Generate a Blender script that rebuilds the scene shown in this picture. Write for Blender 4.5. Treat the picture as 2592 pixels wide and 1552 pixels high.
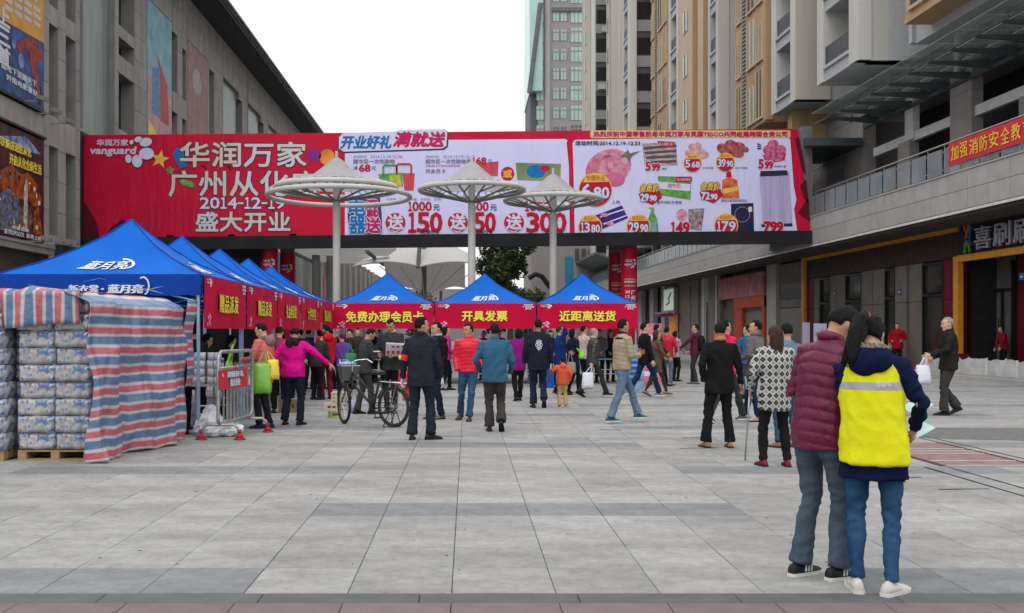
import bpy, bmesh, math, random
import numpy as np
from mathutils import Vector, Matrix, noise
for _o in list(bpy.data.objects): bpy.data.objects.remove(_o)
sc = bpy.context.scene
C = sc.collection
rnd = random.Random(7)
R = math.radians
# ---------------------------------------------------------------- camera, sky, sun, exposure
F = 2500.0          # focal length in pixels of the 2592 px wide photograph
EYE = 1.5
cam = bpy.data.cameras.new('camera'); camo = bpy.data.objects.new('camera', cam); C.objects.link(camo)
camo.location = (0, 0, EYE); camo.rotation_euler = (R(90), 0, 0)
cam.sensor_width = 36; cam.lens = 36*F/2592; cam.shift_x = 113/2592; cam.shift_y = 66/2592
cam.clip_start = .1; cam.clip_end = 3000
sc.camera = camo
world = bpy.data.worlds.new('World'); sc.world = world; world.use_nodes = True
nt = world.node_tree; nd = nt.nodes; lk = nt.links
bg = nd['Background']; bg.inputs[1].default_value = .12
sky = nd.new('ShaderNodeTexSky'); sky.sky_type = 'NISHITA'; sky.sun_disc = False
sky.sun_elevation = R(50); sky.sun_rotation = R(200); sky.dust_density = 4
tc = nd.new('ShaderNodeTexCoord'); nz = nd.new('ShaderNodeTexNoise'); nz.inputs['Scale'].default_value = 1.6; nz.inputs['Detail'].default_value = 3
cr = nd.new('ShaderNodeValToRGB'); cr.color_ramp.elements[0].color = (8.6, 8.75, 9.1, 1); cr.color_ramp.elements[1].color = (10.2, 10.25, 10.4, 1)
mx = nd.new('ShaderNodeMix'); mx.data_type = 'RGBA'; mx.inputs[0].default_value = .93
lk.new(tc.outputs['Generated'], nz.inputs['Vector']); lk.new(nz.outputs['Fac'], cr.inputs[0])
# overcast dome: brighter towards the zenith, as under an even cloud cover
sx_ = nd.new('ShaderNodeSeparateXYZ'); zr = nd.new('ShaderNodeMapRange'); zr.inputs['From Min'].default_value = .15; zr.inputs['From Max'].default_value = 1.; zr.inputs['To Min'].default_value = 1.02; zr.inputs['To Max'].default_value = 1.95
vs_ = nd.new('ShaderNodeVectorMath'); vs_.operation = 'SCALE'
lk.new(tc.outputs['Generated'], sx_.inputs[0]); lk.new(sx_.outputs[2], zr.inputs[0]); lk.new(cr.outputs[0], vs_.inputs[0]); lk.new(zr.outputs[0], vs_.inputs['Scale'])
lk.new(sky.outputs[0], mx.inputs[6]); lk.new(vs_.outputs[0], mx.inputs[7]); lk.new(mx.outputs[2], bg.inputs[0])
sun = bpy.data.lights.new('sun', 'SUN'); sun.energy = .7; sun.angle = R(25); sun.color = (1, .97, .93)
suno = bpy.data.objects.new('sun', sun); C.objects.link(suno); suno.rotation_euler = (R(40), 0, R(-20))
sc.view_settings.view_transform = 'Standard'; sc.view_settings.look = 'None'
sc.view_settings.exposure = -0.10; sc.view_settings.gamma = 1; sc.view_settings.use_curve_mapping = False

def W(px, py, Y):   # point of the plaza seen at photo pixel (px, py) at Y metres from the camera
    return ((px-1183)*Y/F, Y, EYE+(842-py)*Y/F)
def X(px, Y): return (px-1183)*Y/F
def Z(py, Y): return EYE+(842-py)*Y/F

# ---------------------------------------------------------------- materials
MATS = {}
def M(name, col, rough=.7, var=.12, scale=4., bump=0., bscale=None, metal=0., spec=.14, emit=0., alpha=1., vec='Object', col2=None, stretch=None, rand=0., trans=0.):
    if name in MATS: return MATS[name]
    m = bpy.data.materials.new(name); m.use_nodes = True
    n = m.node_tree.nodes; l = m.node_tree.links; p = n['Principled BSDF']
    p.inputs['Roughness'].default_value = rough; p.inputs['Metallic'].default_value = metal
    p.inputs['Specular IOR Level'].default_value = spec; p.inputs['Alpha'].default_value = alpha
    p.inputs['Transmission Weight'].default_value = trans
    t = n.new('ShaderNodeTexCoord'); src = t.outputs[vec]
    if stretch:
        mp = n.new('ShaderNodeMapping'); mp.inputs['Scale'].default_value = stretch; l.new(src, mp.inputs[0]); src = mp.outputs[0]
    a = n.new('ShaderNodeTexNoise'); a.inputs['Scale'].default_value = scale; a.inputs['Detail'].default_value = 5; l.new(src, a.inputs['Vector'])
    cr = n.new('ShaderNodeValToRGB'); e = cr.color_ramp.elements
    e[0].position = .3; e[1].position = .7
    c2 = col2 or [min(1, c*(1+var)) for c in col]; c1 = col if col2 else [c*(1-var) for c in col]
    e[0].color = (*c1[:3], 1); e[1].color = (*c2[:3], 1)
    l.new(a.outputs['Fac'], cr.inputs[0]); out = cr.outputs[0]
    if rand:
        oi = n.new('ShaderNodeObjectInfo'); mr = n.new('ShaderNodeMapRange'); mr.inputs['To Min'].default_value = 1-rand; mr.inputs['To Max'].default_value = 1+rand
        l.new(oi.outputs['Random'], mr.inputs[0])
        vm = n.new('ShaderNodeVectorMath'); vm.operation = 'SCALE'; l.new(out, vm.inputs[0]); l.new(mr.outputs[0], vm.inputs['Scale']); out = vm.outputs[0]
    l.new(out, p.inputs['Base Color'])
    if emit: l.new(out, p.inputs['Emission Color']); p.inputs['Emission Strength'].default_value = emit
    if bump:
        b = n.new('ShaderNodeTexNoise'); b.inputs['Scale'].default_value = bscale or scale*4; b.inputs['Detail'].default_value = 4; l.new(src, b.inputs['Vector'])
        bb = n.new('ShaderNodeBump'); bb.inputs['Strength'].default_value = bump; bb.inputs['Distance'].default_value = .02
        l.new(b.outputs['Fac'], bb.inputs['Height']); l.new(bb.outputs[0], p.inputs['Normal'])
    MATS[name] = m; return m
def hexc(h):
    v = [int(h[i:i+2], 16)/255 for i in (0, 2, 4)]
    return tuple(((c+.055)/1.055)**2.4 if c > .04045 else c/12.92 for c in v)

# ---------------------------------------------------------------- mesh builder
class MB:
    def __init__(s, mp=None): s.v = []; s.f = []; s.mp = mp
    def add(s, vs, fs):
        k = len(s.v)
        s.v += [s.mp(*v) for v in vs] if s.mp else [tuple(v) for v in vs]
        s.f += [tuple(i+k for i in f) for f in fs]
        return s
    def box(s, x0, x1, y0, y1, z0, z1):
        return s.add([(x0,y0,z0),(x1,y0,z0),(x1,y1,z0),(x0,y1,z0),(x0,y0,z1),(x1,y0,z1),(x1,y1,z1),(x0,y1,z1)],
              [(0,3,2,1),(4,5,6,7),(0,1,5,4),(1,2,6,5),(2,3,7,6),(3,0,4,7)])
    def obox(s, c, sz, rot=(0,0,0)):
        m = Matrix.Translation(c) @ Matrix.Rotation(rot[2],4,'Z') @ Matrix.Rotation(rot[1],4,'Y') @ Matrix.Rotation(rot[0],4,'X')
        h = [q/2 for q in sz]
        vs = [m @ Vector((a*h[0], b*h[1], c_*h[2])) for c_ in (-1,1) for a, b in ((-1,-1),(1,-1),(1,1),(-1,1))]
        return s.add(vs, [(0,3,2,1),(4,5,6,7),(0,1,5,4),(1,2,6,5),(2,3,7,6),(3,0,4,7)])
    def loft(s, rings, cap=True):
        n = len(rings[0]); vs = [p for r in rings for p in r]; fs = []
        for i in range(len(rings)-1):
            for j in range(n):
                a = i*n+j; b = i*n+(j+1) % n
                fs.append((a, b, b+n, a+n))
        if cap: fs.append(tuple(range(n-1, -1, -1))); fs.append(tuple(range((len(rings)-1)*n, len(rings)*n)))
        return s.add(vs, fs)
    def tube(s, pts, r, n=8, cap=True, closed=False, flat=1.):
        pts = [Vector(p) for p in pts]; k = len(pts)
        rs = r if isinstance(r, (list, tuple)) else [r]*k
        rings = []; up = None
        for i, p in enumerate(pts):
            if closed: d = pts[(i+1) % k]-pts[i-1]
            else: d = (pts[min(i+1, k-1)]-pts[max(i-1, 0)])
            d = d.normalized() if d.length > 1e-9 else Vector((0,0,1))
            if up is None: up = Vector((0,0,1)) if abs(d.z) < .9 else Vector((0,1,0))
            a = d.cross(up).normalized(); b = a.cross(d).normalized(); up = b
            rings.append([p+a*math.cos(t)*rs[i]+b*math.sin(t)*rs[i]*flat for t in [2*math.pi*j/n for j in range(n)]])
        if closed: rings.append(rings[0]); cap = False
        return s.loft(rings, cap)
    def cyl(s, x, y, z0, z1, r0, r1=None, n=16): return s.tube([(x,y,z0),(x,y,z1)], [r0, r0 if r1 is None else r1], n)
    def ell(s, c, r, n=12, m=8, rot=None):
        rings = []
        for i in range(m+1):
            ph = math.pi*(i/m)*.998+.003; z = -math.cos(ph); q = math.sin(ph)
            ring = [Vector((q*math.cos(2*math.pi*j/n)*r[0], q*math.sin(2*math.pi*j/n)*r[1], z*r[2])) for j in range(n)]
            if rot: ring = [rot @ v for v in ring]
            rings.append([v+Vector(c) for v in ring])
        return s.loft(rings)
    def prism(s, poly, fn, t):   # poly in (u,v); fn(u,v,w) -> xyz ; thickness t
        n = len(poly); vs = [fn(u, v, 0) for u, v in poly]+[fn(u, v, t) for u, v in poly]
        fs = [tuple(range(n)), tuple(range(2*n-1, n-1, -1))]+[(i, i+n, (i+1) % n+n, (i+1) % n) for i in range(n)]
        return s.add(vs, fs)
    def grid(s, fn, nu, nv):
        vs = [fn(i/nu, j/nv) for j in range(nv+1) for i in range(nu+1)]
        fs = [(j*(nu+1)+i, j*(nu+1)+i+1, (j+1)*(nu+1)+i+1, (j+1)*(nu+1)+i) for j in range(nv) for i in range(nu)]
        return s.add(vs, fs)
    def mesh(s, name, mat, smooth=False):
        me = bpy.data.meshes.new(name); me.from_pydata([tuple(v) for v in s.v], [], s.f)
        for m_ in (mat if isinstance(mat, list) else [mat]): me.materials.append(m_)
        if smooth: me.polygons.foreach_set('use_smooth', [True]*len(me.polygons))
        return me
    def build(s, name, mat, parent=None, smooth=False, fix=False, mod=None):
        me = s.mesh(name, mat, smooth)
        if fix:
            bm = bmesh.new(); bm.from_mesh(me); bmesh.ops.recalc_face_normals(bm, faces=bm.faces); bm.to_mesh(me); bm.free()
        return link(name, me, parent)
def link(name, me, parent=None, loc=None):
    o = bpy.data.objects.new(name, me); C.objects.link(o)
    if parent is not None:
        o.parent = parent
        if not parent.get('_local') and parent.parent is None: o.matrix_parent_inverse = Matrix.Translation(-parent.location)
    if loc: o.location = loc
    return o
def tag(o, label=None, cat=None, group=None, kind=None):
    if label: o['label'] = label
    if cat: o['category'] = cat
    if group: o['group'] = group
    if kind: o['kind'] = kind
    return o
def empty(name, loc=(0,0,0), label=None, cat=None, group=None, local=False, rz=0, kind=None):
    o = bpy.data.objects.new(name, None); C.objects.link(o); o.location = loc; o.rotation_euler = (0,0,rz)
    o.empty_display_size = .1
    if local: o['_local'] = 1
    return tag(o, label, cat, group, kind)
def copy_thing(root, loc, rz=0, label=None):
    def cp(o, par):
        c = o.copy(); C.objects.link(c)
        if par is not None: c.parent = par
        for ch in o.children: cp(ch, c)
        return c
    r = cp(root, None); r.location = loc; r.rotation_euler = (0,0,rz)
    if label: r['label'] = label
    return r

# ---------------------------------------------------------------- lettering as thin geometry
_GL = {}
def glyphs(s, shear=0):
    k = (s, shear)
    if k not in _GL:
        t = bpy.data.curves.new('t', 'FONT'); t.body = s; t.size = 1; t.resolution_u = 2; t.shear = shear; t.fill_mode = 'FRONT'
        o = bpy.data.objects.new('t', t); me = o.to_mesh()
        vs = [(v.co.x, v.co.y) for v in me.vertices]; fs = [tuple(p.vertices) for p in me.polygons]
        o.to_mesh_clear(); bpy.data.objects.remove(o); bpy.data.curves.remove(t)
        _GL[k] = (vs, fs)
    return _GL[k]
def text(mb, s, fn, box, lift=0., bold=0., shear=0., step=.0015, asp=1.):
    """s fitted in box (u0,v0,u1,v1) of fn(u,v,lift); v0 is the baseline side; bold = stroke growth in u,v units"""
    vs, fs = glyphs(s, shear)
    if not vs: return
    xs = [v[0] for v in vs]; ys = [v[1] for v in vs]
    x0, x1, y0, y1 = min(xs), max(xs), min(ys), max(ys)
    u0, v0, u1, v1 = box
    offs = [(0, 0)]
    if bold: offs += [(bold*math.cos(a), bold*asp*math.sin(a)) for a in [math.pi*(2*i+1)/6 for i in range(6)]]
    for k, (du, dv) in enumerate(offs):
        mb.add([fn(u0+(x-x0)/(x1-x0)*(u1-u0)+du, v0+(y-y0)/(y1-y0)*(v1-v0)+dv, lift+k*step) for x, y in vs], fs)
# ---------------------------------------------------------------- ground and paving
m_base = M('joint_dirt', (.045,.045,.045), .95, .3)
m_slab = M('granite_light', (.292,.287,.276), .8, .12, 3.5, .25, 60, rand=.09, spec=.12)
m_slabd = M('granite_blue_grey', (.195,.202,.205), .8, .14, 3.5, .25, 60, rand=.05, spec=.3)
m_kerb = M('granite_dark', (.095,.10,.102), .8, .12, 5, .25, 60, rand=.05, spec=.3)
m_pink = M('granite_pink', (.165,.122,.122), .8, .14, 5, .25, 60, rand=.06, spec=.3)
# walked-on stains: large soft patches in the slab materials
for m_ in (m_slab, m_slabd):
    n = m_.node_tree.nodes; l = m_.node_tree.links; p = n['Principled BSDF']
    g = n.new('ShaderNodeNewGeometry'); a = n.new('ShaderNodeTexNoise'); a.inputs['Scale'].default_value = 1.1; a.inputs['Detail'].default_value = 7; a.inputs['Roughness'].default_value = .62
    mp = n.new('ShaderNodeMapping'); mp.inputs['Scale'].default_value = (.55, 1.6, 1); l.new(g.outputs['Position'], mp.inputs[0]); l.new(mp.outputs[0], a.inputs['Vector'])
    r_ = n.new('ShaderNodeMapRange'); r_.inputs['From Min'].default_value = .3; r_.inputs['From Max'].default_value = .7; r_.inputs['To Min'].default_value = .76; r_.inputs['To Max'].default_value = 1.15
    l.new(a.outputs['Fac'], r_.inputs[0])
    b2 = n.new('ShaderNodeTexNoise'); b2.inputs['Scale'].default_value = 13; b2.inputs['Detail'].default_value = 9; b2.inputs['Roughness'].default_value = .75; l.new(g.outputs['Position'], b2.inputs['Vector'])
    r2 = n.new('ShaderNodeMapRange'); r2.inputs['From Min'].default_value = .36; r2.inputs['From Max'].default_value = .62; r2.inputs['To Min'].default_value = .84; r2.inputs['To Max'].default_value = 1.09
    l.new(b2.outputs['Fac'], r2.inputs[0])
    mu = n.new('ShaderNodeMath'); mu.operation = 'MULTIPLY'; l.new(r_.outputs[0], mu.inputs[0]); l.new(r2.outputs[0], mu.inputs[1])
    old = p.inputs['Base Color'].links[0].from_socket
    v = n.new('ShaderNodeVectorMath'); v.operation = 'SCALE'; l.new(old, v.inputs[0]); l.new(mu.outputs[0], v.inputs['Scale']); l.new(v.outputs[0], p.inputs['Base Color'])
b = MB(); b.add([(-600,-60,-.035),(600,-60,-.035),(600,1400,-.035),(-600,1400,-.035)], [(0,1,2,3)])
ground = tag(b.build('ground', m_base), kind='structure')
plaza = empty('plaza_paving', (0,0,0), kind='structure')
def slab_mb(b, x0, x1, y0, y1, z=0., t=.03, c=.004):
    b.add([(x0,y0,z-t),(x1,y0,z-t),(x1,y1,z-t),(x0,y1,z-t),(x0,y0,z-c),(x1,y0,z-c),(x1,y1,z-c),(x0,y1,z-c),
           (x0+c,y0+c,z),(x1-c,y0+c,z),(x1-c,y1-c,z),(x0+c,y1-c,z)],
          [(8,9,10,11),(4,5,9,8),(5,6,10,9),(6,7,11,10),(7,4,8,11),(0,1,5,4),(1,2,6,5),(2,3,7,6),(3,0,4,7)])
def dark_band(ix, j):
    if j % 4: return False
    k = (ix-(-2)) // 6
    return (k + (j//4)) % 2 != 0
big = {0: MB(), 1: MB()}
tile_mesh = {}
for k_, mm in ((0, m_slab), (1, m_slabd), (2, m_pink)):
    b = MB(); slab_mb(b, -.298, .298, -.298, .298); tile_mesh[k_] = b.mesh('paving_slab', mm)
cells = []
for j in range(0, 76):
    y = 5.69+.6*j+.3
    for ix in range(-44, 44):
        x = -.09+.6*ix+.3
        if x > F and 0: continue
        vis = -0.49*y-.3 < x < .58*y+.3
        cells.append((y, x, ix, j, vis))
n_single = 0
for y, x, ix, j, vis in sorted(cells):
    if 16.0 > y and 5.4 < x < 6.45 and y > 11.1 and y < 13.7: continue
    k_ = 1 if dark_band(ix, j) else 0
    if vis and n_single < 262:
        o = link('paving_slab', tile_mesh[k_], plaza); o.location = (x, y, rnd.uniform(-.0015, .0015)); o.rotation_euler = (rnd.gauss(0,.0015), rnd.gauss(0,.0015), rnd.gauss(0,.0012)); n_single += 1
    else: slab_mb(big[k_], x-.298, x+.298, y-.298, y+.298, rnd.uniform(-.002, .001))
tag(big[0].build('paving_slabs_pale', m_slab, plaza), kind='stuff'); tag(big[1].build('paving_slabs_grey', m_slabd, plaza), kind='stuff')
b = MB(); slab_mb(b, -.448, .448, -.097, .097); km = b.mesh('kerb_stone', m_kerb)
for i in range(-6, 7): o = link('kerb_stone', km, plaza); o.location = (.18+.9*i, 5.585, 0)
for j in range(0, 3):
    for ix in range(-8, 9):
        o = link('paving_slab', tile_mesh[2], plaza); o.location = (-.09+.6*ix+.3, 5.185-.6*j, rnd.uniform(-.001,.001))
# far paving beyond the slabs one can tell apart
b = MB(); b.add([(-60,51.3,-.004),(80,51.3,-.004),(80,400,-.004),(-60,400,-.004)], [(0,1,2,3)])
tag(b.build('far_paving', M('far_granite', (.25,.245,.24), .85, .12, .4)), kind='structure')
b = MB(); b.add([(26.4,-5,-.006),(90,-5,-.006),(90,52,-.006),(26.4,52,-.006)], [(0,1,2,3)]); b.add([(-90,-5,-.006),(-26.4,-5,-.006),(-26.4,52,-.006),(-90,52,-.006)], [(0,1,2,3)])
tag(b.build('side_paving', MATS['far_granite']), kind='structure')
# drain channel covers and scratched strips on the right
m_drain = M('drain_dark', (.03,.03,.032), .8)
b = MB()
for x in (5.08, 5.34): b.box(x, x+.03, 4, 11.0, -.01, .004)
for x in (6.42, 6.60): b.box(x, x+.025, 8, 16.6, -.01, .004)
for x0, y0, ln in ((4.55,10.2,.3),(4.3,9.9,.22),(4.75,9.45,.5),(3.2,14.1,.3),(3.0,12.8,.5),(2.2,15.2,.35),(1.0,16.2,.4),(-.2,14.2,.3),(6.2,8.9,.5),(4.9,8.1,.4),(5.6,7.9,.5),(7.2,15.3,.8),(8.3,13.2,.7)):
    b.obox((x0, y0, .0035), (ln, .016, .003), (0,0,rnd.uniform(-.1,.25)))
tag(b.build('drain_joints', m_drain, plaza), kind='stuff')
m_patch = M('tar_patch', (.145,.142,.138), .9, .2, 8)
b = MB(); b.add([(5.9,14.2,.004),(9.8,13.1,.004),(9.8,15.4,.004),(7.2,15.6,.004)], [(0,1,2,3)]); tag(b.build('tar_patch', m_patch, plaza), kind='stuff')
# red striped mat let into the paving
m_redmat = M('red_painted_paving', (.22,.105,.095), .85, .3, 6, col2=(.24,.19,.18)); m_wline = M('white_line_paint', (.40,.40,.39), .7)
b = MB(); b.box(5.41, 6.50, 11.11, 13.79, -.03, -.002); mat_ = tag(b.build('red_paving_mat', m_redmat), 'faded red painted paving patch with thin white stripes beside the drain', 'paving patch')
b = MB()
for y in (11.14, 11.55, 12.25, 12.5, 12.75): b.box(5.42, 6.49, y, y+.035, -.002, .003)
b.build('white_stripe', m_wline, mat_)
# small litter dark marks
b = MB()
for _ in range(170):
    y = rnd.uniform(6, 24); x = rnd.uniform(-.45*y, .5*y); b.ell((x, y, .003), (rnd.uniform(.006,.016), rnd.uniform(.006,.014), .0015), 6, 3)
tag(b.build('gum_spots', M('gum_dark', (.12,.12,.12), .8), plaza), kind='stuff')

# ---------------------------------------------------------------- left mall building
LX = -17.4
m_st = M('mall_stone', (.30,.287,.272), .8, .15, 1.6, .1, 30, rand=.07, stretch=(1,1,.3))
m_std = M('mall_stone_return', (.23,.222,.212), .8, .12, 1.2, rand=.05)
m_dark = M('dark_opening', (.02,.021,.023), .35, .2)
m_green = M('green_grey_glass', (.16,.20,.19), .35, .22, .8, .05, 4, stretch=(4,4,.5), spec=.5, col2=(.25,.28,.27))
mall = empty('mall_building', (LX-6, 70, 0), 'long grey stone mall building on the left with tall slots and posters', 'building')
b = MB(); b.box(LX-14, LX-.75, 30, 118, 0, 22.3); b.build('inner_core', m_dark, mall)
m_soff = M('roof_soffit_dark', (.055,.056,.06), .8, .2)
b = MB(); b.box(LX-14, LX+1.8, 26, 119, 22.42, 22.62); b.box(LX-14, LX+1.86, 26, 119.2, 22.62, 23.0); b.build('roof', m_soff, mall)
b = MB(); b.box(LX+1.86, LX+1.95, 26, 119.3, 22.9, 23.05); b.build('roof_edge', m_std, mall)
n_pan = 0
joint = MB()
def panels(y0, y1, z0, z1, x=LX, dep=.75):
    """a run of wall clad with stone panels, each its own piece where it can be told apart"""
    global n_pan
    nz_ = max(1, round((z1-z0)/1.29)); ny = max(1, round((y1-y0)/1.3)) if y1-y0 > 1.6 else 1
    dy = (y1-y0)/ny; dz = (z1-z0)/nz_
    joint.box(x-dep, x-.03, y0+.004, y1-.004, z0+.004, z1-.004)
    for i in range(ny):
        for k in range(nz_):
            b = MB(); b.box(x-.05, x, y0+i*dy+.012, y0+(i+1)*dy-.012, z0+k*dz+.012, z0+(k+1)*dz-.012)
            if n_pan < 296 and z0+k*dz < 21: b.build('stone_panel', m_st, mall); n_pan += 1
            else: more.append((b.v, b.f))
more = []
def slotcol(y0, y1, spans, zt=19.6):   # vertical recess with window openings; wall between them
    z = 0.
    for a, c in spans:
        if a > z: panels(y0, y1, z, a)
        z = c
    if z < 22.4: panels(y0, y1, z, 22.4)
    for a, c in spans:
        b = MB(); b.box(LX-.74, LX-.70, y0, y1, a, c); b.build('window', M('mall_slot_glass', (.03,.035,.035), .12, .2), mall)
low = (5.6, 9.3); mid = (10.6, 14.4); top = (15.2, 19.3)
panels(30, 40.6, 15.7, 22.4); panels(30, 40.6, 9.5, 10.4)
panels(40.6, 41.1, 0, 22.4)
slotcol(41.1, 42.0, (low, mid, top)); panels(42.0, 42.8, 0, 22.4); slotcol(42.8, 43.9, (low, mid, top)); panels(43.9, 44.4, 0, 22.4)
panels(44.4, 48.5, 0, 5); panels(44.4, 48.5, 20.2, 22.4)
panels(48.5, 49.3, 0, 22.4); slotcol(49.3, 51.6, ((5.6,10.9),(11.7,14.5),(15.4,16.3),(16.9,19.3))); panels(51.6, 53.6, 0, 22.4)
panels(53.6, 58.2, 0, 8); panels(53.6, 58.2, 19.75, 22.4)
slotcol(58.3, 59.3, ((6,10),(13,14.6),(15.8,19.3))); panels(59.3, 60.3, 0, 22.4); slotcol(60.3, 61.2, ((6,10),(13,14.6),(15.8,18.9)))
panels(61.2, 61.4, 0, 22.4); panels(61.4, 66.1, 0, 8); panels(61.4, 66.1, 19.75, 22.4); panels(66.1, 66.6, 0, 22.4)
slotcol(66.6, 67.9, ((6,10.9),(13,14.2),(15,19.3))); panels(67.9, 70.4, 0, 22.4)
y = 70.4
while y < 117:
    panels(y, y+4.9, 0, 8); panels(y, y+4.9, 19.75, 22.4)
    b = MB(); b.box(LX-.4, LX-.25, y+.1, y+4.8, 8, 19.75); b.build('glass_panel', m_green, mall)
    slotcol(y+4.9, y+6.0, ((6,10.9),(12,14.2),(15,19.3))); panels(y+6, min(118, y+8), 0, 22.4); y += 8
panels(78.2, 78.4, 0, 22.4)
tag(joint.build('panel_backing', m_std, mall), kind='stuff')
b = MB(); [b.add(v, f) for v, f in more]
tag(b.build('stone_panels_upper', m_st, mall), kind='stuff')
b = MB(); b.box(LX-.34, LX-.2, 44.5, 48.4, 5, 20.2); b.build('glass_panel', m_green, mall)
b = MB(); b.box(LX-.2, LX-.12, 44.4, 48.5, 10.5, 10.7); b.box(LX-.2, LX+.1, 44.4, 44.5, 10.7, 20.2); b.box(LX-.2,LX+.1,48.42,48.5,10.7,20.2); b.build('panel_frame', m_std, mall)
b = MB(); b.box(LX-2.5, LX+.25, 29.5, 41, 4.7, 4.95); b.box(LX-.1,LX+.3,29.5,41,4.95,5.06); b.build('ledge', m_std, mall)
b = MB(); b.box(LX-3, LX+.02, 30, 41, 0, 4.7); b.build('shopfront', M('dark_shopfront', (.06,.045,.04), .3, .4, .7), mall)
# end pilaster with white balls seen under the eaves, ledge lines
b = MB()
for y0, y1, z in ((30,40.6,10.45),(30,40.6,9.42)): b.box(LX, LX+.12, y0, y1, z, z+.09)
b.build('poster_ledge', m_dark, mall)
# posters (flat prints on boards hung on the wall)
def lerp(a, b_, t): return a+(b_-a)*t
def poster(name, y0, y1, z0, z1, label, mats, x=LX):
    e = empty(name, (x, (y0+y1)/2, z0), label, 'poster')
    b = MB(); b.box(x-.06, x+.03, y0, y1, z0, z1); b.build('board', mats, e)
    def fn(u, v, w): return (x+.032+w, lerp(y0, y1, u), lerp(z0, z1, v))
    return e, fn
def shape(e, fn, poly, mat, lift=.004, name='printed_shape'):
    b = MB(); vs = [fn(u, v, lift) for u, v in poly]; b.add(vs, [tuple(range(len(vs)))]); return b.build(name, mat, e)
def circ(cx, cy, rx, ry, n=22, a=0): return [(cx+rx*math.cos(t)*math.cos(a)-ry*math.sin(t)*math.sin(a), cy+rx*math.cos(t)*math.sin(a)+ry*math.sin(t)*math.cos(a)) for t in [2*math.pi*i/n for i in range(n)]]
m_pblue = M('poster_blue', (.008,.012,.07), .4, .6, 2.2, col2=(.035,.10,.30)); m_porange = M('poster_orange', (.55,.22,.04), .45, .25, 1.5, col2=(.62,.36,.06))
m_white = M('print_white', (.62,.62,.66), .5, .06); m_pred = M('print_red', (.42,.04,.04), .45, .35, 4); m_pyel = M('print_yellow', (.75,.60,.08), .5, .15)
m_pdark = M('print_dark', (.025,.025,.03), .5, .2)
e, fn = poster('wall_poster', 30.2, 40.5, 10.6, 15.55, 'big blue and orange poster high on the left mall wall, with white lettering', m_pblue)
shape(e, fn, [(0,1),(1,1),(1,.56),(.86,.545),(.70,.53),(0,.52)], m_porange)
glow = M('poster_glow', (.03,.07,.22), .5, .4, 3, col2=(.25,.4,.6))
for cx, cy, rx, ry in ((.86,.16,.03,.05),(.80,.30,.025,.06),(.93,.22,.02,.04),(.74,.40,.015,.04),(.90,.34,.012,.05)): shape(e, fn, circ(cx, cy, rx, ry), glow, .006)
m_rib = M('poster_red_ribbon', (.12,.02,.02), .5, .5, 5, col2=(.42,.05,.04))
shape(e, fn, [(.76,.40),(.80,.46),(.86,.52),(.90,.54),(.97,.50),(1.0,.42),(.95,.40),(.935,.28),(.96,.16),(.985,.05),(.95,.06),(.92,.18),(.885,.26),(.87,.40),(.83,.42),(.79,.34)], m_rib, .008)
shape(e, fn, [(.935,.05),(.955,.1),(.975,.22),(.985,.08),(.97,.02)], m_pdark, .009)
b = MB()
for i, ch in enumerate('上三首'): text(b, ch, fn, (.61, .49-.15*i, .705, .62-.15*i), .012, .003, 0, .0015, 2)
text(b, '国地下至酷天下', fn, (.64,.155,.93,.205), .012, .001, 0, .001, 2); text(b, '阡陌电影星钻', fn, (.68,.085,.94,.13), .012, .001, 0, .001, 2)
b.build('lettering', m_white, e)
b = MB()
for i in range(4):
    for j in range(3): text(b, '全城热映', fn, (.66+.08*i, .62+.06*j+.012*i, .725+.08*i, .66+.06*j+.012*i), .012, .001, 0, .001, 2)
text(b, '星', fn, (.85,.86,.93,.98), .012, .004, 0, .001, 2)
b.build('lettering', m_white, e)
e, fn = poster('wall_poster', 30.2, 40.5, 5.1, 9.35, 'dark fiery poster with two yellow headlines, low on the left mall wall', M('poster_fire', (.008,.010,.022), .4, .5, 2.6, col2=(.11,.03,.02)))
m_fl = M('poster_flame', (.10,.012,.006), .5, .6, 3.2, col2=(.50,.12,.02)); m_gl2 = M('poster_armour', (.015,.02,.05), .5, .6, 6, col2=(.22,.24,.32))
shape(e, fn, [(.60,.86),(.84,.97),(.97,.86),(.9,.84)], M('poster_peak', (.02,.05,.16), .5, .5, 3, col2=(.30,.42,.60)), .005)
shape(e, fn, [(.60,.42),(.64,.58),(.72,.66),(.80,.60),(.86,.64),(.93,.56),(.98,.42),(.93,.34),(.80,.38),(.70,.34)], m_fl, .006)
shape(e, fn, [(.60,.05),(.62,.36),(.70,.44),(.78,.38),(.80,.22),(.76,.06)], m_gl2, .008); shape(e, fn, [(.78,.10),(.80,.30),(.86,.34),(.90,.24),(.88,.08)], M('poster_figure', (.03,.02,.02), .5, .6, 7, col2=(.30,.16,.10)), .010)
shape(e, fn, [(.90,.08),(.91,.30),(.95,.36),(.97,.20),(.985,.08)], m_fl, .011); shape(e, fn, [(.815,.12),(.825,.50),(.845,.60),(.855,.50),(.85,.10)], M('poster_spark', (.20,.14,.12), .5, .5, 6, col2=(.72,.66,.6)), .012)
for i in range(24): q0 = rnd.uniform(.62,.97); q1 = rnd.uniform(.08,.62); shape(e, fn, circ(q0,q1,rnd.uniform(.004,.014),rnd.uniform(.008,.03),7), [m_fl,m_gl2,m_pdark,m_white][i % 4] if i % 8 else m_pyel, .014+.0004*i)
b = MB(); text(b, '年庆新店进驻从化', fn, (.60,.79,.88,.87), .026, .002, 0, .001, 2); text(b, '开启从化全新生活', fn, (.70,.66,.97,.755), .026, .002, 0, .001, 2); b.build('lettering', m_pyel, e)
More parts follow.
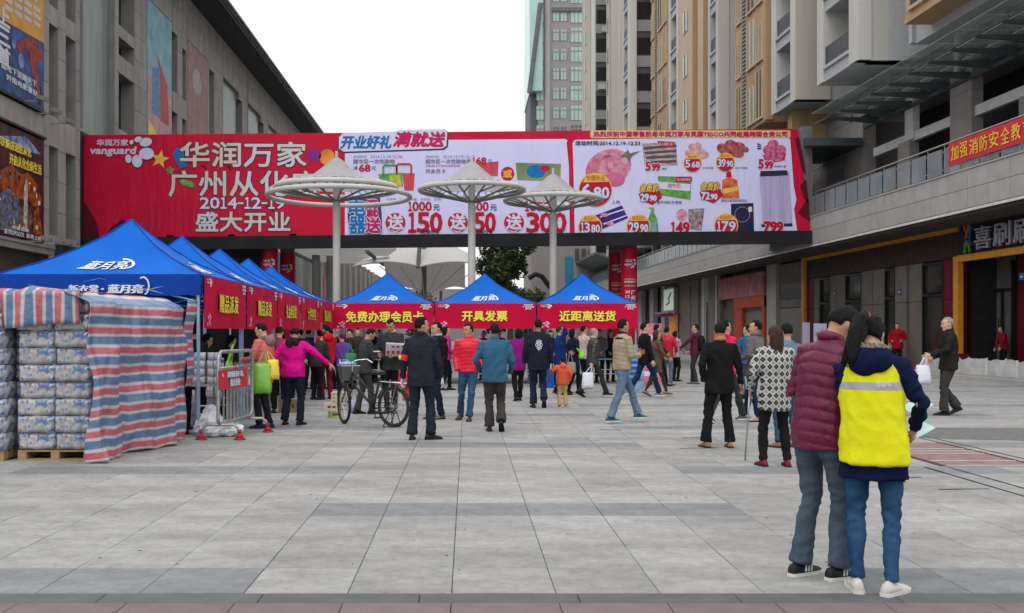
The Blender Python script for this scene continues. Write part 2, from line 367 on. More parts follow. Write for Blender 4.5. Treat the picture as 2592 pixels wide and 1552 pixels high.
b = MB(); text(b, '年度巨献', fn, (.72,.085,.86,.115), .026, .001, 0, .001, 2); text(b, 'BETROPOLICK', fn, (.66,.03,.82,.07), .026, .001, 0, .001, 2); text(b, '即将上映', fn, (.84,.03,.97,.07), .026, .001, 0, .001, 2); b.build('lettering', m_white, e)
e, fn = poster('wall_poster', 53.7, 58.1, 8, 19.7, 'narrow sky blue and pink poster with a cartoon city, on the left mall wall', M('poster_sky', (.10,.30,.42), .5, .3, 1.2, col2=(.26,.42,.48)), LX-.02)
shape(e, fn, [(0,.40),(1,.30),(1,.62),(0,.66)], M('poster_pink', (.45,.28,.28), .5, .2, 2)); shape(e, fn, [(0,0),(.65,0),(.6,.28),(.3,.36),(0,.32)], M('poster_rose', (.42,.24,.25), .5, .4, 2), .006)
shape(e, fn, [(.15,.48),(.2,.70),(.45,.72),(.5,.48)], M('poster_tower', (.10,.22,.42), .5, .4, 5), .008); shape(e, fn, [(.5,.47),(.5,.70),(.35,.78),(.6,.72),(.8,.66),(.88,.47)], m_pred, .009)
shape(e, fn, [(0,.36),(.05,.44),(.7,.34),(.65,.29)], m_pyel, .010); shape(e, fn, [(.15,.0),(.2,.26),(.3,.26),(.45,.0)], m_white, .011)
e, fn = poster('wall_poster', 61.5, 66.0, 8, 19.7, 'faded rusty pink poster with white writing, on the far part of the left mall wall', M('poster_faded', (.27,.16,.14), .6, .3, 1.5, col2=(.33,.22,.2)), LX-.02)
shape(e, fn, circ(.45, .82, .22, .07), M('poster_faded_pale', (.36,.33,.31), .6, .2, 3))
b = MB()
for i, ch in enumerate('新春钜惠'): text(b, ch, fn, (.40, .40-.14*i, .78, .52-.14*i), .01, .004)
b.build('lettering', MATS['poster_faded_pale'], e)
# flood lamps on the ledges
m_lamp = M('lamp_grey', (.25,.25,.24), .5)
i = 0
for y, z, lb in ((38.6, 10.55, 'grey flood lamp on the upper poster ledge, first from the street end'), (39.9, 10.35, 'grey flood lamp under the lower corner of the blue poster'), (41.3, 10.25, 'grey flood lamp on the bare stone right of the blue poster'),
                 (39.0, 5.1, 'grey flood lamp on the ledge under the fiery poster'), (40.3, 5.1, 'grey flood lamp at the ledge end by the fiery poster'), (41.7, 5.2, 'grey flood lamp on the stone past the fiery poster'), (50.2, 10.8, 'grey flood lamp below the tall green glass panel')):
    e = empty('flood_lamp', (LX+.6, y, z), lb, 'flood lamp', 'flood lamps along the mall wall')
    b = MB(); b.obox((LX+.8, y, z+.1), (.32,.42,.16), (0,.3,0)); b.build('lamp_head', m_lamp, e)
    b = MB(); b.tube([(LX,y,z),(LX+.7,y,z)], .03, 6); b.build('arm', m_lamp, e)

# ---------------------------------------------------------------- right podium building
def RF(d, s, z): return (17.07-.032*s+d, s, z)
def sR(px, d=0.): return (17.07+d)/((px-1183)/F+.032)
m_fasc = M('fascia_stone', (.36,.345,.33), .8, .08, 2, .08, 40, rand=.05)
m_wall = M('podium_stone', (.27,.255,.235), .8, .10, 1.5, rand=.05)
m_metal = M('railing_steel', (.33,.31,.26), .35, .1, metal=.6)
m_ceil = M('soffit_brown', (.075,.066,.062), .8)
pod = empty('podium_building', (20, 60, 0), 'grey stone shopping podium along the right side, with balcony, glass canopy and shopfronts', 'building')
for z0, z1 in ((5.5, 6.13), (6.13, 6.74)):
    s = 20.0
    while s < 131:
        b = MB(RF); b.box(0, .08, s+.008, s+1.162, z0+.008, z1-.008); b.build('stone_panel', m_fasc, pod); s += 1.17
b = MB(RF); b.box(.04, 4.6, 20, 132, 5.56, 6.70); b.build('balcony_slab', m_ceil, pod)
b = MB(RF); b.box(-.03, .25, 20, 132, 6.742, 6.80); b.build('coping', m_fasc, pod)
b = MB(RF); b.box(.0, .06, 20, 132, 5.40, 5.485); b.build('edge_trim', M('white_trim', (.6,.6,.58), .5), pod)
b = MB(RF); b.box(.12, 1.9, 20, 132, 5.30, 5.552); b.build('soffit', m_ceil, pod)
# railing
b = MB(RF); b.tube([(.15,20,7.86),(.15,130,7.86)], .035, 8); b.build('handrail', m_metal, pod)
pm = MB(RF)
s = 21.
posts = []
while s < 128:
    posts.append(s); s += 1.13
m_rg = M('railing_glass', (.30,.36,.37), .08, .15, 1, spec=.5, alpha=.42)
for i, s in enumerate(posts):
    b = MB(RF); b.tube([(.15,s,6.8),(.15,s,7.84)], .022, 6); b.obox((.13,s,7.0),(.05,.14,.04)); b.obox((.13,s,7.6),(.05,.14,.04)); b.build('railing_post', m_metal, pod)
    if i+1 < len(posts): b = MB(RF); b.box(.10, .115, s+.07, posts[i+1]-.07, 6.86, 7.72); b.build('glass_pane', m_rg, pod)
# red safety banner on the railing
e = empty('red_banner', RF(.0, 30, 7), 'long red banner with yellow writing tied along the balcony rail on the right', 'banner')
s0, s1 = 33.0, 24.0
m_bred = M('banner_red', (.56,.03,.05), .55, .12, 2, .3, 3); m_byel = M('banner_yellow', (.85,.52,.04), .55, .1)
def bfn(u, v, w): return RF(.06-w+.015*math.sin(u*40), lerp(s0, s1, u), lerp(7.06, 7.80, v)-.02*u)
b = MB(); b.grid(lambda u, v: bfn(u, v, 0), 40, 3); b.grid(lambda u, v: bfn(u, v, -.01), 40, 3); b.build('cloth', m_bred, e)
b = MB()
for i, ch in enumerate('加强消防安全教育，提高防火意识'):
    if ch != '，': text(b, ch, bfn, (.02+.064*i, .18, .072+.064*i, .84), .012, .0012)
    else: text(b, ch, bfn, (.02+.064*i, .15, .035+.064*i, .32), .012)
b.build('lettering', m_byel, e)
# upper floor: back wall, piers, beams, dark openings
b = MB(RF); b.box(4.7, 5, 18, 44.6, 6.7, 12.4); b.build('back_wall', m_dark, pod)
b = MB(RF); b.box(2.3, 9, 20, 135, 11.35, 12.5); b.build('parapet_wall', m_wall, pod)
b = MB(RF); b.box(2.1, 2.3, 20, 60, 12.35, 12.52); b.box(2.0,2.1,20,60,11.9,11.96); b.build('parapet_rail', m_metal, pod)
m_beam = M('beam_white', (.55,.56,.54), .7)
b = MB(RF); b.box(2.42, 2.6, 18, 44.0, 9.33, 9.70); b.build('white_beam', m_beam, pod)
for a, c, w, z1 in ((35.7, 37.2, .42, 11.3), (27.5, 29.0, .42, 11.3), (44.8, 46.2, .6, 11.3)):
    z = 6.8
    while z < z1-.1:
        zz = min(z1, z+1.75); b = MB(RF); b.box(2.3, 2.3+w, a, c, z+.012, zz); b.build('pier_block', m_wall, pod); z = zz
b = MB(RF); b.box(2.3, 2.7, 40.4, 41.4, 6.8, 9.4); b.build('pier', m_wall, pod)
b = MB(RF); b.box(2.35, 2.62, 40.2, 40.9, 9.4, 11.3); b.build('pier', m_beam, pod)
b = MB(RF); b.box(2.35, 2.6, 32.2, 32.9, 6.8, 9.33); b.build('pier', m_wall, pod)
# stone wall and windows further along
z = 6.8
for z0, z1 in ((6.8,8.3),(8.3,9.8),(9.8,11.34)):
    s = 46.2
    while s < 134: b = MB(RF); b.box(2.3, 2.5, s+.01, s+1.79, z0+.01, z1-.01); b.build('stone_panel', m_wall, pod) if s < 58 else more2.append((b.v, b.f)) if 'more2' in globals() else globals().__setitem__('more2', [(b.v, b.f)]); s += 1.8
b = MB(); [b.add(v, f) for v, f in more2]; tag(b.build('stone_panels_far', m_wall, pod), kind='stuff')
b = MB(RF); b.box(2.4, 8, 46.2, 135, 0, 11.4); b.build('inner_core', M('core_grey', (.11,.105,.10), .8), pod)
b = MB(RF); b.box(2.22, 2.35, 46.6, 48.6, 6.85, 9.3); b.build('window', M('win_grey', (.17,.175,.175), .2, .2, .8), pod)
for s in [52+3.6*i for i in range(22)]:
    b = MB(RF); b.box(2.24, 2.32, s, s+1.9, 7.3, 10.0); b.build('window', m_dark, pod)
    b = MB(RF); b.box(2.0, 2.26, s+2.3, s+2.9, 6.8, 11.3); b.build('pilaster', m_wall, pod)
# glass canopy
m_cg = M('canopy_glass', (.30,.36,.33), .2, .25, .9, spec=.4, alpha=.50); m_rib = M('canopy_rib', (.07,.09,.095), .5)
s = 20.8; ribs = []
while s < 44.5: ribs.append(s); s += 1.5
zc = 10.85
for i, s in enumerate(ribs):
    b = MB(RF); b.loft([[(0.05,s-.05,zc),(0.05,s+.05,zc),(.05,s+.05,zc+.08),(.05,s-.05,zc+.08)],[(2.35,s-.06,zc-.18),(2.35,s+.06,zc-.18),(2.35,s+.06,zc+.10),(2.35,s-.06,zc+.10)]])
    for d in (.2, 1.2, 2.1): b.tube([(d,s,zc+.05),(d-.05,s-.1,zc+.22)], .015, 5); b.tube([(d,s,zc+.05),(d-.05,s+.1,zc+.22)], .015, 5)
    b.build('canopy_rib', m_rib, pod)
    if i+1 < len(ribs):
        for d0, d1 in ((-.6, .45), (.47, 1.45), (1.47, 2.5)):
            b = MB(RF); b.box(d0+.01, d1-.01, s+.02, s+1.48, zc+.24, zc+.26); b.build('glass_pane', m_cg, pod)
b = MB(RF); b.tube([(0,20,zc+.03),(0,44.5,zc+.03)], .03, 6); b.tube([(2.3,20,zc-.1),(2.3,44.5,zc-.1)], .09, 8); b.build('canopy_rail', m_rib, pod)
b = MB(RF); b.box(-.3, 2.2, 44.6, 49.5, 9.95, 10.3); b.box(-.3, 1.2, 49.6, 56, 9.5, 9.95); b.build('low_canopy', m_rib, pod)
# far canopy and building closing the view
b = MB(RF); b.loft([[(-1.5,96,9.4),(3,96,7.4),(3,96,7.25),(-1.5,96,9.2)],[(-1.5,136,9.4),(3,136,7.4),(3,136,7.25),(-1.5,136,9.2)]]); b.build('far_canopy', M('far_canopy_teal', (.12,.16,.165), .35), pod)

# ground floor shopfronts (wall plane 1.87 m behind the fascia)
D = 1.87
m_ss = M('podium_stone_shaded', (.165,.150,.130), .8, .14, 1.5, rand=.06)  # podium stone, warmer, with the overhang's shade put into its colour
def srect(px0, px1, z0, z1, d0=D, d1=D+.2, name='wall_panel', mat=None, pr=None):
    if mat is m_wall and px0 > 1700: mat = MATS['podium_stone_shaded']  # walls under the overhang take the darkened copy of the stone
    q_ = d0 if d0 > D+.5 else D
    b = MB(RF); b.box(d0, d1, sR(px1, q_), sR(px0, q_), z0, z1); return b.build(name, mat or m_wall, pr or pod)
m_dgl = M('door_glass', (.07,.066,.058), .1, .4, .9, spec=.5, col2=(.15,.14,.125)); m_dk = M('shop_brown', (.046,.026,.025), .6, .25); m_dr = M('shop_dark_red', (.120,.008,.018), .55, .15); m_frame = M('shop_orange_frame', (.56,.25,.03), .5, .12)  # door glass: its grey reflection is put into the base colour
m_wg = M('shop_window_glass', (.018,.018,.017), .06, .4, .9, spec=.55, col2=(.05,.048,.044)); m_wf = M('window_frame_black', (.012,.012,.013), .4)
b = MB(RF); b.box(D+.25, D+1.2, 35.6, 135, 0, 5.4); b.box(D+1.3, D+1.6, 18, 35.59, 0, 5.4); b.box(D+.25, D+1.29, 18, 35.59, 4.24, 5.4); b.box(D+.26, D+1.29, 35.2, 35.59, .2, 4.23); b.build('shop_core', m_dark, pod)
shop = empty('corner_shop', RF(D, 43, .15), 'dark red shop front with orange frame and silver lettering over its door', 'shop front')
srect(2042, 2435, 4.22, 5.38, name='upper_panel', mat=m_dk, pr=shop)
srect(2435, 2700, 4.22, 5.38, D-.1, name='sign_board', mat=M('sign_board_black', (.018,.014,.016), .5), pr=shop)
for a, c, mt in ((2042,2060,m_dr),(2060,2075,m_ss),(2100,2140,m_ss),(2180,2208,m_ss),(2209,2240,m_ss),(2265,2295,m_ss),(2303,2335,m_ss),(2387,2435,m_dr)):
    srect(a, c-1, 2.72, 4.2, name='stone_panel', mat=mt, pr=shop); srect(a, c-1, .15, 2.70, name='stone_panel', mat=mt, pr=shop)
for a, c in ((2075,2100),(2140,2180),(2240,2265),(2335,2387)):
    for z0, z1 in ((.35,2.95),(3.02,4.15)):
        w = srect(a, c, z0, z1, D+.08, D+.12, 'window', m_wg, shop)
        b = MB(RF); s0_, s1_ = sR(c, D), sR(a, D)
        for q in ((s0_-.02,s0_+.06,z0,z1),(s1_-.06,s1_+.02,z0,z1)): b.box(D-.02, D+.14, *q)
        b.box(D-.02, D+.14, s0_, s1_, z1-.07, z1+.02); b.build('frame', m_wf, w)
    srect(a, c, .15, .33, name='sill', mat=m_ss, pr=shop)
b = MB(RF)
for z in [.3+.11*i for i in range(36)]: b.box(D+.02, D+.1, 39.42, 39.6, z, z+.06)
b.build('vent_grille', m_ss, shop)
def bar(px0, px1, z0, z1, d=D-.14, dd=.14): b = MB(RF); b.box(d, d+dd, sR(px1, D), sR(px0, D), z0, z1); b.build('orange_frame', m_frame, shop)
bar(2035, 2042, .15, 5.3); bar(2042, 2432, 5.16, 5.34)
bar(2435, 2447, .75, 4.2, D-.32, .2); bar(2435, 2700, 4.02, 4.22, D-.33, .2); bar(2435, 2700, 4.23, 4.27, D-.2)
b = MB(RF); b.box(D-.3, D+.1, sR(2447,D), sR(2435,D), .15, .74); b.build('post_base', m_dr, shop)
srect(2447, 2760, .15, 4.24, D+1.14, D+1.24, 'recess_wall', m_dr, shop)
srect(2460, 2503, .15, 4.23, D+.9, D+1.13, 'recess_wall', m_dk, shop)
dd = srect(2505, 2568, .15, 4.2, D+1.05, D+1.1, 'glass_door', m_dgl, shop)
b = MB(RF)
for px in (2505, 2540, 2566): s_ = sR(px, D+1.05); b.box(D+.98, D+1.12, s_-.05, s_+.05, .15, 4.0 if px != 2540 else 2.95)
b.box(D+.98, D+1.12, sR(2568,D+1.05), sR(2505,D+1.05), 2.95, 3.05); b.tube([(D+.95, sR(2535,D+1.05), 1.1),(D+.95, sR(2535,D+1.05), 2.0)], .02, 6); b.tube([(D+.95, sR(2546,D+1.05), 1.1),(D+.95, sR(2546,D+1.05), 2.0)], .02, 6); b.build('frame', m_wf, dd)
b = MB(RF); b.box(D-.3, D+3, 20, sR(2448,D), .15, .19); b.build('threshold', m_wall, shop)
def signfn(u, v, w): return RF(D-.12-w, lerp(sR(2448, D), sR(2700, D), u), lerp(4.27, 5.38, v))
b = MB()
for i, ch in enumerate('喜刷刷'):
    for q in range(3): text(b, ch, signfn, (.155+.21*i, .10, .335+.21*i, .80), .02+.04*q, .005)
b.build('lettering', M('sign_silver', (.42,.43,.47), .35, .15, metal=.4), shop)
def arc(pts, col, nm):
    b = MB(); b.tube([signfn(u, v, .06) for u, v in pts], [.05]*len(pts), 8); b.build('logo_shape', M(nm, col, .5), shop)
arc([(.03,.95),(.035,.8),(.055,.66),(.075,.80),(.085,.95)], (.45,.13,.02), 'logo_orange'); arc([(.055,.62),(.055,.5)], (.5,.2,.03), 'logo_orange')
arc([(.03,.05),(.04,.28),(.06,.42),(.08,.28),(.095,.05)], (.09,.30,.02), 'logo_green'); arc([(.12,.85),(.095,.72),(.09,.5),(.10,.35),(.125,.28)], (.01,.08,.32), 'logo_blue'); arc([(.0,.7),(.03,.6),(.035,.4),(.01,.25)], (.10,.01,.12), 'logo_purple')
# small blue door numbers
m_bl = M('door_number_blue', (.03,.10,.38), .4)
for px, z, lb in ((2278, 3.05, 'small blue number plate between the two near dark windows'), (2114, 3.25, 'small blue number plate by the far dark window'), (2588, 3.2, 'small blue number plate on the dark red wall at the picture edge'), (1949, 3.6, 'small blue number plate beside the red arch')):
    s_ = sR(px, D); b = MB(RF); b.box(D-.03, D, s_-.13, s_+.13, z, z+.22); e = tag(b.build('number_plate', m_bl), lb, 'number plate', 'blue number plates on the shops')
    b = MB(RF); b.box(D-.036, D-.03, s_-.06, s_+.06, z+.08, z+.13); b.build('number_mark', m_white, e)
# plinth with kerb step
b = MB(RF); b.box(-.05, D+.05, 18, 135, 0, .148); b.build('plinth', m_wall, pod)
s = 19.
while s < 70:
    b = MB(RF); b.box(-.42, -.06, s+.005, s+1.19, -.02, .13); b.build('kerb_stone', m_fasc, pod); s += 1.2
b = MB(RF); b.box(.3, 1.3, 36.5, 56, .15, .19); tag(b.build('red_carpet', M('carpet_red', (.25,.02,.05), .9)), 'dark red carpet laid on the plinth before the windows', 'carpet')
# shops further along
srect(1972, 2034, 2.85, 5.2, name='wall_panel', mat=m_wall); srect(1972, 2034, .15, 2.8, name='shutter', mat=M('shutter_grey', (.19,.19,.18), .6, .1, 3, stretch=(1,20,1)))
srect(1976, 2030, 3.3, 4.1, D-.04, D, 'vent_grille', m_dark)
srect(1947, 1971, .15, 5.3, D-.15, name='pier', mat=m_fasc)
arch = empty('red_arch', RF(D, 59, .15), 'orange red arch frame round a shop door with a pink banner on top', 'door surround')
m_or = M('arch_red', (.42,.07,.03), .6, .15)
for a, c in ((1868,1888),(1938,1946)): srect(a, c, .15, 3.6, D-.25, D, 'arch_leg', m_or, arch)
srect(1868, 1946, 3.0, 3.62, D-.28, D, 'arch_top', m_or, arch); srect(1830, 1946, 3.64, 5.0, D-.3, D, 'banner_panel', M('arch_banner', (.30,.06,.06), .6, .4, 2, .3, 3, col2=(.40,.18,.17)), arch)
srect(1888, 1938, .15, 3.0, name='shutter', mat=MATS['shutter_grey']); srect(1831, 1868, .15, 3.1, name='wooden_panel', mat=M('brown_board', (.13,.085,.06), .7, .3)); srect(1831,1868,3.1,3.6,name='dark_panel',mat=m_dark)
for a, c in ((1756,1774),(1800,1830),(1726,1754)): srect(a, c, .15, 5.3, D-.2, name='pier', mat=m_wall)
srect(1774, 1800, .15, 5.3, D, name='wall_panel', mat=m_fasc); srect(1788, 1797, .15, 3.6, D-.03, D, 'window', m_dark)
b = MB(RF); b.tube([(D-.3,68.7,.2),(D-.3,68.7,5.4)], .07, 8); b.tube([(D-.3,65.6,.2),(D-.3,65.6,5.4)], .06, 8); b.build('drain_pipe', m_beam, pod)
srect(1686, 1725, .15, 5.3, D, name='wall_panel', mat=m_wall)
for px in (1620,1650,1680): srect(px, px+9, .15, 5.3, D-.2, name='pier', mat=m_fasc)
b = MB(RF); b.box(.7, D, 75.9, 80.2, 3.0, 3.1); b.build('shelf', m_wall, pod)
lb_ = empty('light_box_sign', RF(1.5, 78, 3.2), 'lit pale green square sign box above the orange pillar', 'sign')
b = MB(RF); b.box(D-.55, D-.2, 76.2, 79.8, 3.15, 5.0); b.build('box_frame', m_metal, lb_)
b = MB(RF); b.box(D-.57, D-.55, 76.4, 79.6, 3.25, 4.9); b.build('lit_face', M('sign_lit', (.62,.72,.60), .5, .05, emit=.25), lb_)
b = MB(RF); b.tube([(D-.6,77,4.6),(D-.6,77.8,4.2),(D-.6,77.5,3.9),(D-.6,78.6,3.7)], .06, 6); b.build('sign_mark', M('sign_mark_blue', (.12,.2,.28), .5), lb_)
srect(1708, 1722, .3, 3.3, D-.45, D-.2, 'orange_pillar', M('orange_pillar', (.6,.26,.07), .6, .3, 3, emit=.15))
m_purp = M('garland_purple', (.38,.08,.32), .7, .3); gl = MB()
for i in range(60): s_ = lerp(75.5, 81, rnd.random()); gl.ell(RF(D-.6+rnd.uniform(-.1,.1), s_, 3.0+rnd.uniform(-.15,.12)), (.13,.13,.13), 6, 4)
tag(gl.build('garland', m_purp), 'purple paper garland hanging under the lit square sign', 'garland')
# cafe tables with stools on the plinth
m_blk = M('black_metal', (.02,.02,.021), .45, metal=.3)
for i, (s_, lb) in enumerate(((44.3,'black cafe table by the windows, far one beside the red coated person'),(41.8,'black cafe table by the windows, middle of the three'),(39.6,'black cafe table nearest to the orange post'))):
    x_, y_, z_ = RF(1.0, s_, .15)
    e = empty('cafe_table', (x_, y_, z_), lb, 'cafe table', 'black cafe tables on the plinth', local=True)
    b = MB(); b.box(-.35,.35,-.55,.55,.72,.75); b.build('table_top', m_blk, e)
    for sx in (-.3,.3):
        for sy in (-.5,.5): b = MB(); b.tube([(sx,sy,0),(sx*.9,sy*.8,.72)], .018, 6); b.build('leg', m_blk, e)
    b = MB(); b.tube([(-.3,-.5,.3),(-.3,.5,.3)], .014, 6); b.build('rail', m_blk, e)
ch0 = None
for i, (s_, d_, lb) in enumerate(((45.2,.6,'black cafe chair at the far cafe table'),(43.2,.6,'black cafe chair between far and middle cafe tables'),(42.6,1.4,'black cafe chair against the wall by the middle table'),(40.7,.6,'black cafe chair between middle and near cafe tables'),(38.7,.9,'black cafe chair next to the orange post'))):
    x_, y_, z_ = RF(d_, s_, .15)
    if ch0 is None:
        ch0 = e = empty('cafe_chair', (x_,y_,z_), lb, 'cafe chair', 'black cafe chairs on the plinth', local=True)
        b = MB(); b.box(-.2,.2,-.2,.2,.43,.46); b.build('seat', m_blk, e); b = MB(); b.box(-.2,.2,.18,.21,.55,.9); b.build('backrest', m_blk, e)
        for sx in (-.18,.18):
            for sy in (-.18,.19): b = MB(); b.tube([(sx,sy,0),(sx,sy,.45 if sy < 0 else .88)], .014, 5); b.build('leg', m_blk, e)
    else: copy_thing(ch0, (x_,y_,z_), rnd.uniform(-.5,.5), lb)
# torn white sheet in front of the door
b = MB(RF); b.grid(lambda u, v: (.35+.06*math.sin(u*30), lerp(35.4, 27, u), .15+v*(.50+.02*math.sin(u*70)+.02*math.sin(u*33))), 90, 4)
b.grid(lambda u, v: (.42+.06*math.sin(u*30), lerp(35.4, 27, u), .15+v*(.46+.02*math.sin(u*70)+.02*math.sin(u*33))), 90, 4)
e = tag(b.build('plastic_sheet', M('white_sheet', (.45,.46,.45), .6, .15, 3, .3, 5)), 'low torn white sheet screening the shop door on the right', 'sheet')
b = MB(RF)
for u in range(14): b.cyl(.4+.02*(u % 3), 35.2-u*.55, .15, .68+.02*math.sin(u*3), .035, n=6)
b.build('post', m_beam, e)

# ---------------------------------------------------------------- residential towers
m_cream = M('tower_cream', (.44,.40,.335), .8, .12, .9, stretch=(1,1,.12)); m_twh = M('tower_white', (.51,.50,.465), .8, .10, .9, stretch=(1,1,.12)); m_tor = M('tower_orange', (.44,.285,.16), .8, .16, .9, stretch=(1,1,.12)); m_tord = M('tower_orange_pale', (.50,.375,.25), .8, .08, .6)
m_tg = M('tower_grey', (.27,.27,.27), .85, .06, .8); m_rail = M('tower_rail', (.055,.058,.065), .5); m_tglass = M('tower_glass', (.17,.21,.20), .15, .4, .5, spec=.7, col2=(.30,.34,.33)); m_rec = M('tower_recess', (.085,.083,.082), .7, .3, .4)
m_lgrey = M('tower_light_grey', (.42,.43,.44), .8, .05)
FH = 3.05
def bay(tw, s0, s1, kind, wall, zb=12.55, zt=48, depth=9, x=0., floors=None):
    """kind: balcony / windows / plain / slits on the plaza side between s0 (near) and s1 (far)"""
    core = MB(RF)
    n = int((zt-zb)/FH)
    if kind == 'balcony':
        core.box(x+1.3, x+depth, s0, s1, zb, zt)
        w = min(.75, (s1-s0)*.2)
        for a, c in ((s0, s0+w), (s1-w, s1)): b = MB(RF); b.box(x, x+1.3, a, c, zb, zt); b.build('pillar', m_twh, tw)
        for k in range(n):
            z = zb+k*FH
            b = MB(RF); b.box(x+.06, x+1.3, s0+w, s1-w, z, z+.62); b.box(x-.04, x+.3, s0+w, s1-w, z+.50, z+.64); b.build('balcony', m_lgrey, tw)
            b = MB(RF); b.box(x+.08, x+.13, s0+w, s1-w, z+.64, z+1.50); b.build('balustrade', m_rail, tw)
            b = MB(RF); b.box(x+1.22, x+1.28, s0+w+.3, s1-w-.3, z+.64, z+2.6); b.build('window', m_tglass, tw)
        core.build('wall', m_lgrey, tw)
    else:
        core.box(x, x+depth, s0, s1, zb, zt); core.build('wall', wall, tw)
        if kind == 'windows':
            L_ = s1-s0
            for k in range(n):
                z = zb+.35+k*FH
                for a, c, g in ((.05,.24,0), (.30,.55,1), (.66,.74,2), (.78,.95,0)):
                    if g == 2: continue
                    b = MB(RF); b.box(x-.03, x+.04, s0+a*L_, s0+c*L_, z, z+(1.95 if (k+g) % 2 else 2.5)); w_ = b.build('window', m_tglass if (k+g) % 3 else m_rec, tw)
                    b = MB(RF); fz = z+(1.95 if (k+g) % 2 else 2.5)
                    for q in ((s0+a*L_-.08, s0+a*L_), (s0+c*L_, s0+c*L_+.08), (s0+(a+c)/2*L_-.03, s0+(a+c)/2*L_+.03)): b.box(x-.10, x, q[0], q[1], z, fz)
                    b.box(x-.12, x, s0+a*L_-.08, s0+c*L_+.08, z-.12, z); b.build('frame', m_tord, w_)
            b = MB(RF); z = zb+.3
            while z < min(zt, 38): b.box(x-.09, x, s0+.63*L_, s0+.74*L_, z, z+.10); z += .22
            b.build('louvre_strip', m_tg, tw)
        if kind == 'slits':
            for k in range(n):
                z = zb+k*FH; m_ = (s0+s1)/2; ww = min(.6, (s1-s0)*.15)
                b = MB(RF); b.box(x-.05, x+.02, m_-ww, m_+ww, z+.8, z+2.3); b.build('window', m_tglass, tw)
                b = MB(RF); b.box(x-.08, x-.05, m_-ww*.06, m_+ww*.06, z+.8, z+2.3) ; b.build('window_bar', m_rail, tw)
def front(tw, s, px0, px1, mat, zb=12.55, zt=48, name='front_strip', off=-.12, recess=False):
    x0 = (px0-1183)/F*s; x1 = (px1-1183)/F*s; fx = 17.07-.032*s
    if recess:
        b = MB(); b.box(x0, x1, s-.02, s+.0, zb, zt); b.build('recess', m_rec, tw)
        z = zb
        while z < zt:
            b = MB(); b.box(x0, x1, s-.12, s-.021, z, z+.95); b.build('parapet', m_tg, tw); b = MB(); b.box(x0+.1, x1-.1, s-.06, s-.021, z+1.1, z+2.5); b.build('window', m_dark, tw)
            if rnd.random() < .45: b = MB(); xa = lerp(x0+.2, x1-.9, rnd.random()); b.box(xa, xa+.75, s-.42, s-.125, z+.1, z+.65); b.build('air_conditioner', m_lgrey, tw)
            z += FH
    else:
        b = MB(); b.box(x0, x1, s+off, s+.4, zb, zt); b.build(name, mat, tw)
tA = empty('apartment_tower', (18, 48, 12.5), 'pale apartment block over the podium canopy, nearest on the right with cream pillars', 'apartment tower')
bay(tA, sR(2013), sR(1952), 'balcony', m_cream, 12.55); front(tA, sR(2013), 2013, 2100, m_cream)
bay(tA, sR(2168), sR(2068), 'balcony', m_twh, 12.55, zt=30)
front(tA, sR(2168), 2172, 2203, m_twh, zt=30)
s_ = sR(2168)
x0 = X(2203, s_); b = MB(); b.box(x0, x0+5, s_+.5, s_+.7, 12.55, 30); b.build('recess', m_rec, tA)
b = MB(); b.box(x0, x0+5, s_+.1, s_+.5, 12.55, 14.0); b.build('parapet', m_lgrey, tA); b = MB(); b.box(x0, x0+5, s_+.12, s_+.16, 14.0, 15.4); b.build('balustrade', m_rail, tA)
b = MB(); b.box(X(2300,37.9), X(2300,37.9)+4, 37.6, 37.9, 12.55, 30); b.build('front_strip', m_lgrey, tA)
bay(tA, 28, sR(2275), 'windows', m_tor, 13.0, 30, 9, .25); b = MB(RF); b.box(.2, 1.2, 28, sR(2275), 12.85, 13.0); b.build('bay_edge', m_tor, tA)
b = MB(RF); b.cyl(2.05, 36.2, 11, 13, .12, n=10); b.build('drain_pipe', m_beam, tA); b = MB(RF); b.box(1.2, 8, 24, 37.6, 12.5, 13.2); b.build('podium_roof', m_lgrey, tA)
tB = empty('apartment_tower', (20, 58, 12.5), 'orange and white apartment block behind the near cream one, with louvred window strips', 'apartment tower')
bay(tB, sR(1935), sR(1863), 'windows', m_tor, 12.45); front(tB, sR(1935), 1935, 1956, m_tor)
bay(tB, sR(1817), sR(1792), 'balcony', m_twh, 9); front(tB, sR(1817), 1818, 1844, m_twh, 9); front(tB, sR(1817)+.3, 1844, 1900, None, 9, recess=True)
bay(tB, sR(1779), sR(1766), 'plain', m_tord, 9); front(tB, sR(1779), 1779, 1795, m_tor, 9)
b = MB(RF); b.box(.6, 6, 49, 49.6, 11, 12.6); b.build('orange_leg', m_tor, tB)
tC = empty('apartment_tower', (20, 68, 9), 'orange apartment block with slit windows and open shutter, middle of the tower row', 'apartment tower')
bay(tC, sR(1752), sR(1719), 'slits', m_tord, 9, 50); front(tC, sR(1752), 1752, 1768, m_tor, 9, 50)
bay(tC, sR(1717), sR(1692), 'balcony', m_twh, 9, 50)
b = MB(RF); b.box(-.7, 0, 66.8, 67.4, 13.5, 15.2); b.build('open_shutter', m_tglass, tC)
tD = empty('apartment_tower', (20, 80, 9), 'narrow orange apartment block with stacked bay windows, left of the middle tower', 'apartment tower')
bay(tD, sR(1690), sR(1649), 'windows', m_tor, 9, 52); front(tD, sR(1609), 1594, 1611, m_twh, 9, 52); front(tD, sR(1609)+.3, 1611, 1660, None, 9, 52, recess=True)
tE = empty('apartment_tower', (20, 100, 9), 'beige apartment block with white pillars, farthest of the right row', 'apartment tower')
bay(tE, sR(1592), sR(1575), 'balcony', m_cream, 9, 58); bay(tE, sR(1574), sR(1546), 'plain', m_cream, 9, 58); front(tE, sR(1592), 1592, 1596, m_twh, 9, 58)
bay(tE, sR(1543), sR(1535), 'slits', m_cream, 9, 58); front(tE, sR(1508), 1508, 1545, None, 9, 58, recess=True)
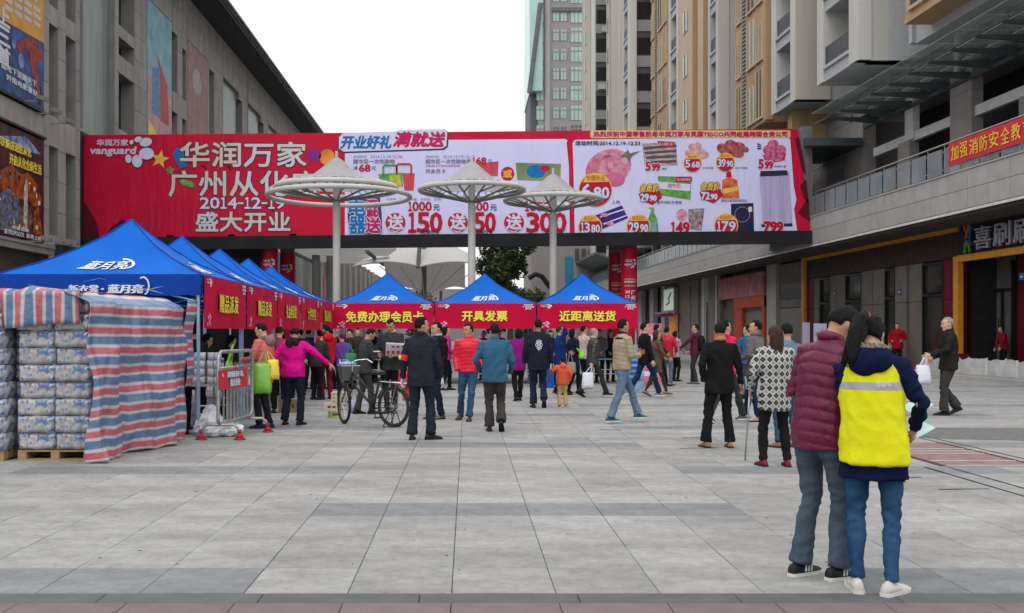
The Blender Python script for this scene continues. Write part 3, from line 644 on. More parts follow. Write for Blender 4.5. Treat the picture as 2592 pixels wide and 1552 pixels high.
bay(tE, sR(1507), sR(1496), 'plain', m_twh, 9, 58); bay(tE, sR(1494), sR(1473), 'slits', m_cream, 9, 58)
# distant brown tower with teal windows
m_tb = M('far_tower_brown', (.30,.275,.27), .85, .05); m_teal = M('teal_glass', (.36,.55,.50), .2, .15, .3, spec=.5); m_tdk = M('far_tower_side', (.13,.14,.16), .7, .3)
tF = empty('office_tower', (X(1410,150), 152, 0), 'grey brown tower with teal windows far behind the billboard', 'tower')
Y0 = 150.
b = MB(); b.box(X(1362,Y0), X(1476,Y0), Y0, Y0+16, 0, 62); b.build('wall', m_tb, tF)
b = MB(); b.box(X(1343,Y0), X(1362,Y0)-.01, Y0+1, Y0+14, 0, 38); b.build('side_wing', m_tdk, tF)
b = MB(); b.loft([[(X(1340,Y0),Y0-1,38),(X(1372,Y0),Y0-1,38),(X(1372,Y0),Y0+14,38),(X(1340,Y0),Y0+14,38)],[(X(1341,Y0),Y0+1,60),(X(1372,Y0),Y0-1,60),(X(1372,Y0),Y0+14,60),(X(1341,Y0),Y0+14,60)]]); b.build('glass_crown', m_teal, tF)
b = MB(); b.tube([(X(1338,Y0),Y0-1.6,37.5),(X(1366,Y0),Y0-1.6,51)], .35, 6); b.build('slanted_beam', m_tdk, tF)
b = MB(); b.cyl(X(1386,Y0), Y0-.1, 0, 62, .45, n=12); b.build('column_strip', M('far_tower_strip', (.36,.34,.335), .8), tF)
z = Z(310, Y0)
for k in range(-3, 8):
    zz = Z(64+49.3*k, Y0)-1.5
    for px0, px1, h, nm in ((1358,1376,2.1,2),(1400,1415,1.7,2),(1419,1434,1.7,2),(1444,1474,2.2,3)):
        b = MB(); b.box(X(px0,Y0), X(px1,Y0), Y0-.06, Y0-.02, zz-h*.5, zz+h*.5); w_ = b.build('window', m_teal if k < 5 or px0 == 1358 else m_tdk, tF)
        b = MB()
        for q in range(nm+1): xx = lerp(X(px0,Y0), X(px1,Y0), q/nm); b.box(xx-.06, xx+.06, Y0-.14, Y0-.06, zz-h*.5, zz+h*.5)
        b.box(X(px0,Y0), X(px1,Y0), Y0-.13, Y0-.07, zz+h*.22, zz+h*.28); b.build('frame', m_tb, w_)
b = MB(); b.box(X(1398,Y0), X(1476,Y0), Y0-.3, Y0, Z(30,Y0), Z(20,Y0)); b.build('cornice', m_tdk, tF)
# ---------------------------------------------------------------- footbridge with the big banner
YB = 45.0
m_beamd = M('bridge_beam_dark', (.018,.018,.022), .6, .3, 1); m_bgrey = M('bridge_grey', (.16,.16,.16), .8)
bridge = empty('footbridge', (0, 47, 6), 'dark steel footbridge crossing the plaza between the two buildings', 'bridge')
def bx(px0, py0, px1, py1, Ya, Yb, dy=0): return None
b = MB(); sl = 18/1841
def tilt(x, y, z): return (x, y, z + (x+17.5)*sl)
b = MB(tilt); b.box(-17.4, 15.6, YB+.3, YB+5.4, 5.92, 6.1); b.build('deck', m_beamd, bridge)
b = MB(tilt); b.box(-17.4, 15.6, YB-.28, YB+.0, 5.22, 5.80); b.box(-17.4, 15.6, YB+5.1, YB+5.4, 5.80, 5.91); b.build('main_beam', m_beamd, bridge)
for i in range(12):
    b = MB(tilt); b.box(-16.5+2.8*i, -16.2+2.8*i, YB, YB+5.09, 5.78, 5.91); b.build('cross_beam', m_beamd, bridge)
b = MB(tilt); b.box(-17.4, 15.6, YB+.06, YB+.3, 6.1, 10.4); b.build('billboard_frame', m_bgrey, bridge)
b = MB(tilt); b.box(-17.4, 15.6, YB+5.0, YB+5.2, 6.1, 7.2); b.build('back_rail', m_bgrey, bridge)
b = MB(tilt); b.box(15.3, 15.75, YB+.1, YB+5, 5.3, 10.6); b.build('end_wall', m_bgrey, bridge)
b = MB(); b.box(-17.95, -17.46, YB-.4, YB+4, 5, 10.6); b.build('end_wall', m_beamd, bridge)
b = MB(); b.box(-17.3, -10.6, 50.6, 51.2, 0, 5.6); b.box(-17.3, -17.0, 41.5, 50.6, 0, 5.2); b.box(-17.3,-9.6,47.4,47.7,4.9,5.5); b.build('dark_stair_wall', M('stair_dark', (.035,.036,.04), .7, .3, .5), bridge)
# wrapped columns
m_colr = M('column_red', (.45,.012,.035), .4, .15, 2); m_colrd = m_colr
def column(px, Y, r, label, txt=True):
    x = X(px, Y); e = empty('banner_column', (x, Y, 0), label, 'column', 'round columns wrapped in red banner under the footbridge')
    b = MB(); b.cyl(x, Y, 0, 5.72+.3, r, n=28); b.build('column', m_bgrey, e)
    b = MB(); b.cyl(x, Y, .1, 5.45, r+.015, n=28); b.build('banner_wrap', m_colr, e, smooth=False)
    def fn(u, v, w): a = -math.pi/2 + u/(r+.02); return (x+(r+.02+w)*math.cos(a), Y+(r+.02+w)*math.sin(a), v)
    b = MB(); text(b, '华润万家', fn, (-.24,4.75,.08,4.87), .004, .004); text(b, 'vanguard', fn, (-.26,4.56,.10,4.72), .004, .006, .2)
    for q, (cx, cz, rr) in enumerate(((.18,4.86,.05),(.26,4.82,.06),(.25,4.68,.08),(.14,4.55,.06),(.05,4.5,.035))):
        p_ = [fn(cx+rr*math.cos(t), cz+rr*.9*math.sin(t), .006) for t in [2*math.pi*i/12 for i in range(12)]]; b.add(p_, [tuple(range(12))])
    text(b, '中国零售航母华润', fn, (-.28,3.92,.28,4.0), .004); text(b, '强强联手', fn, (-.28,3.80,.28,3.88), .004, .004); text(b, '共同组建合资公司', fn, (-.28,3.62,.28,3.70), .004)
    for i, t_ in enumerate(('2014','12','19')): text(b, t_, fn, (-.22,3.32-.22*i,-.02,3.44-.22*i), .004, .008)
    for i, t_ in enumerate('盛大开业'): text(b, t_, fn, (-.24,2.62-.26*i,-.02,2.84-.26*i), .004, .008)
    for i, t_ in enumerate('广州从化店'): text(b, t_, fn, (.04,3.25-.27*i,.25,3.47-.27*i), .004, .008)
    b.build('lettering', m_white, e)
column(1592, 45.9, .36, 'red wrapped bridge column right of the third blue tent, front one'); column(1559, 49.3, .36, 'red wrapped bridge column half hidden behind the right front column')
column(683, 45.9, .36, 'red wrapped bridge column behind the left row of blue tents, front one'); column(728, 49.3, .36, 'red wrapped bridge column in shade behind the left front column')
# the banner
ban = empty('billboard_banner', (0, YB, 6), 'huge red and lilac opening sale banner stretched along the footbridge', 'banner')
def B(px, py, w=0.): x, y, z = W(px, py, YB-w); return (x, y, z)
def m_wrinkle(name, col, **k):
    m = M(name, col, **k); n = m.node_tree.nodes; l = m.node_tree.links; p = n['Principled BSDF']
    t = n.new('ShaderNodeNewGeometry'); mp = n.new('ShaderNodeMapping'); mp.inputs['Rotation'].default_value = (0, R(22), 0); mp.inputs['Scale'].default_value = (1.1, 1, .16)
    w = n.new('ShaderNodeTexNoise'); w.inputs['Scale'].default_value = 1.6; w.inputs['Detail'].default_value = 6; w.inputs['Roughness'].default_value = .6
    bb = n.new('ShaderNodeBump'); bb.inputs['Strength'].default_value = .45; bb.inputs['Distance'].default_value = .14
    l.new(t.outputs['Position'], mp.inputs[0]); l.new(mp.outputs[0], w.inputs['Vector']); l.new(w.outputs['Fac'], bb.inputs['Height']); l.new(bb.outputs[0], p.inputs['Normal']); return m
m_br = m_wrinkle('vinyl_red', (.56,.008,.045), rough=.38, var=.12, scale=.6); m_bl2 = m_wrinkle('vinyl_lilac', (.66,.65,.93), rough=.42, var=.04, scale=.5)
b = MB(); b.grid(lambda u, v: B(lerp(209, 2052, u)+(1-v)*0-(1-u)*0+ (0 if v < .01 else lerp(5,-34,u)*v), lerp(lerp(604, 586, u), lerp(342, 326, u), v), .0), 60, 12)
b.add([B(209,604,-.05),B(2052,586,-.05),B(2020,326,-.05),B(214,342,-.05)], [(0,1,2,3)]); b.build('vinyl_sheet', m_br, ban)
def pg(pts, mat, lift, name='printed_shape'): b = MB(); b.add([B(x, y, lift) for x, y in pts], [tuple(range(len(pts)))]); return b.build(name, mat, ban)
def el(cx, cy, rx, ry, mat, lift, a=0, name='printed_shape'): return pg(circ(cx, cy, rx, ry, 22, a), mat, lift, name)
def rr(x0, y0, x1, y1, r=6):  # rounded rectangle
    pts = []
    for cx, cy, a in ((x1-r,y0+r,-90),(x1-r,y1-r,0),(x0+r,y1-r,90),(x0+r,y0+r,180)):
        pts += [(cx+r*math.cos(R(a+q)), cy+r*math.sin(R(a+q))) for q in (0, 30, 60, 90)]
    return pts
TX = {}
def tx(s, x0, y0, x1, y1, mat, lift=.03, bold=.0, shear=0, out=None, ob=2.5):
    if y1-y0 > 12 and all(ch in '0123456789.-' for ch in s):   # condensed figures, one by one
        fn = lambda u, v, w: B(u, v, w); wt = [{'1':.72,'.':.30,'-':.62}.get(ch, 1) for ch in s]; k = (x1-x0)/sum(wt); h = y1-y0; big_ = None
        if '.' in s and h > 15: wt = [w_ if i < s.index('.') else w_*.8 for i, w_ in enumerate(wt)]; k = (x1-x0)/sum(wt); big_ = s.index('.')
        for mt, bd, lf, nm in ((out, ob, lift-.012, 'lettering_outline'), (mat, bold, lift, 'lettering')):
            if mt is None: continue
            o_ = MB(); x = x0
            for i, (ch, w_) in enumerate(zip(s, wt)):
                g = k*.05; a0, a1 = x+g, x+w_*k-g; t0, t1 = (y0, y1) if not (big_ is not None and i > big_) else (y0+h*.22, y1)
                if ch == '.': text(o_, '.', fn, (a0+.1*k, y1, a1-.02*k, y1-h*.15), lf, bd*.6, 0, .001)
                elif ch == '-': text(o_, '-', fn, (a0, y0+h*.58, a1, y0+h*.46), lf, bd*.6, 0, .001)
                elif ch == '1': text(o_, '\uff11', fn, (a0+.04*k, t1, a1-.04*k, t0), lf, bd, 0, .001)
                else: text(o_, ch, fn, (a0, t1, a1, t0), lf, bd, 0, .001)
                x += w_*k
            o_.build(nm, mt, ban)
        return
    """y0 top, y1 bottom in photo pixels at the bridge; outline material optional"""
    fn = lambda u, v, w: B(u, v, w)
    if out: o_ = MB(); text(o_, s, fn, (x0, y1, x1, y0), lift-.012, ob, shear, .001); o_.build('lettering_outline', out, ban)
    o_ = MB(); text(o_, s, fn, (x0, y1, x1, y0), lift, bold, shear, .001); o_.build('lettering', mat, ban)
m_sil = M('print_silver_gold', (.62,.62,.74), .6, .1, .55, vec='Object', col2=(.66,.56,.32)); m_out = M('print_outline', (.06,.02,.06), .5)
m_blue = M('print_blue', (.01,.17,.48), .5, .1); m_mag = M('print_magenta', (.55,.015,.13), .5, .08); m_blk2 = M('print_black', (.03,.03,.05), .5); m_gr = M('print_grey', (.22,.22,.3), .5)
m_wht = M('print_bright', (.66,.66,.82), .5, .03); m_pr2 = M('print_deep_red', (.50,.01,.04), .5, .08); m_y2 = M('print_gold', (.80,.50,.08), .5, .15, 2); m_grn = M('print_green', (.05,.22,.04), .5, .3, 4, col2=(.20,.46,.12)); m_pk = M('print_pink', (.50,.12,.22), .5, .3, 3, col2=(.74,.42,.52))
for s, x0, y0, x1, y1 in (('华润万家', 456,360,775,422), ('广州从化店', 428,433,806,497), ('盛大开业', 496,537,734,586)): tx(s, x0, y0, x1, y1, m_sil, .03, 1.5, 0, m_out, 3.6)
tx('2014-12-19', 505,500,722,528, m_wht, .03, 1.0, 0, m_out, 2.8)
tx('华润万家', 245,353,324,369, m_wht, .03, .5); tx('vanguard', 229,372,345,395, m_wht, .03, 1.1, .15)
tx('地址：广州从化区从城大道444号欣荣宏国际商贸城', 384,600,831,618, m_wht, .03, .5)
for cx, cy, rx, ry, a in ((333,360,5,6,.3),(350,353,10,7,-.3),(369,360,16,11,-.2),(371,389,19,15,0),(347,408,13,16,-.2),(325,402,8,11,-.1)):
    el(cx+1, cy+1.5, rx+1.5, ry+1.5, m_out, .015, a, 'logo_shape'); el(cx, cy, rx, ry, m_wht, .025, a, 'logo_shape')
star = [(405+(24 if i % 2 == 0 else 10)*math.sin(math.pi*i/5+.2), 403-(24 if i % 2 == 0 else 10)*math.cos(math.pi*i/5+.2)) for i in range(10)]
pg(star, m_y2, .02, 'star'); star2 = [(430+(13 if i % 2 == 0 else 6)*math.sin(math.pi*i/5), 432-(13 if i % 2 == 0 else 6)*math.cos(math.pi*i/5)) for i in range(10)]; pg(star2, m_grn, .02, 'star')
pg([(438,392),(448,374),(462,378),(470,405),(475,420),(455,426),(446,408)], m_blue, .018); el(474,464,20,8, m_grn, .02, .3); el(796,394,17,15, M('print_purple', (.20,.03,.25), .5, .4, 1), .02); el(828,398,20,20, M('print_orange', (.75,.25,.04), .5, .5, 1), .02)
pg([(212,604),(213,510),(232,540),(246,566),(252,604)], M('vinyl_dark_red', (.11,.008,.02), .45), .012); pg([(262,604),(282,575),(310,555),(330,565),(330,604)], MATS['vinyl_dark_red'], .012)  # dark red blotches laid on the red vinyl
for x0, y0, x1, y1 in ((505,418,520,428),(572,420,583,432),(672,520,690,536)): pg([(x0,y0),(x1,y1),(x1+4,y1),(x0+12,y0)], MATS['vinyl_dark_red'], .013)
# long bright streaks printed on the red vinyl
m_strk = M('print_streak', (.62,.06,.07), .4, .3, 3)
for i in range(34):
    x0 = 300+i*12+rnd.uniform(-5,5); y0 = rnd.uniform(470,560); ln = rnd.uniform(18,60); k = (x0-380)/420*.55-.18
    pg([(x0,y0),(x0+k*ln+1.2,y0+ln),(x0+k*ln-.3,y0+ln)], m_strk, .006, 'printed_streak') if y0+ln < 602 else None
# lilac panels
pg([(873,356),(1432,352),(1440,360),(1442,592),(1436,597),(873,602)], m_bl2, .008, 'panel_print')
pts = [(1449,362),(1456,354),(1990,346),(2000,352),(2004,400),(2009,470),(2016,505),(2010,530),(2018,586),(2018,588),(1455,596)]; pg(pts, m_bl2, .008, 'panel_print')
pg(rr(1494,330,2001,350,5), m_y2, .014, 'panel_print'); pg(rr(1497,333,1998,347,4), M('print_cream', (.72,.62,.40), .5), .018, 'panel_print')
tx('热烈庆祝中国零售航母华润万家与英国TESCO共同组建跨国合资公司', 1503,333,1993,346, m_mag, .03, .7)
pg([(856,350),(866,338),(1000,334),(1012,330),(1128,328),(1136,336),(1134,372),(1124,380),(870,388),(856,380)], M('print_navy_shadow', (.04,.05,.11), .5), .016, 'printed_shape')
pg([(858,348),(868,337),(1000,333),(1012,329),(1126,327),(1132,334),(1130,369),(1120,376),(870,384),(858,376)], m_wht, .020, 'printed_shape')
tx('开业好礼', 862,344,990,376, m_blue, .03, 1.5, .25); tx('满就送', 996,335,1126,371, m_mag, .03, 1.8, .25)
for dx in (0, 183):
    tx('活动时间', 894+dx,393,928+dx,400, m_gr); tx('2014.12.19-12.30' if dx == 0 else '2014.12.19-12.23', 938+dx,393,1018+dx,400, m_gr)
tx('超市区一次性购物', 894,403,999,414, m_gr, .03, .3); tx('满', 894,421,905,430, m_blk2); tx('68', 908,417,938,434, m_pr2, .03, .9); tx('元', 940,421,952,431, m_blk2)
tx('超市区一次性购物满', 1077,403,1192,414, m_gr, .03, .3); tx('168', 1195,399,1231,415, m_pr2, .03, .9); tx('元', 1234,404,1247,413, m_blk2); tx('凭会员卡', 1077,428,1128,439, m_blk2); tx('凭新购卡可享受购物优惠', 1077,417,1164,423, m_pr2)
# bags and cards
def handle(x0, y0, x1, y1, mat): b = MB(); b.tube([B(x0,y1,.03),B(x0,y0+4,.03),B(x0+4,y0,.03),B(x1-4,y0,.03),B(x1,y0+4,.03),B(x1,y1,.03)], .045, 6); b.build('bag_handle', mat, ban)
pg([(958,441),(1018,437),(1020,472),(965,474)], m_grn, .02, 'bag_print'); pg([(984,443),(1010,442),(1018,472),(986,468)], M('print_yellow_green', (.45,.48,.05), .5, .3), .024, 'bag_print'); pg([(1018,438),(1050,439),(1047,482),(1024,483)], M('print_rose', (.62,.07,.09), .5, .2), .022, 'bag_print')
handle(970,418,1004,442,m_grn); handle(1004,415,1041,440,MATS['print_rose'])
pg([(1200,416),(1262,408),(1260,446),(1205,447)], MATS['print_rose'], .016, 'bag_print'); el(1285,440,17,18, m_pr2, .02); tx('或', 1274,430,1296,450, m_y2, .03, .8)
pg([(1305,412),(1420,415),(1418,460),(1310,456)], M('print_card_green', (.20,.27,.12), .5, .3, 1), .016, 'card_print'); el(1357,434,24,17, m_blue, .02); el(1380,426,12,8, m_pr2, .022)
b = MB()
for i in range(5): tx('电器满就送'[i], *((884,505,925,546),(884,549,925,591),(928,506,954,527),(929,530,955,548),(926,552,963,589))[i], m_blue if i < 2 else m_mag, .034, 1.6, 0, m_wht, 4)
pg([(880,500),(962,500),(966,540),(968,590),(962,594),(884,594),(880,548)], M('print_badge_navy', (.05,.06,.12), .5), .014, 'printed_shape'); tx('活动时间', 886,597,920,601, m_gr)
tx('大家电（电视、冰箱、洗衣机、空调）', 978,501,1118,508, m_gr); tx('小家电（电饭煲、电磁炉）', 1140,499,1250,506, m_gr); tx('手机数码', 1285,497,1330,504, m_gr)
for x, a, c, num, cx, gift, g0, g1 in ((978,1032,1093,'1000',1001,'150',1032,1120),(1137,1190,1237,'500',1159,'50',1200,1255),(1271,1328,1392,'1000',1301,'300',1332,1434)):
    tx(num, a,511,c,534, m_pr2, .03, 1.0); tx('元', c+4,518,c+20,533, m_blk2, .03, .3)
    el(cx,564,28,27, m_wht, .018); el(cx,564,25.5,25, m_pr2, .024); tx('送', cx-19,543,cx+19,580, m_wht, .034, 1.6); pg([(cx-18,580),(cx,586),(cx+16,578),(cx,590)], m_wht, .03)
    tx(gift, g0,539,g1,588, m_pr2, .03, 2.3, 0, m_wht, 4.4); tx('元预付卡', g1-54,582,g1-8,592, m_blk2, .06, .3)
pg([(1434,360),(1441,354),(1449,357),(1451,410),(1455,598),(1443,598),(1440,420)], m_br, .012, 'panel_print')
tx('活动时间:2014.12.19-12.23', 1456,357,1620,368, m_blk2, .03, .4)
def badge(cx, cy, r, s):
    el(cx, cy, r+1.5, r+1.5, m_y2, .026, 0, 'price_badge'); el(cx, cy+1, r-1, r-1, m_pr2, .030, 0, 'price_badge'); pg([(cx-r*.75,cy-r*.45),(cx-r*.5,cy-r*.95),(cx+r*.5,cy-r*.95),(cx+r*.8,cy-r*.5)], m_y2, .034, 'price_badge')
    tx('保证低价' if r < 40 else '惊爆商品', cx-r*.55,cy-r*.9,cx+r*.55,cy-r*.55, m_pr2, .042); tx(s, cx-r*.85,cy-r*.35,cx+r*.85,cy+r*.5, m_wht, .044, r*.035, .1, m_out, r*.075)
el(1540,425,60,46, m_pk, .016, -.4, 'meat_print'); el(1528,428,48,33, M('print_meat', (.40,.04,.11), .5, .5, 3.5, col2=(.66,.24,.34)), .019, -.4, 'meat_print'); el(1550,432,38,32, M('print_meat_pale', (.52,.10,.20), .5, .3, 4, col2=(.72,.40,.48)), .022, .3, 'meat_print'); el(1556,455,26,18, M('print_ham', (.55,.12,.24), .5, .3, 1.5), .024)
pg([(1568,398),(1590,380),(1580,365),(1594,388),(1622,382),(1600,395),(1592,412),(1586,398)], M('print_herb', (.13,.17,.12), .5, .3), .026); badge(1507,481,42,'6.80'); tx('上肉', 1548,507,1569,517, m_blk2)
pg([(1625,364),(1710,360),(1715,418),(1632,420)], M('print_fish', (.40,.33,.34), .5, .6, 3, stretch=(1,1,5)), .018, 'fish_print')
for i in range(4): pg([(1628+i*3,372+i*12),(1712,366+i*13),(1713,372+i*13),(1630+i*3,379+i*12)], M('print_fish_dark', (.12,.07,.08), .5), .021, 'fish_print')
pg([(1664,357),(1706,359),(1706,372),(1670,370)], m_pr2, .028); tx('每人限购三条', 1668,361,1703,369, m_wht, .034); tx('5.99', 1634,410,1671,431, m_pr2, .04, 1.4, .1, m_wht, 3); tx('鲭鱼', 1676,424,1688,430, m_blk2)
for cx, cy in ((1752,372),(1766,370),(1760,385),(1776,384),(1744,388),(1772,398),(1784,392)): el(cx,cy,10,9, M('print_egg', (.50,.20,.18), .5, .2, 4, col2=(.78,.52,.48)), .018+rnd.random()*.004, 0, 'egg_print')
badge(1753,413,22,'5.68'); tx('土鸡鸡蛋', 1777,422,1806,428, m_blk2)
for cx, cy, rx, ry in ((1828,375,14,12),(1850,368,16,14),(1872,372,16,12),(1842,388,20,12),(1866,388,18,12),(1884,378,12,8)): el(cx,cy,rx,ry, M('print_beef', (.13,.015,.02), .5, .5, 5, col2=(.60,.16,.15)), .02+rnd.random()*.004, .3, 'beef_print')
pg([(1858,398),(1898,376),(1888,396),(1862,410)], m_wht, .018); badge(1836,411,23,'39.90'); tx('进口牛腩肉', 1861,422,1892,428, m_blk2)
for cx, cy in ((1957,366),(1945,380),(1962,382),(1976,380),(1950,395),(1968,396)): el(cx,cy,14,13, M('print_lychee', (.35,.015,.08), .5, .3, 7, col2=(.74,.22,.38)), .02+rnd.random()*.004, 0, 'fruit_print')
pg([(1930,392),(1990,388),(1986,406),(1960,412),(1936,406)], m_mag, .018, 'basket_print'); tx('5.99', 1920,404,1957,426, m_pr2, .04, 1.4, .1, m_wht, 3); tx('串提礼盒', 1961,418,1990,424, m_blk2)
for a in (0,.5,1.0): pg([(1917,362+a*12),(1926,366+a*9),(1928,369+a*9),(1917,366+a*12)], m_blk2, .02)
pg([(1665,446),(1750,448),(1748,506),(1670,494)], m_grn, .018, 'milk_box_print'); pg([(1666,460),(1748,466),(1747,484),(1668,478)], m_wht, .022, 'milk_box_print'); tx('纯牛奶', 1690,464,1722,476, m_pk, .03, .5); pg(rr(1710,447,1752,461,4), m_pr2, .028); tx('每人限购两提', 1714,451,1748,458, m_wht, .034)
for dx, dy, s in ((0,0,'29.90'),(154,-4,'72.90')):
    pg([(1616+dx,490+dy),(1670+dx,482+dy),(1676+dx,500+dy),(1652+dx,519+dy),(1622+dx,507+dy)], m_pr2, .03, 'price_badge'); tx('会员价', 1621+dx,466+dy,1667+dx,486+dy, m_y2, .044, .9, .25, m_out, 2.4); tx(s, 1621+dx,491+dy,1662+dx,509+dy, m_wht, .044, 1.1, .1, m_out, 2.2)
tx('蒙牛纯奶方便装', 1663,508,1726,517, m_blk2); tx('调味元素菜籽食用油', 1825,504,1890,512, m_blk2)
pg([(1828,456),(1846,448),(1866,456),(1872,502),(1828,503)], M('print_oil', (.50,.05,.02), .5, .3, 4, col2=(.78,.25,.08)), .018, 'oil_bottle_print'); pg([(1840,434),(1850,434),(1853,449),(1837,449)], m_pr2, .018, 'oil_bottle_print'); pg([(1830,478),(1868,472),(1868,482),(1830,490)], m_y2, .024)
pg([(1922,440),(1998,436),(2006,572),(1930,574)], M('print_washer', (.36,.32,.52), .4, .25, 1.2, stretch=(6,1,.3), col2=(.52,.48,.70)), .018, 'washing_machine_print'); pg([(1925,433),(1992,431),(1995,444),(1924,447)], m_blk2, .024, 'washing_machine_print'); pg([(1926,568),(2006,565),(2006,573),(1928,575)], m_blk2, .022); tx('799', 1934,562,1982,586, m_pr2, .05, 2.4, 0, m_wht, 4)
pg([(1500,548),(1574,520),(1590,552),(1520,582)], M('print_violet', (.05,.02,.22), .5, .3), .018, 'tissue_pack_print'); pg([(1518,548),(1580,528),(1582,531),(1520,551)], m_wht, .022); pg([(1526,566),(1588,543),(1589,546),(1528,569)], m_wht, .022); el(1530,544,10,5, m_pk, .024); el(1544,566,10,5, m_pk, .024)
badge(1494,574,29,'13.80'); badge(1616,573,29,'29.90'); badge(1838,571,29,'179')
pg([(1642,592),(1640,555),(1646,540),(1648,530),(1640,526),(1656,525),(1656,540),(1664,556),(1667,592)], m_grn, .02, 'bottle_print'); pg([(1646,562),(1662,562),(1662,586),(1646,586)], MATS['poster_sky'], .024)
pg([(1742,530),(1783,527),(1776,584),(1744,580)], M('print_basket', (.08,.03,.04), .5, .6, 6, col2=(.50,.38,.40)), .018, 'gift_basket_print'); el(1726,545,14,16, m_pk, .018); tx('149', 1698,563,1746,591, m_pr2, .04, 2, 0, m_wht, 4)
pg([(1850,516),(1907,514),(1909,586),(1852,588)], M('print_navy', (.025,.02,.06), .3), .02, 'cooker_print')
pg(circ(1879,543,20,20), m_gr, .023); pg(circ(1879,543,18,18), MATS['print_navy'], .026); pg([(1894,524),(1903,523),(1904,536),(1895,537)], m_wht, .03)
pg([(2022,345),(2034,400),(2040,440),(2030,430),(2012,352)], MATS['vinyl_dark_red'], .02); pg([(2026,470),(2040,452),(2048,520),(2034,500)], MATS['vinyl_dark_red'], .02); pg([(2019,540),(2046,500),(2050,560)], MATS['vinyl_dark_red'], .02)

# ---------------------------------------------------------------- mushroom shades on masts
m_sh = M('shade_steel', (.54,.53,.50), .55, .06, 2); m_strut = M('shade_strut', (.20,.20,.185), .5); m_fab = M('shade_fabric', (.55,.53,.55), .6, .08, 1.5, .1, 6)
def translucent(m, f):
    n = m.node_tree.nodes; l = m.node_tree.links; p = n['Principled BSDF']; t_ = n.new('ShaderNodeBsdfTranslucent'); x_ = n.new('ShaderNodeMixShader'); x_.inputs[0].default_value = f
    l.new(p.inputs['Base Color'].links[0].from_socket, t_.inputs[0]); l.new(p.outputs[0], x_.inputs[1]); l.new(t_.outputs[0], x_.inputs[2]); l.new(x_.outputs[0], n['Material Output'].inputs[0])
translucent(m_fab, .45)
def shade(px, Y, ring, lower, rz, apex, label):
    x = X(px, Y); e = empty('mushroom_shade', (x, Y, 0), label, 'canopy', 'white round mushroom shades on tall masts')
    b = MB(); b.cyl(x, Y, 0, apex-.1, .15, .13, 20); b.cyl(x, Y, 0, .3, .26, .2, 16); b.build('mast', m_sh, e, True)
    b = MB(); b.cyl(x, Y, apex-.15, apex+.25, .05, n=10); b.build('finial', m_sh, e)
    pr = [(0.10, apex), (.25, apex-.10), (.50, apex-.34), (.85, apex-.62), (ring*.66, rz+.26), (ring*.88, rz+.16)]
    b = MB(); b.loft([[(x+r_*math.cos(t), Y+r_*math.sin(t), z) for t in [2*math.pi*i/48 for i in range(48)]] for r_, z in pr], cap=False); b.build('membrane', m_fab, e, True)
    b = MB(); b.tube([(x+ring*math.cos(t), Y+ring*math.sin(t), rz) for t in [2*math.pi*i/56 for i in range(56)]], .088, 10, closed=True); b.build('ring', m_sh, e, True)
    if lower: b = MB(); b.tube([(x+lower*math.cos(t)+.06, Y+.25+lower*math.sin(t), rz-.24) for t in [2*math.pi*i/56 for i in range(56)]], .088, 10, closed=True); b.build('ring', m_sh, e, True)
    for i in range(12):
        t = 2*math.pi*(i+.5)/12; b = MB(); b.tube([(x+.1*math.cos(t), Y+.1*math.sin(t), rz-.45),(x+ring*.98*math.cos(t), Y+ring*.98*math.sin(t), rz-.03)], .035, 6)
        b.tube([(x+ring*.55*math.cos(t), Y+ring*.55*math.sin(t), rz-.2),(x+ring*math.cos(t+.26), Y+ring*math.sin(t+.26), rz-.03)], .028, 6); b.build('strut', m_strut, e)
    b = MB()
    for i in range(40): t = 2*math.pi*i/40; b.tube([(x+(ring-.3)*math.cos(t), Y+(ring-.3)*math.sin(t), rz+.16),(x+ring*math.cos(t), Y+ring*math.sin(t), rz+.1)], .03, 4)
    tag(b.build('lashings', m_sh, e), kind='stuff')
shade(852, 36., 2.2, 2.6, 6.74, 7.86, 'white mushroom shade with a double ring, on the mast behind the leftmost facing tent')
shade(1194, 36.5, 1.92, 0, 6.76, 7.80, 'single ring white mushroom shade whose mast rises behind the middle facing tent')
shade(1400, 39., 1.90, 0, 6.72, 7.75, 'single ring white mushroom shade on the mast behind the right facing tent')

# ---------------------------------------------------------------- tensile canopy, pergola, tree, far buildings beyond the bridge
m_mem = M('membrane_white', (.66,.64,.62), .7, .05, .6); translucent(m_mem, .25)
e = empty('tensile_canopy', (X(1060,62), 62, 0), 'wide white tensile membrane roof beyond the footbridge', 'canopy')
mx_, cz = X(1058,62), 0
def memb(u, v):
    x = lerp(X(893,62), X(1237,62), u); sc_ = math.sin(math.pi*((u*2) % 1.0 if u < .9999 else 1)); e0 = Z(674,62)+.28*abs(sc_)
    top = 7.9-1.4*abs(u-.5)**1.5*2
    return (x+(.5-u)*v*3.0, 62+v*4, lerp(e0, max(e0+.2, top), v**.8))
b = MB(); b.grid(memb, 40, 8); b.build('membrane', m_mem, e, True)
b = MB(); b.grid(lambda u, v: (lambda p: (p[0], 66+v*5, lerp(memb(u,1)[2], 4.6+.2*math.sin(u*9), v)))(memb(u,1)), 40, 5); b.build('membrane', M('membrane_back', (.42,.40,.37), .8), e, True); translucent(MATS['membrane_back'], .3)
b = MB(); b.tube([memb(u/40,0) for u in range(41)], .06, 6); b.build('edge_cable', m_mem, e)
b = MB(); b.cyl(mx_+.3, 64, 0, 7.5, .16, n=12); b.tube([(mx_,62,Z(678,62)),(mx_+.1,62.6,7.4)], .13, 8); b.build('mast', m_bgrey, e)
for q in range(7): b = MB(); t = q/6; b.tube([(mx_+.3,64,3.6),(lerp(X(905,62),X(1225,62),t),62.6,Z(676,62)+.1)], .028, 6); b.build('strut', m_mem, e)
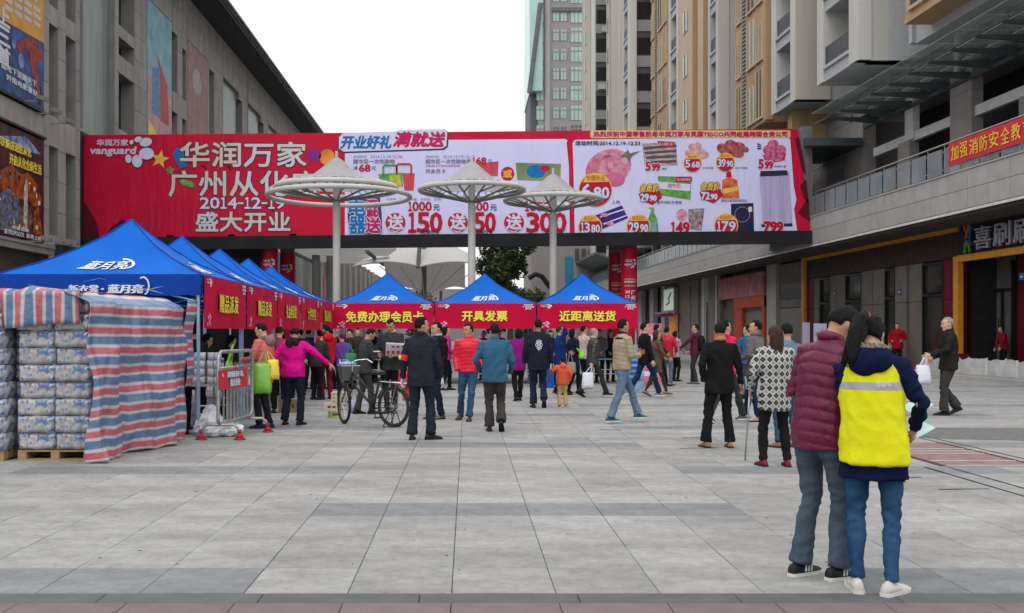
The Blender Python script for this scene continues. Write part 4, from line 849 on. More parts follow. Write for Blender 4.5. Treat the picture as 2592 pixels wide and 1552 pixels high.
b = MB(); b.tube([(X(1225,62),62,Z(640,62)),(X(1237,62),61.8,Z(676,62)),(X(1228,62),61.8,Z(690,62))], .09, 6); b.build('strut', m_mem, e)
e = empty('tensile_canopy', (X(1145,80), 80, 0), 'small white membrane roof far off between the first two facing tents', 'canopy')
b = MB(); b.grid(lambda u, v: (lerp(X(1105,80),X(1190,80),u), 80+2*v, Z(734,80)+.3*math.sin(math.pi*u)+v*.75*math.sin(math.pi*u)), 16, 4); b.build('membrane', m_mem, e, True)
b = MB(); b.cyl(X(1115,80),81,0,4.9,.12,n=8); b.build('mast', m_bgrey, e)
e = empty('louvre_pergola', (-9, 62, 0), 'pale slatted pergola roof behind the leftmost mast under the footbridge', 'pergola')
for i in range(9): b = MB(); b.box(-11.6+i*.22, -4.2-.25*i, 58+i*1.4, 58.35+i*1.4, 6.35, 6.47); b.build('slat', m_mem, e)
b = MB(); b.box(-10.5,-10.3,57.9,70,6.2,6.34); b.box(-6.0,-5.8,57.9,70,6.2,6.34); b.build('girder', m_bgrey, e)
for x_, y_ in ((X(800,60),60),(X(836,60.5),60.5),(-10.4,69)): b = MB(); b.cyl(x_, y_, 0, 6.2, .24 if x_ > -9.5 else .15, n=14); b.build('post', m_bgrey, e)
# pilastered shop wall on the far left
e = empty('far_mall_wing', (-14, 95, 0), 'far grey wing of the mall with pilasters and small posters, seen below the footbridge', 'building')
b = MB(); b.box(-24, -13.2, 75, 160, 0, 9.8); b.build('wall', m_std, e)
y = 76.
k = 0
while y < 155:
    b = MB(); b.box(-13.2, -12.9, y, y+1.4, 0, 9.8); b.build('pilaster', m_st, e); b = MB(); b.box(-13.2,-13.12,y+2.2,y+4.2,.4,4.2); b.build('window', m_dark if k % 2 else m_rg, e); y += 5.4; k += 1
b = MB(); b.box(-12.9,-12.8,88.2,90.4,3.6,6.4); b.build('red_poster', M('poster_small_red', (.42,.12,.11), .6, .4, 1), e)
# closing buildings
e = empty('end_building', (5, 110, 0), 'low beige building with a blue glass strip closing the plaza behind the tents', 'building')
b = MB(); b.box(X(1345,110), X(1560,110), 110, 125, 0, 12.5); b.build('wall', m_tb, e); b = MB(); b.box(X(1310,118), X(1440,118), 118, 130, 0, 6.2); b.build('wall', m_tdk, e)
b = MB(); b.box(X(1430,110), X(1449,110), 109.8, 109.98, 5, Z(650,110)); b.build('glass_strip', M('blue_glass', (.03,.22,.36), .2, .2), e)
for i in range(5): b = MB(); b.box(X(1455+i*17,110), X(1465+i*17,110), 109.8, 109.98, Z(660,110), Z(630,110)); b.build('window', m_rec, e)
b = MB(); b.tube([(X(1338,108),108,Z(705,108)),(X(1356,108),108,Z(694,108)),(X(1372,108),108,Z(700,108)),(X(1394,108),108,Z(730,108))], .3, 6); b.build('curved_pipe', m_beamd, e)
b = MB(); b.box(X(840,170), X(1330,170), 170, 190, 0, 9); b.build('wall', m_tb, e)
# trees
def tree(name, x, y, h, r, label, n=2600, seed=1, grp=None, leaf=.16):
    rr_ = random.Random(seed); e = empty(name, (x, y, 0), label, 'tree', grp)
    b = MB(); b.tube([(x,y,0),(x+.05,y,h*.25),(x-.05,y,h*.5)], [.2,.16,.11], 8); b.build('trunk', M('bark', (.10,.08,.06), .9, .3, 8, .5, 20), e)
    b = MB(); cl = []
    for i in range(26):
        t = rr_.random(); zz = h*(.26+.70*t); q = r*(1-abs(t-.45)**1.6*1.25)*math.sqrt(rr_.random()); a = rr_.uniform(0, 6.3)
        c = (x+q*math.cos(a), y+q*math.sin(a), zz); cl.append((c, rr_.uniform(.35,.75)*r/1.8))
    for c, q in cl[:12]: b.tube([(x,y,h*rr_.uniform(.25,.5)), c], [.05,.015], 5)
    b.build('limb', MATS['bark'], e)
    b = MB()
    for i in range(n):
        c, q = cl[rr_.randrange(26)]; d = Vector((rr_.gauss(0,1),rr_.gauss(0,1),rr_.gauss(0,1))).normalized()*q*rr_.uniform(.5,1.05); p = Vector(c)+d
        u = Vector((rr_.gauss(0,1),rr_.gauss(0,1),rr_.gauss(0,.6))).normalized()*leaf*rr_.uniform(.6,1.3); w = u.cross(Vector((rr_.gauss(0,1),rr_.gauss(0,1),rr_.gauss(0,1)))).normalized()*leaf*.4
        b.add([p-u, p+w, p+u, p-w], [(0,1,2,3)])
    tag(b.build('crown', M('leaf_green', (.035,.060,.020), .55, .4, .9, col2=(.10,.13,.05), vec='Object'), e), kind='stuff')
tree('street_tree', X(1290,58), 58, 7.6, 1.75, 'dark leafy tree rising behind the gap between middle and right facing tents', 8500, 3)
tree('street_tree', X(1258,63), 63, 6.8, 1.3, 'smaller dark tree left of the leafy tree under the footbridge', 4500, 5)
tree('street_tree', X(1075,88), 88, 5.8, 2.6, 'low distant tree glimpsed under the wide membrane roof', 1500, 9, leaf=.25)
tree('street_tree', X(1340,75), 75, 4.6, 1.6, 'low bushy tree behind the right mast', 1200, 11, leaf=.2)

# ---------------------------------------------------------------- gazebo tents
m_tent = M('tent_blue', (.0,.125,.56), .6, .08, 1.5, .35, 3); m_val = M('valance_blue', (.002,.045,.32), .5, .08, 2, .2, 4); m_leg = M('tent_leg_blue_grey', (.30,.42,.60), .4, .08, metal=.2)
m_tw = M('tent_print_white', (.70,.72,.80), .5, .05); m_tbr = M('tent_banner_red', (.58,.002,.045), .5, .10, 1.2, .25, 4)
EZ, PZ = 2.34, 3.29
def tent(x0, x1, y0, y1, label, grp, val=('f','b','l','r'), logo=True):
    cx, cy = (x0+x1)/2, (y0+y1)/2; e = empty('gazebo_tent', (cx, cy, 0), label, 'tent', grp)
    cor = {'f': ((x0,y0),(x1,y0)), 'r': ((x1,y0),(x1,y1)), 'b': ((x1,y1),(x0,y1)), 'l': ((x0,y1),(x0,y0))}
    s_off = cx*3+cy
    def fn(side):
        (ax, ay), (bx_, by) = cor[side]
        def g(u, v, w=0):
            k = u*(1-v)+.5*v; px_, py_ = lerp(ax, bx_, u), lerp(ay, by, u); x = lerp(px_, cx, v); y = lerp(py_, cy, v)
            z = EZ+(PZ-EZ)*(.62*v+.38*v**2.4)-.06*math.sin(math.pi*u)*(1-v)*v*3
            nx, ny = (by-ay), -(bx_-ax); l_ = math.hypot(nx, ny); z += .022*noise.noise(Vector((x*2.2, y*2.2, s_off)))*min(1, v*6)*min(1,(1-v)*4)+.010*noise.noise(Vector((x*7, y*7, s_off))); return (x+nx/l_*w*.5, y+ny/l_*w*.5, z+w)
        return g
    for s_ in 'frbl': b = MB(); g = fn(s_); b.grid(lambda u, v: g(u, min(v, .998)), 26, 18); b.build('canopy_panel', m_tent, e, True)
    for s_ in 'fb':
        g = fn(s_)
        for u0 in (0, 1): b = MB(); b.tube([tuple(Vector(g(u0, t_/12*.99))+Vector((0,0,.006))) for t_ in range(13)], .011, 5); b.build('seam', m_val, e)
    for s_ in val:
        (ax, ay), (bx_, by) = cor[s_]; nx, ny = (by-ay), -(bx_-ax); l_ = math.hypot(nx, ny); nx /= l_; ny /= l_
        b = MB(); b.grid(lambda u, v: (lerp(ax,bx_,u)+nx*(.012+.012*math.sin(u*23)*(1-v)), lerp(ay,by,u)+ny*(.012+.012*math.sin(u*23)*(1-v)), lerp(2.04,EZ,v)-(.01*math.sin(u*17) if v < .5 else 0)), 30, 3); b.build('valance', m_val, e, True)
    for lx_, ly_ in ((x0,y0),(x1,y0),(x1,y1),(x0,y1)):
        sx = .05 if lx_ == x0 else -.05; sy = .05 if ly_ == y0 else -.05
        b = MB(); b.box(lx_+sx-.02, lx_+sx+.02, ly_+sy-.02, ly_+sy+.02, 0, EZ-.02); b.box(lx_+sx-.05, lx_+sx+.05, ly_+sy-.05, ly_+sy+.05, 0, .012); b.build('leg', m_leg, e)
    b = MB()
    for s_ in 'frbl':
        (ax, ay), (bx_, by) = cor[s_]
        for k in range(2):
            a0 = .02+.48*k; a1 = a0+.48
            for z0, z1 in ((1.95,2.28),(2.28,1.95)): b.tube([(lerp(ax,bx_,a0),lerp(ay,by,a0),z0),(lerp(ax,bx_,a1),lerp(ay,by,a1),z1)], .012, 4)
    b.build('truss', m_leg, e)
    if logo:
        for s_ in 'frl':
            g = fn(s_); b = MB(); f2 = lambda u, v, w: g(u, v, w)
            text(b, '蓝月亮', f2, (.33,.16,.645,.37), .012, .004, .3, .001); 
            pts = [( .60+.085*math.cos(t), .30+.125*math.sin(t)) for t in [R(100)-R(200)*i/12 for i in range(13)]]
            inn = [( .593+.070*math.cos(t), .292+.104*math.sin(t)) for t in [R(100)-R(200)*i/12 for i in range(13)]]
            for i in range(12): b.add([g(*pts[i],.014), g(*pts[i+1],.014), g(*inn[i+1],.014), g(*inn[i],.014)], [(0,1,2,3)])
            b.build('lettering', m_tw, e)
    return e
TXR = -3.83
ys = [14.2+2.76*i for i in range(6)]
labs = ('nearest large blue gazebo tent at the left, over the striped tarpaulin', 'second blue gazebo tent of the left row', 'third blue gazebo tent of the left row', 'fourth blue gazebo tent of the left row', 'last blue gazebo tent of the left row, touching the facing tents')
GL = 'blue gazebo tents in a row along the left'
for i in range(5):
    e = tent(TXR-2.92, TXR, ys[i], ys[i+1]-.03, labs[i], GL, ('f','l','b','r'))
    if i == 0:
        vf = lambda u, v, w: (lerp(TXR-2.92, TXR, u), ys[0]-.03-w, lerp(2.04, EZ, v)); b = MB()
        text(b, '新衣裳', vf, (.355,.10,.50,.48), .004, .003); text(b, '·', vf, (.515,.25,.525,.32), .004, .004); text(b, '蓝月亮', vf, (.545,.08,.72,.50), .004, .006, .15)
        b.tube([vf(.72+.028*math.cos(t), .42+.42*math.sin(t), .006) for t in [R(120)-R(190)*k/10 for k in range(11)]], .012, 5); b.build('lettering', m_tw, e)
front_x = (-3.86, -.95, 1.98, 4.90)
fl = ('blue gazebo tent facing the camera with the membership card banner', 'blue gazebo tent facing the camera with the invoice banner, middle one', 'blue gazebo tent facing the camera with the delivery banner, next to the red columns')
for i in range(3): tent(front_x[i]+.015, front_x[i+1]-.015, 28.3, 31.2, fl[i], 'blue gazebo tents facing the camera')
def flag_banner(fn, s, label, tb=(.12,.35,.88,.72), grp=None, bold=.006, loc=(0,0,0)):
    e = empty('tent_banner', loc, label, 'banner', grp)
    b = MB(); b.grid(lambda u, v: fn(u, v, .0+.006*math.sin(u*19)), 24, 6); b.grid(lambda u, v: fn(u, v, -.006+.006*math.sin(u*19)), 24, 6); b.build('cloth', m_tbr, e, True)
    b = MB(); text(b, s, fn, tb, .014, bold*1.3, 0, .0006, 3.8); b.build('lettering', M('banner_shade', (.20,.03,.02), .5), e)
    b = MB(); text(b, s, fn, tb, .024, bold*.55, 0, .0012, 3.8); b.build('lettering', m_byel2, e)
    b = MB(); text(b, '华润万家', fn, (.03,.92,.09,.955), .012); text(b, 'vanguard', fn, (.03,.86,.10,.905), .012, .001)
    for cx, cy, r_ in ((.115,.94,.010),(.128,.90,.016),(.115,.84,.013),(.10,.95,.006)): b.add([fn(cx+r_*math.cos(t), cy+r_*3.2*math.sin(t), .012) for t in [2*math.pi*k/10 for k in range(10)]], [tuple(range(10))])
    text(b, '华润万家', fn, (.88,.91,.97,.965), .012, .002); text(b, '广州从化店', fn, (.87,.83,.98,.89), .012, .002); text(b, '盛大开业', fn, (.895,.76,.955,.81), .012, .002)
    b.build('small_print', m_tw, e)
    b = MB()
    for k in range(7): cx, cy = .05+.012*k+.01*math.sin(k*7), .08+.045*((k*3) % 5); b.add([fn(cx+.012*math.cos(t), cy+.035*math.sin(t), .012) for t in [2*math.pi*q/8 for q in range(8)]], [tuple(range(8))])
    b.build('flower_print', M('flower_pink', (.62,.35,.60), .5, .4, 8), e); return e
m_byel2 = M('banner_letter_yellow', (.88,.74,.10), .5, .05)
gb = 'red promotion banners hung under the facing tents'
for i, (s, lb, tb) in enumerate((('免费办理会员卡','red banner with seven yellow characters, left of the three facing tents',(.13,.26,.90,.68)),('开具发票','red banner with four yellow characters, under the middle facing tent',(.27,.30,.715,.70)),('近距离送货','red banner with five yellow characters, under the right facing tent',(.22,.30,.775,.70)))):
    a, c = front_x[i]+.02, front_x[i+1]-.02
    flag_banner(lambda u, v, w, a=a, c=c: (lerp(a, c, u), 28.24-w, lerp(1.61, 2.335, v)), s, lb, tb, gb, .006, ((a+c)/2, 28.24, 1.9))
gb = 'red promotion banners along the open side of the left tents'
for i, (s, lb) in enumerate((('赠品派发','red banner for gift handout on the nearest left tent, beside the blue grey leg'),('赠品派发','red banner for gift handout on the second left tent, above the coral coated woman'),('礼金券派发','red banner on the third left tent, above the magenta jacket'),('大件存包','red banner on the fourth left tent, for luggage deposit'),('赠品兑换点','red banner on the last left tent, close to the facing tents'))):
    a, c = ys[i]+.04, ys[i+1]-.06
    flag_banner(lambda u, v, w, a=a, c=c: (TXR+.04+w, lerp(a, c, u), lerp(1.56, 2.32, v)), s, lb, (.29,.32,.75,.69), gb, .0035, (TXR+.04, (a+c)/2, 1.9))

translucent(m_tent, .2); translucent(m_tbr, .12)
# ---------------------------------------------------------------- pallets of wrapped rolls and striped tarpaulin
m_wood = M('pallet_wood', (.34,.22,.10), .8, .25, 3, .2, 20, stretch=(1,6,1))
m_pack = M('wrapped_rolls', (.33,.31,.29), .22, .3, 9, .35, 14, col2=(.50,.50,.53), spec=.8, rand=.15)
n = m_pack.node_tree.nodes; l = m_pack.node_tree.links; p = n['Principled BSDF']
t = n.new('ShaderNodeTexCoord'); vn = n.new('ShaderNodeTexNoise'); vn.inputs['Scale'].default_value = 11; vn.inputs['Detail'].default_value = 5; l.new(t.outputs['Object'], vn.inputs['Vector'])
mix = n.new('ShaderNodeMix'); mix.data_type = 'RGBA'; r_ = n.new('ShaderNodeValToRGB'); r_.color_ramp.elements[0].position = .50; r_.color_ramp.elements[1].position = .58; l.new(vn.outputs['Fac'], r_.inputs[0])
old = p.inputs['Base Color'].links[0].from_socket; l.new(old, mix.inputs[6]); mix.inputs[7].default_value = (.10,.17,.32,1); l.new(r_.outputs[0], mix.inputs[0])
mix2 = n.new('ShaderNodeMix'); mix2.data_type = 'RGBA'; v2 = n.new('ShaderNodeTexNoise'); v2.inputs['Scale'].default_value = 17; l.new(t.outputs['Object'], v2.inputs['Vector']); r2 = n.new('ShaderNodeValToRGB'); r2.color_ramp.elements[0].position = .62; r2.color_ramp.elements[1].position = .68; l.new(v2.outputs['Fac'], r2.inputs[0])
l.new(mix.outputs[2], mix2.inputs[6]); mix2.inputs[7].default_value = (.27,.17,.09,1); l.new(r2.outputs[0], mix2.inputs[0]); l.new(mix2.outputs[2], p.inputs['Base Color'])
m_plas = M('plastic_gloss', (.55,.57,.60), .18, .1, 6, .5, 9, spec=.9)
def pack_mesh(seed):
    q = random.Random(seed); b = MB()
    def fr(u, v):     # slightly scalloped front of four rolls under taut film
        sc_ = abs(math.sin(math.pi*u*4)); ed = min(1, min(v, 1-v)*9, min(u, 1-u)*16+.2)
        return (-.208+.416*u, -.052-.026*sc_*ed-.03*ed+.010*noise.noise(Vector((u*9, v*6, seed*5.1))), -.098+.196*v+.006*math.sin(u*9+seed))
    b.grid(fr, 32, 8); b.box(-.206,.206,-.045,.42,-.096,.096); return b.mesh('roll_pack', m_pack, True)
pm_ = [pack_mesh(i) for i in range(7)]
def pallet(x0, x1, y0, y1, label, ztop=1.93):
    e = empty('loaded_pallet', ((x0+x1)/2, (y0+y1)/2, 0), label, 'pallet', 'pallets stacked with wrapped paper rolls', local=True)
    cx, cy = (x0+x1)/2, (y0+y1)/2; w, d = x1-x0, y1-y0
    for i in range(3): b = MB(); b.box(-w/2+i*(w-.1)/2, -w/2+.1+i*(w-.1)/2, -d/2, d/2, .022, .10); b.build('bearer', m_wood, e)
    for i in range(3): b = MB(); b.box(-w/2, w/2, -d/2+i*(d-.1)/2, -d/2+.1+i*(d-.1)/2, 0, .02); b.build('board', m_wood, e)
    for i in range(6): b = MB(); b.box(-w/2, w/2, -d/2+i*(d-.1)/5, -d/2+.1+i*(d-.1)/5, .102, .122); b.build('board', m_wood, e)
    rows = int((ztop-.125)/.2); nx = max(1, round(w/.42))
    for k in range(rows):
        for i in range(nx):
            o = link('roll_pack', pm_[(k*3+i*5) % 7], e); o.location = (-w/2+w/nx*(i+.5)+rnd.uniform(-.012,.012), -d/2+.06+rnd.uniform(-.02,.03), .225+.2*k); o.scale = (w/nx/.42, 1, 1)
            if (k+i) % 5 == 2: o.rotation_euler = (0, 0, rnd.uniform(-.05,.05))
        for i in range(max(1, int(d/.45))-1):
            o = link('roll_pack', pm_[(k+i) % 4], e); o.location = (w/2-.06, -d/2+.55+i*.45, .225+.2*k); o.rotation_euler = (0,0,R(90))
    b = MB(); b.box(-w/2+.08, w/2-.1, -d/2+.1, d/2-.02, .13, ztop-.03); b.build('inner_packs', m_pack, e); return e
pallet(-5.27, -4.40, 11.58, 12.6, 'wooden pallet of wrapped paper rolls directly left of the striped tarpaulin')
pallet(-6.30, -5.40, 11.50, 12.5, 'wooden pallet of wrapped paper rolls at the left picture edge')
pallet(-5.3, -4.45, 12.75, 13.75, 'wooden pallet of wrapped rolls hidden behind the tarpaulin')
m_tarp = bpy.data.materials.new('striped_tarp'); m_tarp.use_nodes = True
def tarp_mat(name, axis, period=.30):
    m = bpy.data.materials.new(name); m.use_nodes = True; n = m.node_tree.nodes; l = m.node_tree.links; p = n['Principled BSDF']; p.inputs['Roughness'].default_value = .3; p.inputs['Specular IOR Level'].default_value = .6
    uv = n.new('ShaderNodeUVMap'); sx = n.new('ShaderNodeSeparateXYZ'); l.new(uv.outputs[0], sx.inputs[0])
    mu = n.new('ShaderNodeMath'); mu.operation = 'MULTIPLY'; mu.inputs[1].default_value = 1/period; l.new(sx.outputs[axis], mu.inputs[0]); fr = n.new('ShaderNodeMath'); fr.operation = 'FRACT'; l.new(mu.outputs[0], fr.inputs[0])
    cr = n.new('ShaderNodeValToRGB'); cr.color_ramp.interpolation = 'CONSTANT'; e = cr.color_ramp.elements
    W_, Bc, Rc, Pc = (.42,.41,.43,1), (.085,.15,.27,1), (.42,.09,.115,1), (.44,.33,.36,1)
    e[0].position = 0; e[0].color = W_; e[1].position = .13; e[1].color = Rc
    for ps, c in ((.44,Pc),(.47,W_),(.60,(.15,.22,.33,1)),(.63,Bc),(.97,(.15,.22,.33,1))): x = e.new(ps); x.color = c
    l.new(fr.outputs[0], cr.inputs[0])
    ns = n.new('ShaderNodeTexNoise'); ns.inputs['Scale'].default_value = 6; ns.inputs['Detail'].default_value = 6; tcn = n.new('ShaderNodeTexCoord'); l.new(tcn.outputs['Object'], ns.inputs['Vector'])
    bp = n.new('ShaderNodeBump'); bp.inputs['Strength'].default_value = .7; bp.inputs['Distance'].default_value = .05; l.new(ns.outputs['Fac'], bp.inputs['Height']); l.new(bp.outputs[0], p.inputs['Normal'])
    mr = n.new('ShaderNodeMapRange'); mr.inputs['To Min'].default_value = .75; mr.inputs['To Max'].default_value = 1.2; l.new(ns.outputs['Fac'], mr.inputs[0]); vm = n.new('ShaderNodeVectorMath'); vm.operation = 'SCALE'; l.new(cr.outputs[0], vm.inputs[0]); l.new(mr.outputs[0], vm.inputs['Scale']); l.new(vm.outputs[0], p.inputs['Base Color'])
    return m
def cloth(name, fn, nu, nv, su, sv, mat, label=None, cat=None, parent=None, thick=.006):
    b = MB(); b.grid(fn, nu, nv); me = b.mesh(name, mat, True); uv = me.uv_layers.new(name='UVMap'); k = 0
    for pl in me.polygons:
        for li in pl.loop_indices:
            vi = me.loops[li].vertex_index; uv.data[li].uv = ((vi % (nu+1))/nu*su, (vi//(nu+1))/nv*sv)
    o = link(name, me, parent); so = o.modifiers.new('thickness', 'SOLIDIFY'); so.thickness = thick
    return tag(o, label, cat)
def tarp_top(u, v):   # hangs over the pallet fronts
    x = lerp(-6.4, -4.50, u); d = .05*math.sin(x*9)*(1-v)+.03*math.sin(x*31+v*5)
    if v > .6: return (x, 11.48+(v-.6)/.4*.9, 2.01+.02*math.sin(x*7)+.02*math.sin(x*17))
    return (x, 11.44-.04*math.sin(x*13)*(1-v)+d*.4, lerp(1.58+.03*math.sin(x*5)-.25*max(0,-5.55-x), 2.0, v/.6))
cloth('striped_tarpaulin', tarp_top, 70, 14, 2.04, 1.0, tarp_mat('tarp_vertical', 0, .245), 'red white blue striped tarpaulin folded over the tops of the roll pallets', 'tarpaulin')
def tarp_side(u, v):  # u along the tent side (0 near, 1 far), v up
    y = lerp(11.15, 13.7, u); bulge = (1-v)**1.6
    x = -4.33+.47*u**1.1+.10*math.sin(u*11+.5)*(.35+.65*(1-v))+.045*math.sin(u*27+v*3)+.03*math.sin(u*9-v*12)
    x += .030*(abs(math.sin(u*19+v*2.2))-.5)+.020*(abs(math.sin(u*41-v*5))-.5)*(1-v*.5)+.035*noise.noise(Vector((u*5,v*5,1)))+.012*noise.noise(Vector((u*18,v*14,4)))
    x += .03*bulge*(1-u); y2 = y+.10*v+.12*(v)*(1-u)-.05*math.sin(u*14)*(1-v)
    z = lerp(.005+.03*abs(math.sin(u*15)), 1.98-.02*u, v)
    if v > .93: x -= (v-.93)/.07*.30; z += .01
    if u < .10: x -= (.10-u)*1.0; y2 = max(y2, 11.30+.1*v)
    return (x, y2, z)
cloth('striped_tarpaulin', tarp_side, 150, 110, 2.6, 2.05, tarp_mat('tarp_horizontal', 1, .25), 'large red white blue striped tarpaulin draped to the ground down the side of the pallets', 'tarpaulin')
def tarp_back(u, v): return (-3.86-.35*u*0+.12*u+.04*math.sin(v*9), 13.72+.45*u, lerp(.9-.0*u, 1.93, v)-.0*u+(.12*(1-v))*math.sin(u*5))
cloth('striped_tarpaulin', lambda u, v: (-3.90+.03*math.sin(v*8)+.10*math.sin(u*3)*(v if v < .9 else .9), 13.66+.42*u*(1-.6*abs(v-.5)), lerp(.75, 1.95, v)), 16, 40, .5, 1.2, MATS.setdefault('th', bpy.data.materials['tarp_horizontal']), 'loose flap of striped tarpaulin bulging behind the large tarpaulin, near the tent leg', 'tarpaulin')

# ---------------------------------------------------------------- crowd barrier
m_galv = M('galvanised_steel', (.36,.36,.35), .35, .25, 9, .1, 30, metal=.55); m_redp = M('foot_red', (.38,.025,.02), .4)
bar_ = empty('crowd_barrier', (-3.36, 14.25, 0), 'galvanised steel crowd barrier with red feet and a small red sign, beside the nearest tent', 'barrier')
P0, P1 = Vector((-3.47,13.75,0)), Vector((-3.26,14.95,0))
def bp(u, z): v = P0.lerp(P1, u); return (v.x, v.y, z)
b = MB(); b.tube([bp(0,.28),bp(0,1.14),bp(.03,1.20),bp(.08,1.23),bp(.92,1.23),bp(.97,1.20),bp(1,1.14),bp(1,.34),bp(.97,.28),bp(.92,.25),bp(.08,.22),bp(.02,.24)], .026, 10, closed=True); b.tube([bp(0,1.0),bp(1,1.0)], .02, 8); b.build('frame', m_galv, bar_, True)
for i in range(8): u = .10+.1*i+.05; b = MB(); b.tube([bp(u,.24),bp(u,1.0)], .014, 6); b.build('upright', m_galv, bar_)
for u in (.06, .94):
    c = Vector(bp(u, 0)); b = MB(); b.tube([c+Vector((-.26,0,.06)),c+Vector((-.24,0,.17)),c+Vector((-.18,0,.21)),c+Vector((.18,0,.21)),c+Vector((.24,0,.17)),c+Vector((.27,0,.06))], .02, 8); b.build('foot_bar', m_galv, bar_, True)
    for sx in (-.27,.27): b = MB(); b.cyl(c.x+sx, c.y, 0, .025, .085, .075, 14); b.cyl(c.x+sx, c.y, .025, .08, .06, .03, 14); b.cyl(c.x+sx, c.y, .09, .14, .028, n=10); b.build('foot', m_redp, bar_, True)
e = empty('barrier_sign', bp(.4,.9), 'small red sign with white lettering tied on the crowd barrier', 'sign')
sf = lambda u, v, w: (lerp(-3.48,-3.31,u)+.03+w, lerp(13.72,14.75,u)-.01, lerp(.70,.97,v))
b = MB(); b.grid(lambda u, v: sf(u,v,0), 6, 2); b.grid(lambda u, v: sf(u,v,-.006), 6, 2); b.build('panel', m_bred, e)
b = MB(); b.add([sf(.28,.95,.003),sf(.80,.95,.003),sf(.72,.08,.003),sf(.34,.08,.003)], [(0,1,2,3)]); b.build('shield_print', M('print_dark_gold', (.10,.06,.03), .5), e)
b = MB(); text(b, '超值好礼', sf, (.26,.60,.82,.92), .006, .008); text(b, '盛大开业', sf, (.36,.12,.70,.52), .006, .01); text(b, '4', sf, (.08,.66,.12,.84), .006, .005); b.build('lettering', m_wht, e)

# table with paper packs behind the barrier
m_tabw = M('table_edge', (.36,.34,.32), .5)
def table(x0, x1, y0, y1, h, label, grp, mat=None, legs=True):
    e = empty('folding_table', ((x0+x1)/2,(y0+y1)/2,0), label, 'table', grp); b = MB(); b.box(x0,x1,y0,y1,h-.03,h); b.build('table_top', mat or m_tabw, e)
    for sx in (x0+.06,x1-.06):
        for sy in (y0+.06,y1-.06): b = MB(); b.tube([(sx,sy,0),(sx,sy,h-.03)], .015, 6); b.build('leg', m_galv, e)
    b = MB(); b.tube([(x0+.06,y0+.06,.3),(x1-.06,y0+.06,.3)], .012, 5); b.tube([(x0+.06,y0+.06,.42),(x1-.06,y0+.06,.42)], .012, 5); b.build('brace', m_galv, e); return e
GT = 'folding tables under the tents'
table(-4.05,-3.62,14.45,15.6,.74,'folding table with paper packs behind the crowd barrier',GT)
table(-4.5,-3.9,16.3,18.9,.74,'long folding table in the second and third left tents',GT); table(-4.5,-3.9,19.9,24.2,.74,'long folding table in the rear left tents',GT)
table(-.8,1.9,28.6,29.2,.74,'pale folding table under the middle facing tent',GT); table(2.1,4.6,28.7,29.3,.74,'folding table with blue things under the right facing tent',GT, M('table_blue_grey', (.12,.2,.3), .5)); table(-3.7,-1.1,28.6,29.2,.74,'folding table under the membership card tent',GT)
m_tis = M('tissue_white', (.50,.50,.53), .3, .15, 12, .2, 20); m_tisb = M('tissue_blue', (.03,.12,.42), .4)
tp0 = None; i = 0
lbs = ['upper','second','third','lowest']
for cx_, cy_, nm in ((-3.95,14.52,'in the stack by the tent leg'),(-3.72,14.50,'in the stack nearest the barrier')):
    for k in range(4):
        lb = f'white paper pack {("lowest","third from top","second from top","topmost")[k]} {nm}'
        if tp0 is None:
            tp0 = e = empty('paper_pack', (cx_,cy_,.742+.118*k), lb, 'paper pack', 'white paper packs on the barrier table', local=True)
            for q in (-.05,.05): b = MB(); b.cyl(q, 0, 0, .112, .052, n=14); b.build('roll', m_tis, e, True)
        else: copy_thing(tp0, (cx_+rnd.uniform(-.01,.01),cy_,.742+.118*k), rnd.uniform(-.1,.1), lb)
e = empty('tissue_pack', (-3.78,14.75,.742), 'white tissue pack with a blue top band, behind the paper packs', 'tissue pack'); b = MB(); b.box(-3.88,-3.66,14.68,14.85,.742,1.12); b.build('pack', m_tis, e); b = MB(); b.box(-3.883,-3.657,14.677,14.853,1.05,1.10); b.build('blue_band', m_tisb, e)
# shopping bags
m_gbag = M('bag_green', (.16,.42,.035), .25, .15, 6, .6, 7, spec=.7); m_ybag = M('bag_yellow', (.72,.50,.02), .25, .15, 6, .6, 7, spec=.7); m_rbag = M('bag_red', (.62,.03,.05), .3, .2, 6, .6, 7); m_wbag = M('bag_white', (.60,.62,.68), .35, .1, 6, .7, 8); m_dgbag = M('bag_dark_green', (.01,.14,.06), .35, .2)
def bag(name, c, w, h, d, mat, label, hand=None, yaw=0., grp=None, full=1.):
    """c = centre of the bag's top edge; hand = point the handles go up to"""
    e = empty(name, (c[0],c[1],c[2]-h), label, 'bag', grp); rot = Matrix.Rotation(yaw,4,'Z'); b = MB(); rings = []
    for t_, kw, kd in ((0,.88,.5),(.04,1,1.0),(.25,1.04,1.15*full),(.6,.98,.8*full),(.9,.9,.35),(1,.85,.12)):
        rings.append([Vector(c)+rot @ Vector((w/2*kw*math.copysign(abs(math.cos(a))**.6, math.cos(a))+.01*math.sin(5*a+t_*9), d/2*kd*math.copysign(abs(math.sin(a))**.7, math.sin(a)), -h+h*t_+(.012*math.sin(a*3) if t_ in (0,1) else 0))) for a in [2*math.pi*i/20 for i in range(20)]])
    b.loft(rings); b.build('bag_body', mat, e, True)
    hp = Vector(hand) if hand else Vector(c)+Vector((0,0,.16))
    for s_ in (-1, 1):
        b = MB(); q = rot @ Vector((w*.25,0,0)); o_ = rot @ Vector((0, s_*d*.06, 0)); b.tube([Vector(c)-q+o_-Vector((0,0,.02)), Vector(c).lerp(hp,.75)-q*.35+o_, hp+o_*.5, Vector(c).lerp(hp,.75)+q*.35+o_, Vector(c)+q+o_-Vector((0,0,.02))], .009, 5); b.build('handle', mat, e)
    return e
bag('green_bag', (-3.52,14.60,1.07), .24, .32, .16, m_gbag, 'green shopping bag standing on the table behind the barrier', (-3.47,14.62,1.32), R(80))
